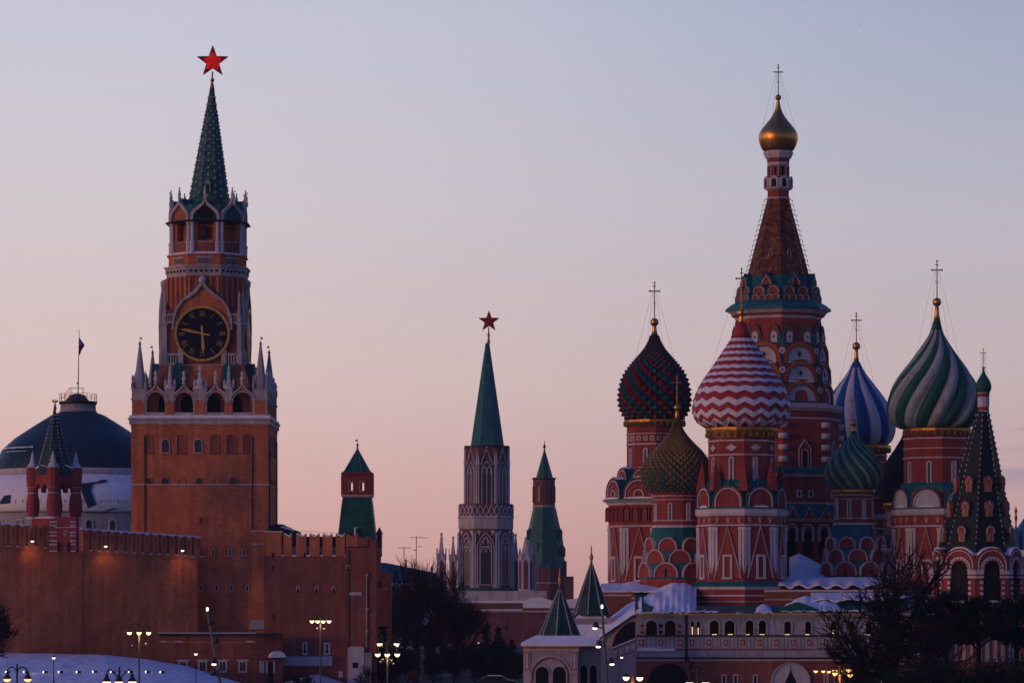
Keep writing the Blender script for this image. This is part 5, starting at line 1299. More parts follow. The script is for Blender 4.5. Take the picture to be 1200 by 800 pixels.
# blue and white dome behind --------------------------------------------------------
tw, r_ = chapel('rear chapel under the blue and white gored dome', 1005, 389, dict(rim=(521, 529, 39), drum=(34, 590), lines=((532, 1.4), (540, 1.2)), win=(548, 568), kokR=46, kok=(600, 20), cornice=(600, 607, 49), body=(47, 620, 690), roof=(690, 697, 52), Rbase=52))
pb = [(35, 522), (41, 516), (44.5, 505), (44, 492), (39.5, 479), (32, 466), (22, 452), (13, 440), (7.5, 431), (4, 424)]
gore_dome(tw, r_, pb, 9, -.35, .10, ('dome_blue', 'dome_bluewhite'), dx=-1.5, label='onion dome with blue and white gores')
finial(tw, r_, 405.5, 4.8, 407, 427, 3.8, 2, -1.5); cross(tw, r_, 367, 401, -1.5, .95, (22, 455))
# dark dome half hidden ----------------------------------------------------------------
tw, r_ = chapel('half hidden rear chapel with a black green dome', 1061, 380, dict(rim=(589, 594, 26), drum=(22, 620), lines=((600, 1.2),), win=(604, 614), kokR=32, kok=(640, 14), cornice=(640, 645, 36), body=(34, 655, 690), roof=(690, 697, 40), Rbase=40))
stud_dome(tw, r_, [(24, 590), (29, 583), (31.5, 573), (31, 563), (27, 550), (20, 538), (12, 526), (5, 514), (3, 508)], 26, 1.6, lambda i, j: ('dome_black', 'dome_black'), 'dome_black', 1., 'dark onion dome')
finial(tw, r_, 499, 3.6, 501, 509, 3, 1.6); cross(tw, r_, 470, 496, 0, .8)

# the two small front chapels on stepped gables ----------------------------------------
def small_chapel(label, cx, D, Rd, rim, dy0, dy1, win, cone, rows, Rw, rimm='gold_dull'):
    tw = T(cx, D); m = tw.mb()
    ringm(m, tw, 'brick_red', [(Rw+1, 812), (Rw+1, 678), (Rw-8, 676), (Rd-2, 630), (Rd, dy1), (Rd, dy0), (Rd+2, dy0-2)], 22.5, 16)
    root = m.build('chapel_tower', CA, label)
    m = tw.mb(); ringm(m, tw, rimm, [(Rd+.5, dy0+2), (Rd+2.5, dy0), (Rd+2.5, rim)], 22.5, 16); m.build('gilded_rim', root)
    for y, h_ in ((dy0+3, 1.2), (dy0+7.5, 1), (dy1-8, 1.2)): band8(tw, root, 'pink', Rd+.9, y, y+h_, 22.5, 16)
    band8(tw, root, 'white', Rd+1.8, dy1-2, dy1+.6, 22.5, 16)
    for k in range(8):
        a = Rd*.98; tw.win(root, tw.fr(a, 22.5+45*k+3), 0, win[1], win[0], 2.4, a, 'round', 1.4, 'white', 'glass' if k % 2 == 1 else 'white', 1.2)
    m = tw.mb(); ringm(m, tw, 'teal', [(Rw+1, 678), (rows[2][3]+1.2, 674), (rows[2][3]-.2, 662), (rows[1][3]+.8, 657), (rows[1][3]-.6, 647), (rows[0][3]+.6, 642), (rows[0][3]-1.2, 631), (Rd+4.5, cone[1]), (Rd+1, cone[0])], 22.5, 16); m.build('teal_roof', root)
    for i, (yb, hh, w, ra) in enumerate(rows):
        for k in range(8):
            ph = 45*k+(22.5 if i % 2 == 0 else 0)+2; fr = tw.fr(ra, ph)
            m = tw.mb(); zb = tw.z(yb, ra)
            m.poly('brick_red', fr, shp('round', 0, zb, w, hh), -9, 1.0); m.poly('pink', fr, band('round', 0, zb, w+1, hh+.6, 1.3), -9, 2.2)
            if i == 2 and k % 2: m.fbox('dark', fr, -1.4, 1.4, zb, zb+hh*.6, 1, 1.2)
            m.build('round_gable', root)
    return tw, root
tw, r_ = small_chapel('small front chapel with the gold and green pyramid studded dome', 793.5, 350, 28, 574, 577, 617, (590, 609), (618, 630),
    ((645, 15, 21, 35), (659.5, 15.5, 25, 38), (676, 17, 28, 41.5)), 43, 'brick_red')
ps = [(28.5, 577), (35, 572), (40, 564), (41.3, 555), (39, 546), (34.5, 538), (28, 529), (19.5, 520), (12, 511), (7, 503), (4.2, 494)]
stud_dome(tw, r_, ps, 30, 3.0, lambda i, j: ('olive_dark', 'olive') if (i+j) % 2 else ('dome_teal', 'olive'), 'olive', 1.0, 'onion dome of small gold and green pyramids')
m = tw.mb(); m.lathe('dome_green', tw.ax, 0, [(5, 700-497), (3.6, 700-491)], 12, 0, True); m.build('dome_neck', r_)
finial(tw, r_, 477.5, 4, 480, 492, 3.6, 1.9); cross(tw, r_, 440, 474, 0, .8)
tw, r_ = small_chapel('small front chapel with the finely swirled dark green dome', 1000.5, 352, 22.5, 573, 576, 614, (586, 607), (615, 628),
    ((642, 13, 19, 30), (657, 14, 22, 33), (674, 16, 25, 36)), 37)
pg2 = [(22, 574), (28, 570), (32.5, 562), (33.6, 553), (31, 543), (25, 533), (16, 523), (8.5, 515), (4.5, 509), (3, 505)]
gore_dome(tw, r_, pg2, 14, -1.9, .10, ('dome_green', 'dome_leaf'), sub=6, label='onion dome finely swirled in two greens')
finial(tw, r_, 495.5, 4, 498, 508, 3.6, 1.9); cross(tw, r_, 463, 492, 0, .75)
# ------------------------------------------------------------------ gallery round the cathedral foot
VD = 330.; V = T(900, VD); F0 = (X(900), 0, 1, 0, 0, -1); qz = lambda y: 700-y; S = lambda px: px-900
def arcade_poly(ops, s0, s1, zs, zt, kind='round'):
    pts = [(s0, zs), (s0, zt), (s1, zt), (s1, zs)]
    for c_, w, h in sorted(ops, key=lambda o: -o[0]): pts += shp(kind, c_, zs, w, h, 5)
    return pts
m = V.mb(); m.box('dark', X(746), X(1080), 26, 28, qz(812), qz(718)); m.box('brick_dark', X(746), X(1080), 0, 28, qz(812), qz(774)); m.box('dark', X(747), X(1079), 2.2, 26, qz(719.5), qz(718.5))
gal = m.build('gallery_body', CA, 'white arcaded gallery with warm lamps behind its arches')
segs = [(746, 802.5, [(763.5, 13, 17), (785.5, 13, 17)]),
        (806, 905, [(811.5, 4, 16), (818.5, 4, 16), (837, 10.5, 17), (855, 11.5, 17), (878.5, 9, 17), (893.5, 8.5, 17)]),
        (905, 1078, [(923, 8, 16), (947, 7, 16), (977, 7, 16), (998, 7, 16), (1018, 7, 16), (1040, 7, 16), (1060, 7, 16)])]
for a_, b_, ops in segs:
    d0 = 1.5 if a_ == 905 else 0; fr = F0
    m = V.mb(); m.poly('gallery_paint_shade', fr, arcade_poly([(S(x), w, h) for x, w, h in ops], S(a_), S(b_), qz(743.5), qz(719.5)), -3, d0); m.build('arcade_wall', gal)
    for x, w, h in ops:
        m = V.mb(); m.poly('stone', fr, band('round', S(x), qz(743.5), w+3.4, h+1.7, 1.5), d0-.5, d0+1.2)
        m.fbox('stone', fr, S(x)-w/2-3, S(x)-w/2+.2, qz(735), qz(733.6), d0-.5, d0+1.6); m.fbox('stone', fr, S(x)+w/2-.2, S(x)+w/2+3, qz(735), qz(733.6), d0-.5, d0+1.6)
        m.build('arch_moulding', gal)
        if a_ == 746:
            m = V.mb()
            for sg in (-1, 1):
                for y0, y1 in ((742, 738.5), (734.5, 731)): m.fbox('brick_red', fr, S(x)+sg*10-2.7, S(x)+sg*10+2.7, qz(y0), qz(y1), d0, d0+.6)
            m.build('brick_banding', gal)
    m = V.mb(); k_ = int((b_-a_)/9.6); w = (b_-a_)/k_
    m.fbox('gallery_paint_shade', fr, S(a_), S(b_), qz(760), qz(745), -3, d0)
    for i in range(k_):
        s = S(a_)+w*(i+.5)
        if i % 2 == 0: m.fbox('pink', fr, s-w*.38, s+w*.38, qz(758), qz(747), d0, d0+.7); m.fbox('brick_dark', fr, s-w*.26, s+w*.26, qz(756.3), qz(748.6), d0+.7, d0+.9); m.fbox('pink', fr, s-w*.13, s+w*.13, qz(754.5), qz(750.3), d0+.9, d0+1.3)
        else: m.fbox('stone', fr, s-w*.3, s-w*.1, qz(758.5), qz(746.5), d0, d0+.8); m.fbox('stone', fr, s+w*.1, s+w*.3, qz(758.5), qz(746.5), d0, d0+.8)
    m.build('panelled_parapet', gal)
    m = V.mb(); m.fbox('metal_dark', fr, S(a_), S(b_), qz(745.2), qz(743.8), -3, d0+2.2); m.build('sill_rail', gal)
    m = V.mb()
    for i in range(int((b_-a_)/3.1)): s = S(a_)+1.5+i*3.1; m.fbox('greystone', fr, s-.8, s+.8, qz(727-((i*5) % 3)*.7), qz(722), d0, d0+.7)
    m.fbox('stone', fr, S(a_), S(b_), qz(722), qz(720.6), d0, d0+1.6); m.build('painted_frieze', gal)
    m = V.mb(); m.fbox('eave_and_lit_edge', fr, S(a_)-1, S(b_)+1, qz(720.4), qz(718), -3, d0+4.6); m.build('eaves_board', gal)
    m = V.mb(); m.fbox('brick_dark', fr, S(a_), S(b_), qz(761.5), qz(759.6), -3, d0+.6); m.fbox('gallery_paint_shade', fr, S(a_), S(b_), qz(769.5), qz(761.5), -3, d0+1.8); m.fbox('metal_dark', fr, S(a_), S(b_), qz(771.6), qz(769.5), -3, d0+2.4); m.fbox('pink', fr, S(a_), S(b_), qz(774), qz(771.6), -3, d0+1.2); m.build('base_moulding', gal)
m = V.mb(); m.tube('metal_dark', (X(803.6), -3, qz(716)), (X(803.6), -3, qz(764)), 1.0); m.path('metal_dark', [(X(803.6), -3, qz(764)), (X(806.5), -3.5, qz(773)), (X(810), -3.5, qz(776)), (X(810), -3.5, qz(812))], 1.0, 6); m.build('drainpipe', gal)
m = V.mb(); m.fbox('snow', F0, S(746), S(791), qz(762.4), qz(759.5), 0, 4.2); m.fbox('snow', F0, S(749), S(770), qz(759.5), qz(758.6), 0, 3.4); m.build('snow_ledge', gal)
m = V.mb(); m.poly('dark', F0, shp('round', S(783), qz(812), 49, 36, 10), 0, .5); m.poly('brick_red', F0, band('round', S(783), qz(812), 54, 38.5, 3, 10), 0, 2); m.build('undercroft_arch', gal)
for x in (926.5, 1018):
    m = V.mb(); m.poly('white', F0, shp('round', S(x), qz(815), 43, 38, 10), 0, 1.4); m.poly('stone', F0, band('round', S(x), qz(815), 46, 39.6, 1.6, 10), 0, 3); m.poly('dark', F0, shp('ogee', S(x), qz(815), 17, 36), 1.4, 1.8); m.build('undercroft_arch', gal)
for x in (848.5, 862, 885, 968, 980): V.win(gal, F0, S(x), 803, 791, 3, 0, 'flat', 1.4, 'white', 'dark', 1.2)
# lamps burning behind the arches
for x, h_, yy in ((811.5, 9, 743), (818.5, 8, 743), (837.5, .9, 743.4), (856, .9, 743.4), (876, .8, 743.4), (893.5, .9, 743.4), (923, 1, 743.5), (946, 1, 743.5), (977, 4, 742), (1018, 1, 744), (1039, 3, 744)):
    w = {4: 1.2, 3: 1.2, 9: .6, 8: .6}.get(h_, 2.9)
    m = V.mb(); m.box('sill_glow', X(x)-w, X(x)+w, 3.5, 5, qz(yy), qz(yy-h_)); m.build('sill_lamp', gal)
for x in (765, 787, 815, 846, 883, 935, 1000):
    l = bpy.data.objects.new('gallery_light', bpy.data.lights.new('gallery_light', 'POINT')); COL.objects.link(l)
    l.data.energy = 4; l.data.color = (1, .5, .2); l.data.shadow_soft_size = .15; l.location = (X(x)*V.D/F, V.D+12*V.D/F, HC+qz(739)*V.D/F)
# gallery roofs: green metal with slipped snow
def roof_sheet(name, mt, xs, front, back, ny=8, dy=1., noise=0, par=gal, th=None):
    """xs: photo columns; front/back: functions px -> (py, ly)"""
    m = V.mb(); vs = []; fs = []; nx = len(xs)
    for j in range(ny+1):
        f = j/ny
        for i, px in enumerate(xs):
            (ya, la), (yb, lb) = front(px), back(px); ly = lerp(la, lb, f); 
            za, zb = (700-ya)*(1+la/F), (700-yb)*(1+lb/F)
            z = lerp(za, zb, f)+noise*(1.7*MN.noise(Vector((px*.055, f*2.2, len(name)+front(px)[0]*0)))+.9*MN.noise(Vector((px*.17, f*5., 3.3)))+.5*MN.noise(Vector((px*.5, f*9., 7.7))))*(1 if 0 < j < ny else .3)
            vs.append(((px-600)*(1+ly/F), ly, z))
    for j in range(ny):
        for i in range(nx-1): a = j*nx+i; fs.append((a, a+1, a+nx+1, a+nx))
    m.add(vs, fs, mt, True)
    if th:   # front lip
        o = len(vs); vs2 = [v for v in vs[:nx]]+[(v[0], v[1], v[2]-th*(.75+.9*MN.noise(Vector((v[0]*.13, 2.2, 0)))+.5*MN.noise(Vector((v[0]*.6, 4.2, 0))))) for v in vs[:nx]]
        m.add(vs2, [(i, i+1, nx+i+1, nx+i) for i in range(nx-1)], mt)
    return m.build(name, par)
rng = lambda a, b, s=4: [a+(b-a)*i/max(1, round((b-a)/s)) for i in range(max(1, round((b-a)/s))+1)]
roof_sheet('gallery_roof', 'awning', rng(744, 1082, 12), lambda p: (718, -6), lambda p: (692 if p < 812 else 709 if p < 935 else 700, 190 if p < 812 else 90))
roof_sheet('roof_snow', 'snow', rng(742, 816, 2), lambda p: (716.3+.8*sin(p*.9)+.5*sin(p*2.3)+max(0, 749-p)*.4, -5+max(0, p-810)*6), lambda p: (pw(p, [(742, 705), (752, 699), (768, 690), (786, 683.5), (803, 682.5), (816, 688+2*sin(p))]), 170), 14, noise=2.0, th=2.4)
def snowpatch(px0, px1, yf, yb, lf=-5, lb=40, rag=2.):
    ph = R_.random()*6
    roof_sheet('roof_snow', 'snow', rng(px0, px1, 3), lambda p: (yf+rag*.9*MN.noise(Vector((p*.2, ph, 0)))-.8, lf), lambda p: (lerp(yf-1, yb, sin(pi*min(1, max(0, (p-px0)/(px1-px0))))**.6)+rag*1.3*MN.noise(Vector((p*.14, ph, 5))), lb), 5, noise=.5, th=1.0)
snowpatch(808, 842, 717, 714.6); snowpatch(862, 870, 717.6, 715.8); snowpatch(884, 906, 717.4, 708); snowpatch(915, 992, 716, 698, -5, 60, 3); snowpatch(994, 1014, 716, 712)
m = V.mb(); m.poly('awning', F0, [(S(903), qz(719)), (S(965), qz(719)), (S(958), qz(713)), (S(936), qz(705)), (S(912), qz(714))], -40, 3); m.build('porch_roof', gal)
# snow slopes up behind, between the chapels
roof_sheet('terrace_snow', 'snow', rng(925, 968), lambda p: (681, 210), lambda p: (648+abs(p-936)*.5, 330), 8, noise=2.5)
roof_sheet('terrace_snow', 'snow', rng(912, 1034), lambda p: (686+2*sin(p*.3), 120), lambda p: (676, 200), 5, noise=1.0, th=2)
roof_sheet('terrace_snow', 'snow', rng(704, 812), lambda p: (692, 150), lambda p: (683-(2 if 735 < p < 752 else 0), 260), 6, noise=1.2, th=2)
roof_sheet('terrace_snow', 'snow', rng(950, 1060), lambda p: (702+1.5*sin(p*.2), 40), lambda p: (694, 100), 5, noise=1.0, th=2)
roof_sheet('terrace_snow', 'snow', rng(1046, 1094), lambda p: (719, 0), lambda p: (698+abs(p-1066)*.25, 120), 6, noise=1.5, th=2)
m = V.mb(); m.box('brick_dark', X(905), X(1062), 120, 300, qz(812), qz(690)); m.box('white', X(905), X(1062), 118, 120, qz(693), qz(690.5)); m.box('pink', X(905), X(1062), 118.6, 120, qz(703), qz(701.5)); m.build('terrace_wall', CA)
m = V.mb(); m.box('brick_dark', X(703), X(745), 150, 300, qz(812), qz(694.5)); m.box('pink', X(703), X(745), 148.6, 150, qz(698), qz(696)); m.build('terrace_wall', CA)

# covered stair and porches with the green tents
stf = (X(722), 0, 1, 0, 0, -1); Q = lambda px: px-722
m = V.mb()
m.poly('greystone', stf, [(Q(x), qz(y)) for x, y in ((701, 812), (746, 812), (746, 719), (712, 742), (704, 752), (701, 760))], -30, -1); stair = m.build('stair_gallery', CA, 'covered stair with sloping snowy roof and one wide arch')
m = V.mb(); m.poly('dark', stf, [(Q(x), qz(y)) for x, y in ((717.5, 758), (744.5, 747), (744.5, 728), (737, 729), (729, 735), (722, 744))], -3, -.8); m.build('stair_opening', stair)
m = V.mb(); ap = [(716.5, 759), (719.5, 746), (727, 735.5), (736, 728.5), (745.5, 726.5)]; bp = [(745.5, 724), (735, 726), (725.5, 733.5), (717, 745), (713.5, 759)]
m.poly('eave_and_lit_edge', stf, [(Q(x), qz(y)) for x, y in ap+bp], -2, .6); m.build('arch_moulding', stair)  # orange light on the arch edge is put into the band's colour
m = V.mb(); m.poly('snow', stf, [(Q(x), qz(y)) for x, y in ((716, 760), (745, 748.4), (745, 747), (716, 758.6))], -3, 2); m.build('stair_parapet', stair)
m = V.mb()
for i in range(4): x = 718+i*7; m.poly('pink', stf, [(Q(x), qz(763-i*2.7+8)), (Q(x+5.6), qz(763-i*2.7+6)), (Q(x+5.6), qz(763-(i+1)*2.7)), (Q(x), qz(763-i*2.7))], -1, .2)
m.build('stair_panels', stair)
m = V.mb(); m.poly('metal_dark', stf, [(Q(x), qz(y)) for x, y in ((703, 749), (747, 718.5), (747, 716.5), (703, 746.5))], -30, 3); m.build('eaves', stair)
roof_sheet('roof_snow', 'snow', rng(702, 752), lambda p: (pw(p, [(702, 747), (752, 714)]), -3), lambda p: (pw(p, [(702, 734), (716, 722), (735, 708), (752, 699)]), 130), 10, noise=1.5, par=stair, th=1.2)
# far porch
P2 = T(693, 336)
m = P2.mb(); m.box('greystone', X(668), X(722), -24, 30, qz(812), qz(724)); pb2 = m.build('rear_porch', CA, 'rear porch with slimmer green tent roof')
m = P2.mb(); m.lathe('snow', P2.ax, 0, [(44, qz(749)), (34, qz(731)), (20, qz(719))], 4, 0); m.build('skirt_snow', pb2)
def tent(tw, par, hw, y0, y1, rot=0., n=8, gold=None):
    m = tw.mb(); m.lathe('green_dark', tw.ax, 0, [(hw+.8, qz(y1)), (hw, qz(y1-2)), (1.6, qz(y0))], n, radians(rot)); tr_ = m.build('tent_roof', par, 'dark green tent roof with pale ribs')
    for j in range(n):
        a = radians(rot)+2*pi*(j+.5)/n; m = tw.mb()
        m.tube('greystone', (tw.ax+(hw+.3)*sin(a), -(hw+.3)*cos(a), qz(y1-1.5)), (tw.ax+1.8*sin(a), -1.8*cos(a), qz(y0)), .8, .45, 5); m.build('roof_rib', tr_)
    m = tw.mb(); gy0, gy1 = gold
    m.lathe('gold_dull', tw.ax, 0, [(2, qz(y0+1)), (1.2, qz(lerp(gy1, gy0, .2))), (2.2, qz(lerp(gy1, gy0, .35))), (2.4, qz(lerp(gy1, gy0, .45))), (1, qz(lerp(gy1, gy0, .6))), (.7, qz(gy0+2)), (.3, qz(gy0))], 10, 0, True); m.build('gilt_finial', par)
tent(P2, pb2, 21.5, 661, 721, 10, 8, (639, 662))
P1 = T(656, 322)
m = P1.mb(); m.box('porch_paint', X(613.5), X(677), -34, 34, qz(815), qz(757)); m.box('greystone', X(677), X(704), -10, 34, qz(815), qz(757)); pb1 = m.build('front_porch', CA, 'front porch of patterned pale stone with broad green tent roof')
fp = (X(645), -34, 1, 0, 0, -1); sx = lambda px: px-645
m = P1.mb(); m.poly('dark', fp, shp('round', sx(635), qz(815), 15, 35), 0, .4); m.poly('dark', fp, shp('round', sx(655), qz(815), 15, 35), 0, .4)
for x in (635, 655): m.poly('stone', fp, band('round', sx(x), qz(815), 18.5, 37, 1.7), 0, 1.6)
m.poly('pink', fp, band('round', sx(645), qz(796), 48, 29, 1.6, 10), 0, 1.8); m.poly('brick_dark', fp, band('round', sx(645), qz(796), 44, 26.5, .9, 10), 0, 1.2); m.fbox('stone', fp, -1.3, 1.3, qz(815), qz(788), 0, 1.8)
m.build('twin_arches', pb1)
for x in (617.5, 672.5):
    m = P1.mb(); m.fbox('pink', fp, sx(x)-3.6, sx(x)+3.6, qz(815), qz(760), 0, 1.2); m.fbox('stone', fp, sx(x)-4.8, sx(x)+4.8, qz(790), qz(787), 0, 2.2); m.fbox('brick_dark', fp, sx(x)-2.2, sx(x)+2.2, qz(784), qz(763), 1.2, 1.4); m.fbox('white', fp, sx(x)-1.4, sx(x)+1.4, qz(783), qz(764), 1.4, 1.7); m.build('corner_pilaster', pb1)
m = P1.mb(); m.fbox('amber', fp, sx(612), sx(679), qz(758.5), qz(755.5), -2, 3.4); m.fbox('pink', fp, sx(613), sx(678), qz(761.5), qz(758.5), -2, 1.6); m.fbox('greystone', fp, sx(613), sx(678), qz(765), qz(763.8), 0, 1.2); m.build('cornice', pb1)
fr2 = (X(691), -10, 1, 0, 0, -1)
for s in (-7, 4): 
    m = P1.mb(); m.poly('dark', fr2, shp('round', s, qz(815), 8, 36), 0, .3); m.poly('pink', fr2, band('round', s, qz(815), 11, 38, 1.4), 0, 1.4); m.build('side_arch', pb1)
m = P1.mb(); vs = []; r0 = [(-45.5, -38), (50, -38), (50, 38), (-45.5, 38)]; r1 = [(-27, -26), (30, -26), (30, 28), (-27, 28)]
for zz_, rr in ((qz(756), r0), (qz(753), [(a*.99, b*.99) for a, b in r0]), (qz(749.5), [(a*.84, b*.86) for a, b in r0]), (qz(744), r1)):
    vs += [(P1.ax+a, b, zz_) for a, b in rr]
fs = [(k*4+j, k*4+(j+1) % 4, (k+1)*4+(j+1) % 4, (k+1)*4+j) for k in range(3) for j in range(4)]+[(12, 13, 14, 15), (3, 2, 1, 0)]
m.add(vs, fs, 'snow'); m.build('skirt_snow', pb1)
tent(P1, pb1, 25, 690, 748, 12, 8, (664, 691))

# ------------------------------------------------------------------ bell tower
BD = 336.; b = T(1145, BD)
bt = thing('bell_tower', 'bell tower with dark dormered tent roof above scalloped brick arches', 'tower', 1145, BD)
m = b.mb(); ringm(m, b, 'brick_dark', [(50, 812), (50, 706), (44, 705), (44, 640)], 13); m.build('lower_body', bt)
B0 = 13
for k in range(8):
    ph = B0+45*k; a = 49; fr = b.fr(a, ph); w = a*.8284; Z_ = lambda y: b.z(y, a)
    m = b.mb(); m.poly('dark', fr, shp('round', 0, Z_(705), 19, 46), -4, -3); m.poly('brick_red', fr, arcade_poly([(0, 20, 45)], -w/2, w/2, Z_(705), Z_(666)) if False else shp('round', 0, Z_(668), w*1.02, 27)+list(reversed(shp('round', 0, Z_(668), 20, 12))), -4, 0)
    m.poly('white', fr, band('round', 0, Z_(668), 28, 16, 4), -3, 1.0)
    for i in range(9):
        b_ = pi*(i+.5)/9; m.poly('brick_dark', fr, [(9.6*cos(b_-.09), Z_(668)+1+9.6*sin(b_-.09)), (13*cos(b_-.07), Z_(668)+1+13*sin(b_-.07)), (13*cos(b_+.07), Z_(668)+1+13*sin(b_+.07)), (9.6*cos(b_+.09), Z_(668)+1+9.6*sin(b_+.09))], 1, 1.3)
    m.poly('white', fr, band('round', 0, Z_(668), w*.86, 23.6, 1.1, 8), 0, 1.4)
    m.build('scalloped_arch', bt)
    m = b.mb(); up = [(x, z+b.z(668, a)+.6) for x, z in curve('round', w*1.0, 27)][3:-3]; m.poly('snow', fr, up+[(x, z-1.6) for x, z in reversed(up)][1:-1] if k % 2 else up[2:]+[(x, z-1.4) for x, z in reversed(up[3:-1])], -8, .6); m.build('arch_snow', bt)
    m = b.mb()
    for sg in (-1, 1):
        m.fbox('white', fr, sg*(w/2-4.6)-5, sg*(w/2-4.6)+5, Z_(672.5), Z_(668), -4, 1.6); m.fbox('brick_red', fr, sg*(w/2-4.6)-4.6, sg*(w/2-4.6)+4.6, Z_(674.5), Z_(672.5), -4, 1.2); m.fbox('white', fr, sg*(w/2-4.6)-5, sg*(w/2-4.6)+5, Z_(677), Z_(674.5), -4, 1.6)
        m.fbox('brick_red', fr, sg*(w/2-4.4)-4, sg*(w/2-4.4)+4, Z_(705), Z_(677), -4, .4)
        for i in range(4): m.fbox('white', fr, sg*(w/2-7)-1.8, sg*(w/2-7)+1.8, Z_(684+i*6.4), Z_(680.4+i*6.4), .4, 1.5)
    m.fbox('white', fr, -w/2, w/2, Z_(706), Z_(703), -3, 1.6); m.build('arch_piers', bt)
    for (i0, yb) in ((0, 635), (1, 606), (2, 577)):
        ra = lerp(45.6, 7, (640-yb)/158)*.955; f_ = b.fr(ra, ph, lerp(0, 7, (640-yb)/158)); h = 23-i0*1.2
        m = b.mb(); zb = qz(yb)
        m.fbox('brick_dark', f_, -4.0, 4.0, zb, zb+10, -3, 1.2); m.poly('brick_dark', f_, shp('ogee' if i0 == 0 else 'gable', 0, zb+9, 9.6, 10.5), -3, 1.6); m.poly('pink', f_, band('round' if i0 == 0 else 'tri', 0, zb+9.5, 9.4, 8.4, .9), 0, 2.0)
        m.fbox('cream', f_, -3.1, 3.1, zb+.6, zb+9.6, 1, 1.5); m.fbox('amber' if k % 2 == 0 or i0 == 1 else 'brick_dark', f_, -1.8, 1.8, zb+1, zb+8.2, 1.5, 1.8); m.build('dormer', bt)
for k in range(8):
    a = 50*C8; fr = b.fr(a, B0+45*k)
    for s_i in (-14, -5, 5, 14):
        m = b.mb(); m.fbox('greystone', fr, s_i-2, s_i+2, b.z(775, a), b.z(748, a), 0, 1.5); m.build('pilaster', bt)
    m = b.mb(); m.fbox('greystone', fr, -20, 20, b.z(748, a), b.z(744, a), 0, 2.4); m.build('string_course', bt)
m = b.mb(); ringm(m, b, 'snow', [(47, 655), (42, 642), (40, 636)], B0); m.build('skirt_snow', bt)
m = b.mb(); vs = []
pr = [(46.5, 647), (45, 640), (7, 483), (6.6, 481)]
for i, (r, y) in enumerate(pr):
    for j in range(8): a = radians(B0)+2*pi*(j+.5)/8; vs.append((b.ax+lerp(0, 7, max(0, 640-y)/158)+r*sin(a), -r*cos(a), 700-y))
m.add(vs, [(i*8+j, i*8+(j+1) % 8, (i+1)*8+(j+1) % 8, (i+1)*8+j) for i in range(3) for j in range(8)], 'dome_black'); tr = m.build('tent_roof', bt, 'nearly black tiled tent roof with pale dotted ribs')
for j in range(8):
    a = radians(B0)+2*pi*(j+.5)/8; m = b.mb()
    for i in range(24):
        f = (i+.5)/24; r = lerp(45.4, 7.2, f); y = lerp(640, 483, f); m.ball('greystone', b.ax+lerp(0, 7, f)+r*sin(a), -r*cos(a), 700-y, 1.0, 5, 1.5)
    m.build('rib_studs', tr)
bx = b.ax+7.5
m = b.mb(); m.lathe('white', bx, 0, [(6.8, qz(483), 'white'), (6.8, qz(481), 'brick_red'), (6.4, qz(480.5), 'brick_red'), (6.4, qz(477), 'white'), (7, qz(476.5), 'white'), (7, qz(465), 'brick_red'), (6.6, qz(464.5), 'brick_red'), (7.4, qz(461), 'white'), (7.8, qz(460))], 12); m.build('neck_drum', bt)
m = b.mb(); pr = catmull([(6.5, 461), (9, 456), (9.2, 451), (6.8, 445), (3, 439), (1.3, 434), (1, 431)], 4); m.lathe('dome_green', bx, 0, [(r, qz(y)) for r, y in pr], 24, 0, True); m.build('onion_dome', bt, 'tiny dark green onion dome')
bb = T(1152.5, BD); m = bb.mb(); m.ball('gold', bb.ax, 0, qz(431), 1.9); m.build('gilt_ball', bt); cross(bb, bt, 408, 430, 0, .55, (5, 448))

# ------------------------------------------------------------------ blue tented chapel at the right edge
rb = thing('blue_roofed_chapel', 'blue roofed building cut by the right edge with one gilt topped spirelet', 'building', 1200, 430)
e = T(1190.5, 430)
m = e.mb(); m.lathe('roof_blue', e.ax, 0, [(6.5, qz(645)), (5, qz(630)), (1, qz(616))], 8); m.build('spirelet', rb)
m = e.mb(); m.lathe('gold_dull', e.ax, 0, [(1, qz(617)), (1.2, qz(610)), (2, qz(606)), (1, qz(602)), (1.8, qz(598)), (.4, qz(593))], 8); m.build('gilt_finial', rb)
m = e.mb(); m.lathe('roof_blue', e.ax+19, 16, [(r, qz(y)) for r, y in catmull([(21, 645), (20, 632), (16, 620), (9, 609), (2, 600)], 4)], 24, 0, True); m.build('blue_dome', rb)
m = e.mb(); m.box('brick_dark', e.ax-8, e.ax+60, -6, 50, qz(800), qz(644)); m.build('wall', rb)
m = e.mb(); m.box('snow', e.ax-9, e.ax+60, -8, 50, qz(652), qz(644)); m.build('snow_ledge', rb)
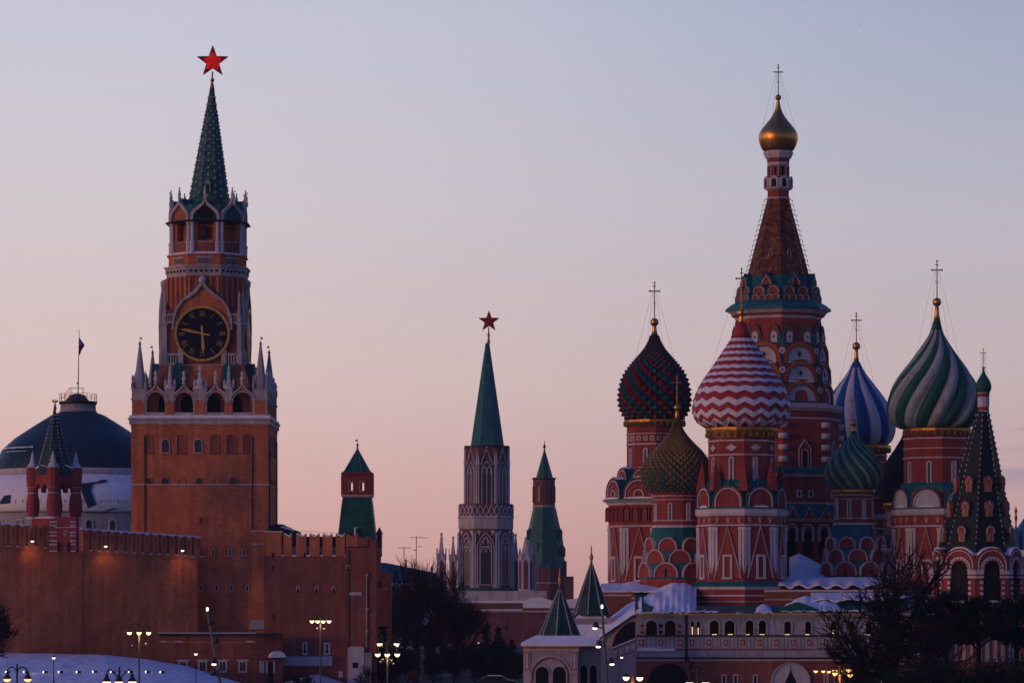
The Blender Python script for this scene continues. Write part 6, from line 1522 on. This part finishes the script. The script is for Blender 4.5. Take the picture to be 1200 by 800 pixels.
# ------------------------------------------------------------------ street lamps
def lamp(label, px, D, heads, ytop, ypole=None, base=0., r=2.6, rp=.9, bell=False, crook=True, glow='lamp_glow', arm='pole', extras=(), group='street lamps', name='street_lamp', ground_z=None, power=0):
    tw = T(px, D); o = thing(name, label, 'street lamp', px, D, group=group); zg = ((ground_z or 0)-HC)/(D/F)
    m = tw.mb(); m.lathe(arm, tw.ax, 0, [(rp*2.4, zg), (rp*2.2, zg+5), (rp*1.3, zg+8), (rp, zg+14), (rp*.8, qz(ytop)), (rp*.4, qz(ytop)+1)], 8); m.build('pole', o)
    for hx, hy, hd in heads:
        y = hd; zc = qz(hy)
        m = tw.mb()
        if abs(hx) > .5:
            top = zc+r*2.6 if crook else zc
            za = qz(ypole if ypole else hy)
            pts = [(tw.ax, 0, za), (tw.ax+hx*.35, y*.35, za+(top-za)*.3+r*.9), (tw.ax+hx*.75, y*.75, top+r*.3), (tw.ax+hx, y, top-r*.4), (tw.ax+hx, y, zc+r*.9)]
            m.path('metal_dark', pts, rp*.55, 5); m.build('arm', o)
        m = tw.mb(); 
        if bell: m.lathe('metal_dark', tw.ax+hx, y, [(r*1.15, zc), (r*1.0, zc+r*.35), (r*.5, zc+r*.9), (r*.4, zc+r*1.5), (r*.15, zc+r*1.9)], 12)
        else: m.lathe('metal_dark', tw.ax+hx, y, [(r*1.05, zc+r*.1), (r*.9, zc+r*.45), (r*.35, zc+r*.85), (r*.2, zc+r*1.1)], 12)
        sh = m.build('lamp_shade', o)
        m = tw.mb()
        k = r*(.95 if not bell else 1.0); m.lathe(glow, tw.ax+hx, y, [(k*.15, zc-k*(.95 if not bell else .75)), (k*.6, zc-k*(.75 if not bell else .6)), (k*.93, zc-k*.3), (k, zc+k*.08)], 12, 0, True); m.build('glowing_globe', sh)
        if power:
            l = bpy.data.objects.new('lamp_light', bpy.data.lights.new('lamp_light', 'POINT')); COL.objects.link(l); l.data.energy = power; l.data.color = (1, .55, .22); l.data.shadow_soft_size = .2
            l.location = ((tw.ax+hx)*tw.D/F, tw.D+y*tw.D/F, HC+(zc-r*2)*tw.D/F)
    for ex, ey, er in extras:
        m = tw.mb(); m.path('metal_dark', [(tw.ax, 0, qz(ey)-2), (tw.ax+ex*.5, 0, qz(ey)+1.5), (tw.ax+ex, 0, qz(ey)+1), (tw.ax+ex*.8, 0, qz(ey)-1)], .35, 4); m.ball('greystone', tw.ax+ex, 0, qz(ey), er, 8); m.build('scroll_bracket', o)
    return o
lamp('three globe street lamp standing before the left fortress wall', 163, 300, [(-11, 740.5, -3), (11.5, 740.5, -3), (0.6, 740.5, -6)], 731, 733, r=3.1, rp=1.2, extras=((-8, 756, 1), (8, 754, 1.2)), power=40)
lamp('ornate three bell lantern at the bottom left with curling arms', 140, 205, [(-15, 798, 0), (15, 798, 0), (0, 798, -6)], 781, 797, r=5, rp=1.4, bell=True, arm='metal_dark', extras=((-6, 786, 1), (6, 786, 1)))
lamp('two bell lantern on a straight crossbar at the bottom left corner', 20, 205, [(-11.5, 795, 0), (12.5, 795, 0)], 778, 786, r=4.6, rp=1.4, bell=True, glow='lamp_gold', arm='metal_dark')
lamp('small single lantern in the snow left of the curling arm lamp', 63, 325, [(0, 770, 0)], 771, r=2.3, rp=.6, arm='metal_dark', ground_z=1.5, group='single lanterns')
lamp('small single lantern before the white framed windows', 229.5, 325, [(0, 765.5, 0)], 766.5, r=2.3, rp=.6, arm='metal_dark', group='single lanterns')
lamp('four globe street lamp in front of the gate outwork', 375.5, 300, [(-10, 727, 2), (-3.2, 727, -4), (3.4, 727, -4), (10, 727, 2)], 717, 724, r=2.9, rp=1.1, extras=((-4, 736, .8), (4.5, 736.5, .9)), power=30)
lamp('five globe street lamp before the dark trees', 454, 285, [(-11.5, 766, 2), (11.5, 766, 2), (0, 766, -6), (-9.5, 754, 12), (10.3, 754, 12)], 750, 762, r=3.5, rp=1.3, extras=((-8, 775, 1.2), (-5.5, 772, 1), (7, 777, 1.2), (5, 773, 1)), power=35)
lamp('two globe street lamp at the foot of the covered stair', 741.5, 280, [(-7.8, 793, 0), (8.2, 793.5, 0)], 789, 798, r=4.4, rp=1.5, crook=False, arm='gold_dull', power=25)
lamp('scroll armed two globe lamp by the big dark undercroft arch', 817, 255, [(-9, 799.5, 0), (10, 799.5, 0)], 784, 792, r=4.6, rp=1., extras=((-5, 786, .8), (6, 786, .8)))
lamp('many globed golden street lamp near the big bare tree', 984, 262, [(-5, 785, 4), (-6, 788, -4), (11, 784, 3), (12, 790, -4)], 779, 790, r=3.3, rp=1.1, crook=False, glow='lamp_gold', arm='gold_dull', extras=((3, 786, 1.2), (6, 788, 1)), power=25)
lamp('smaller golden street lamp left of the many globed one', 968.5, 300, [(-12.5, 785.5, 0), (-4, 785.5, -3), (3, 786, 2)], 782, 788, r=2.7, rp=.7, crook=False, glow='lamp_gold', arm='gold_dull')
lamp('tiny white topped lantern post beside the stair parapet', 728.5, 315, [(0, 769.5, 0)], 770.5, r=1.8, rp=.7, group='single lanterns', glow='lamp_white')
lamp('faint far lamp glimmering among the dark trees', 561, 480, [(0, 752.5, 0)], 753.5, r=1.6, rp=.5, group='single lanterns')
def mast(label, px0, y0, px1, D, spots, glow=True, rp=1.7):
    o = thing('floodlight_mast', label, 'light mast', px1, D, group='floodlight masts'); u = D/F; zg = -HC/u
    m = MB(D); yb = 800; xb = X(px1)+(px1-px0)*((700-zg)-yb)/(yb-y0)
    m.tube('pole', (xb, 0, zg), (X(px0), 0, qz(y0)), rp*1.4, rp*.7, 8); m.build('mast', o)
    m = MB(D); m.lathe('lamp_white', X(px0), 0, [(1.3, qz(y0)-.5), (1.5, qz(y0)+2.5), (.8, qz(y0)+4)], 8); m.build('beacon', o)
    for px, py, sg, lit in spots:
        xm = lerp(X(px0), X(px1), (py-y0)/(yb-y0)); m = MB(D)
        m.path('metal_dark', [(xm, 0, qz(py)-2), (X(px), -2, qz(py)+1)], .8, 5)
        m.lathe('metal_dark', X(px), -3, [(3.4, qz(py)-1), (3.8, qz(py)+1), (3, qz(py)+4), (1.4, qz(py)+6)], 10); s_o = m.build('spotlight_housing', o)
        if lit: m = MB(D); m.ball('lamp_white', X(px)+sg, -4, qz(py)-1.8, 2.9, 10, .5); m.build('lens', s_o)
    return o
mast('leaning floodlight mast before the low brick wing', 243, 715, 258, 290, ((251, 776, 0, True), (247.5, 731, 0, False), (254, 752, 0, False), (250, 790, 0, False)))
mast('floodlight mast with three lit spotlights between the porch and covered stair', 705.5, 712, 711.5, 300, ((698, 734, -1, True), (702, 755.5, -1, True), (716, 776, 1, True)))
# ground spotlights on the snow bank
def on_bank(px, py):
    D = 320.
    while D < 372:
        x, z = (px-600)*D/F, HC-(py-700)*D/F
        if z <= bank(x, D): break
        D += .25
    return x, D, bank(x, D)
L_ = ['first from the left', 'below the dark tree twigs', 'with the long warm streak, below the left bell lantern', 'right of the small single lantern', 'midway between small lantern and curling arm lamp', 'left of the curling arm lamp', 'right behind the curling arm lamp', 'left of the three globe lamp pole', 'right of the three globe lamp pole', 'rightmost on the snow bank']
for i, px in enumerate((6, 27, 50, 68, 89, 108, 129, 150, 170, 187)):
    x, y, z = on_bank(px, 788.5); o = thing('ground_spotlight', 'small spotlight on the snow, '+L_[i], 'spotlight', loc=(x, y, z), group='spotlights along the snow bank'); z -= HC
    m = MB(); m.tube('metal_dark', (x+.3, y, z-.2), (x+.3, y, z+.15), .05); m.tube('metal_dark', (x+.12, y, z+.15), (x+.5, y+.1, z+.12), .10, .13, 8); m.build('housing', o)
    m = MB(); m.ball('lamp_white', x+.08, y-.02, z+.15, .085, 8); m.build('lens', o)
    if i in (2, 3, 6, 8, 1, 9):
        l = bpy.data.objects.new('spot_glow', bpy.data.lights.new('spot_glow', 'POINT')); COL.objects.link(l); l.data.energy = 2.5 if i == 2 else .8; l.data.color = (1, .6, .35); l.data.shadow_soft_size = .1; l.location = (x-.8, y-.5, z+HC+.4)

# ------------------------------------------------------------------ trees
def rv(rnd): 
    while True:
        v = Vector((rnd.uniform(-1, 1), rnd.uniform(-1, 1), rnd.uniform(-1, 1)))
        if .1 < v.length < 1: return v.normalized()
def grow(mt_trunk, mt_crown, matn, rnd, p, d, L, r, lev, maxlev, up=.12, spread=.75, rmin=.018):
    segs = 3; tgt = mt_trunk if lev == 0 else mt_crown
    for k in range(segs):
        q2 = p+d*(L/segs); tgt.tube(matn, tuple(p), tuple(q2), max(rmin, r*(1-.22*k/segs)), max(rmin, r*(1-.22*(k+1)/segs)), 6 if lev < 2 else 3)
        p = q2; d = (d+rv(rnd)*.16+Vector((0, 0, up))).normalized()
        if lev < maxlev and (lev > 0 or k > 0):
            for _ in range((1 if lev < 3 or rnd.random() < .78 else 0) if lev else 2):
                nd = (d*.8+rv(rnd)*spread+Vector((0, 0, up))).normalized()
                grow(mt_trunk, mt_crown, matn, rnd, p, nd, L*rnd.uniform(.55, .8), r*.55, lev+1, maxlev, up, spread, rmin)
    if lev < maxlev:
        for _ in range(2):
            nd = (d+rv(rnd)*spread*.7+Vector((0, 0, up*.5))).normalized()
            grow(mt_trunk, mt_crown, matn, rnd, p, nd, L*rnd.uniform(.6, .85), r*.62, lev+1, maxlev, up, spread, rmin)
def bare_tree(label, px, D, height, seed, lev=5, matn='bark', lean=(0, 0), spread=.75, rt=.22, rmin=.02, group='bare winter trees', gz=0., name='bare_tree'):
    rnd = random.Random(seed); x = (px-600)*D/F; o = thing(name, label, 'tree' if name != 'shrub' else 'shrub', loc=(x, D, gz), group=group)
    a, b_ = MB(), MB(); grow(a, b_, matn, rnd, Vector((x, D, gz-HC)), Vector((lean[0], lean[1], 1)).normalized(), height*.34, rt, 0, lev, .10, spread, rmin)
    a.build('trunk', o); b_.build('branches', o); return o
def copy_thing(src, loc, rz, label, sc_=1.):
    r = src.copy(); COL.objects.link(r); r.location = loc; r.rotation_euler = (0, 0, rz); r.scale = (sc_, sc_, sc_); r['label'] = label
    for ch in src.children:
        c_ = ch.copy(); COL.objects.link(c_); c_.parent = r
        for g_ in ch.children: d_ = g_.copy(); COL.objects.link(d_); d_.parent = c_
    return r
t1 = bare_tree('bare dark tree reaching in at the left edge before the wall', -14, 325, 7.5, 3, 5, gz=2.2, rt=.2)
t2 = bare_tree('tallest bare tree of the dark clump between outwork and gothic tower', 490, 440, 14.5, 11, 5, rt=.3, rmin=.018)
P3 = lambda px, D: ((px-600)*D/F, D, 0)
copy_thing(t2, P3(458, 430), 1.9, 'bare tree directly behind the five globe lamp', .72)
copy_thing(t2, P3(518, 470), 3.3, 'bare tree in front of the left end of the gothic tower base', .95)
copy_thing(t2, P3(474, 465), 4.4, 'bare tree right behind the far green roof, dense and low', .82)
t3 = bare_tree('bare tree coloured reddish as if lit by the far small lamp', 545, 455, 10.5, 23, 5, 'bark_lamplit', rt=.24, rmin=.03)
copy_thing(t3, P3(503, 420), 1.2, 'bare tree in the same lamplit colour, low in the middle of the dark clump', .8)
copy_thing(t2, P3(535, 430), 5.4, 'bare tree overlapping the brick base of the gothic tower', .7)
bt_ = bare_tree('huge bare tree with thick trunk before the cathedral gallery', 1054, 258, 12.3, 44, 5, spread=1.15, rt=.46, rmin=.009, lean=(-.12, 0))
copy_thing(bt_, P3(1004, 285), 2.9, 'slighter bare tree standing just left of the huge bare one', .5)
def leafball(m, mt, c_, rad, n, rnd, sz, squash=.7):
    for _ in range(n):
        v = rv(rnd)*(rnd.random()**.45)*rad; p_ = Vector(c_)+Vector((v.x, v.y, v.z*squash)); a, b_ = rv(rnd), rv(rnd); s = sz*rnd.uniform(.5, 1.3)
        m.add([tuple(p_), tuple(p_+a*s), tuple(p_+(a*.4+b_*.8)*s)], [(0, 1, 2)], mt)
def spruce(label, px, D, h, w, seed, matn='needles_blue', gz=0., group='spruces'):
    rnd = random.Random(seed); x = (px-600)*D/F; o = thing('spruce_tree', label, 'tree', loc=(x, D, gz), group=group)
    m = MB(); m.tube('bark', (x, D, gz-HC), (x, D, gz-HC+h*.97), .16, .03); m.build('trunk', o)
    m = MB()
    for i in range(15):
        f = (i+.3)/15; z = gz-HC+h*(.08+.92*f); R2 = w*(1-f)**.85+.12
        for k in range(max(4, int(11*(1-f)+3))):
            a = rnd.uniform(0, 2*pi); rr = R2*rnd.uniform(.75, 1.12)
            tip = (x+rr*cos(a), D+rr*sin(a), z-rr*.30)
            for s in range(5): g_ = (s+.5)/5; leafball(m, matn, (x+rr*cos(a)*g_, D+rr*sin(a)*g_, z-rr*.3*g_), .16+.12*(1-g_), 8, rnd, .26, .5)
    m.build('crown', o); return o
s1 = spruce('taller blue spruce before the base of the gothic tower', 570, 425, 6.8, 2.3, 5)
copy_thing(s1, P3(584, 432), 2., 'slightly lower blue spruce right of the taller one', .93)
copy_thing(s1, P3(600, 425), 4., 'small blue spruce next to the porch', .72)
copy_thing(s1, P3(448, 400), 3., 'dark spruce squeezed against the outwork corner', 1.0)
def pine(label, px, D, h, cr, seed, blobs, n=2600, sz=.30):
    rnd = random.Random(seed); x = (px-600)*D/F; o = thing('pine_tree', label, 'tree', loc=(x, D, 0), group='dark pines')
    m = MB(); m.tube('bark', (x, D, -HC), (x+.1, D, -HC+h*.8), .28, .14, 8); m.build('trunk', o)
    m = MB()
    for bx_, by_, bz_, r_b in blobs:
        c_ = (x+bx_, D+by_, -HC+bz_); m.tube('bark', (x+.05, D, -HC+bz_-r_b*1.1), c_, .10, .04, 5)
        for k in range(26):
            v = rv(rnd)*r_b*rnd.uniform(.35, 1.0); leafball(m, 'needles', (c_[0]+v.x*1.15, c_[1]+v.y, c_[2]+v.z*.62), r_b*.34, int(n/len(blobs)/26), rnd, sz, .75)
    m.build('crown', o); return o
u_ = 262/F; zp = lambda y, D=262.: HC-(y-700)*D/F
def bl(lst, px, D): return [((x-px)*D/F, dy, zp(y, D), r*D/F) for x, y, r, dy in lst]
pine('dark pine right of the huge bare tree, under the bell tower arches', 1108, 262, 9.6, 0, 61, bl([(1108, 706, 20, 0), (1090, 722, 20, .5), (1126, 720, 20, -.5), (1106, 738, 24, 0), (1084, 746, 20, 0), (1122, 744, 20, 0), (1098, 756, 18, .6)], 1108, 262), 15000, .2)
pine('dark pine whose bare trunk shows below the bell tower', 1146, 258, 9.5, 0, 62, bl([(1146, 708, 18, 0), (1130, 728, 18, .4), (1162, 722, 20, -.4), (1148, 742, 21, 0), (1172, 740, 17, 0), (1132, 746, 15, .5)], 1146, 258), 13000, .2)
pine('dark pine cut by the right edge of the view', 1190, 264, 9.5, 0, 63, bl([(1188, 710, 20, 0), (1176, 734, 18, .4), (1204, 720, 22, -.4), (1194, 746, 20, 0), (1206, 746, 18, .5)], 1190, 264), 12000, .2)
def bush(label, px, D, w, h, seed, matn='needles', group='dark evergreen shrubs', n=2200, gz=0):
    rnd = random.Random(seed); x = (px-600)*D/F; o = thing('shrub', label, 'shrub', loc=(x, D, gz), group=group)
    m = MB()
    for k in range(5): a = k*1.3; m.tube('bark', (x, D, gz-HC), (x+w*.3*cos(a), D+.3*sin(a), gz-HC+h*.6), .06, .03, 4)
    m.build('stems', o); m = MB()
    for k in range(40):
        v = rv(rnd); f = rnd.uniform(.2, 1); c_ = (x+v.x*w*.5*f, D+v.y*w*.4*f, gz-HC+h*(.5+.42*v.z*f)); leafball(m, matn, c_, h*.22, n//40, rnd, .2)
    m.build('foliage', o); return o
b1 = bush('dark evergreen shrub mass below the dark pines, left part', 1090, 250, 4.6, 6.0, 71, n=9000)
copy_thing(b1, P3(1062, 246), 1., 'dark evergreen shrub at the foot of the huge bare tree', .95)
copy_thing(b1, P3(1128, 247), 2., 'dark evergreen shrub left of the bare pine trunk', .98)
copy_thing(b1, P3(1166, 252), 3., 'dark evergreen shrub right of the bare pine trunk', 1.0)
copy_thing(b1, P3(1198, 248), 4., 'dark evergreen shrub in the bottom right corner', 1.05)
for i, (px, D, s_, lab) in enumerate(((478, 400, .75, 'dark shrub under the tallest bare tree'), (508, 395, .7, 'dark shrub low in the clump below the reddish tree'), (532, 400, .8, 'dark shrub left of the parked car'), (556, 410, .85, 'dark shrub behind the parked car bonnet'), (586, 415, .9, 'dark shrub behind the parked car roof'), (606, 400, .7, 'dark shrub against the porch wall'), (440, 392, .6, 'dark shrub at the plaster foot of the outwork'), (462, 405, .75, 'dark shrub behind the five globe lamp pole'))):
    copy_thing(b1, P3(px, D), i*.9, lab, s_)
bare_tree('low shrub coloured warm as if lamplit, right of the five globe lamp', 484, 360, 2.6, 77, 4, 'bark_lamplit', rt=.05, rmin=.02, group='low bare shrubs', name='shrub', spread=1.)  # warm light on this shrub is carried by its bark colour
for i, (px, lab) in enumerate(((346, 'bare twiggy shrub by the entrance canopy'), (362, 'bare twiggy shrub below the slit windows'), (434, 'bare frosted shrub by the plaster foot'))):
    bare_tree(lab, px, 345, 2.4 if i < 2 else 3.6, 80+i, 4, 'bark', rt=.05, rmin=.015, group='low bare shrubs', name='shrub', spread=.9)

# ------------------------------------------------------------------ parked car, only its roof in view
cr = thing('parked_car', 'dark parked car, its roof edge catching light at the bottom middle', 'car', 583, 372)
cxw, cyw = (583-600)*372/F, 372.
def carpt(a, b_, z): return (cxw+a, cyw+b_, z-HC)
m = MB(); side = [(-2.2, .35), (2.2, .35), (2.25, .8), (1.9, 1.0), (1.2, 1.08), (.5, 1.5), (-1.2, 1.52), (-1.9, 1.1), (-2.2, .9)]
m.poly('car_paint', (cxw, cyw, 1, 0, 0, -1), [(a, z-HC) for a, z in side], -.85, .85); m.build('body', cr)
m = MB(); m.poly('glass', (cxw, cyw, 1, 0, 0, -1), [(-1.6, 1.1-HC), (.9, 1.1-HC), (.42, 1.44-HC), (-1.15, 1.46-HC)], -.86, .86); m.build('side_windows', cr)
m = MB(); m.poly('snow', (cxw, cyw, 1, 0, 0, -1), [(-1.15, 1.52-HC), (.46, 1.5-HC), (.4, 1.56-HC), (-1.1, 1.58-HC)], -.8, .8); m.build('roof_snow', cr)
for a in (-1.4, 1.4):
    for b_ in (-.8, .8):
        m = MB(); n = 16; f_ = (cxw+a, cyw+b_, 1, 0, 0, -1); m.poly('rubber', f_, [(.33*cos(2*pi*k/n), .33-HC+.33*sin(2*pi*k/n)) for k in range(n)], -.1, .1); w_ = m.build('wheel', cr)
        m = MB(); m.poly('pole', f_, [(.2*cos(2*pi*k/n), .33-HC+.2*sin(2*pi*k/n)) for k in range(n)], -.12, .12); m.build('rim', w_)
# ------------------------------------------------------------------ a bird high on the right
bd_ = MB(300.); bx_, bz_ = X(1008), qz(29)
bd_.lathe('dark', 0+bx_, 0, [(.05, bz_-.5), (.35, bz_-.2), (.4, bz_+.2), (.05, bz_+.5)], 6)
bd_.add([(bx_, 0, bz_+.2), (bx_-1.6, .5, bz_+.6), (bx_-.8, -.4, bz_-.1), (bx_, 0, bz_-.2), (bx_, .15, bz_+.1)], [(0, 1, 2, 3), (3, 2, 1, 4)], 'dark')
bd_.add([(bx_, 0, bz_+.2), (bx_+1.6, .5, bz_+.5), (bx_+.8, -.4, bz_-.1), (bx_, 0, bz_-.2), (bx_, .15, bz_+.1)], [(0, 1, 2, 3), (3, 2, 1, 4)], 'dark')
tag(bd_.build('bird', root=(bx_*300/F, 300, HC+bz_*300/F)), 'tiny dark bird alone high in the sky at right', 'bird')
# ------------------------------------------------------------------ thin dusk haze
hm = bpy.data.materials.new('haze'); hm.use_nodes = True; ht = hm.node_tree; ht.nodes.clear()
hv = ht.nodes.new('ShaderNodeVolumePrincipled'); ho = ht.nodes.new('ShaderNodeOutputMaterial'); ht.links.new(hv.outputs[0], ho.inputs['Volume'])
hv.inputs['Color'].default_value = (.62, .70, .92, 1); hv.inputs['Density'].default_value = .00009; hv.inputs['Anisotropy'].default_value = 0
MATS['haze'] = hm
m = MB(); m.box('haze', -460, 460, -90, 1160, -HC-1, 110); hz = m.build('haze'); hz['kind'] = 'stuff'
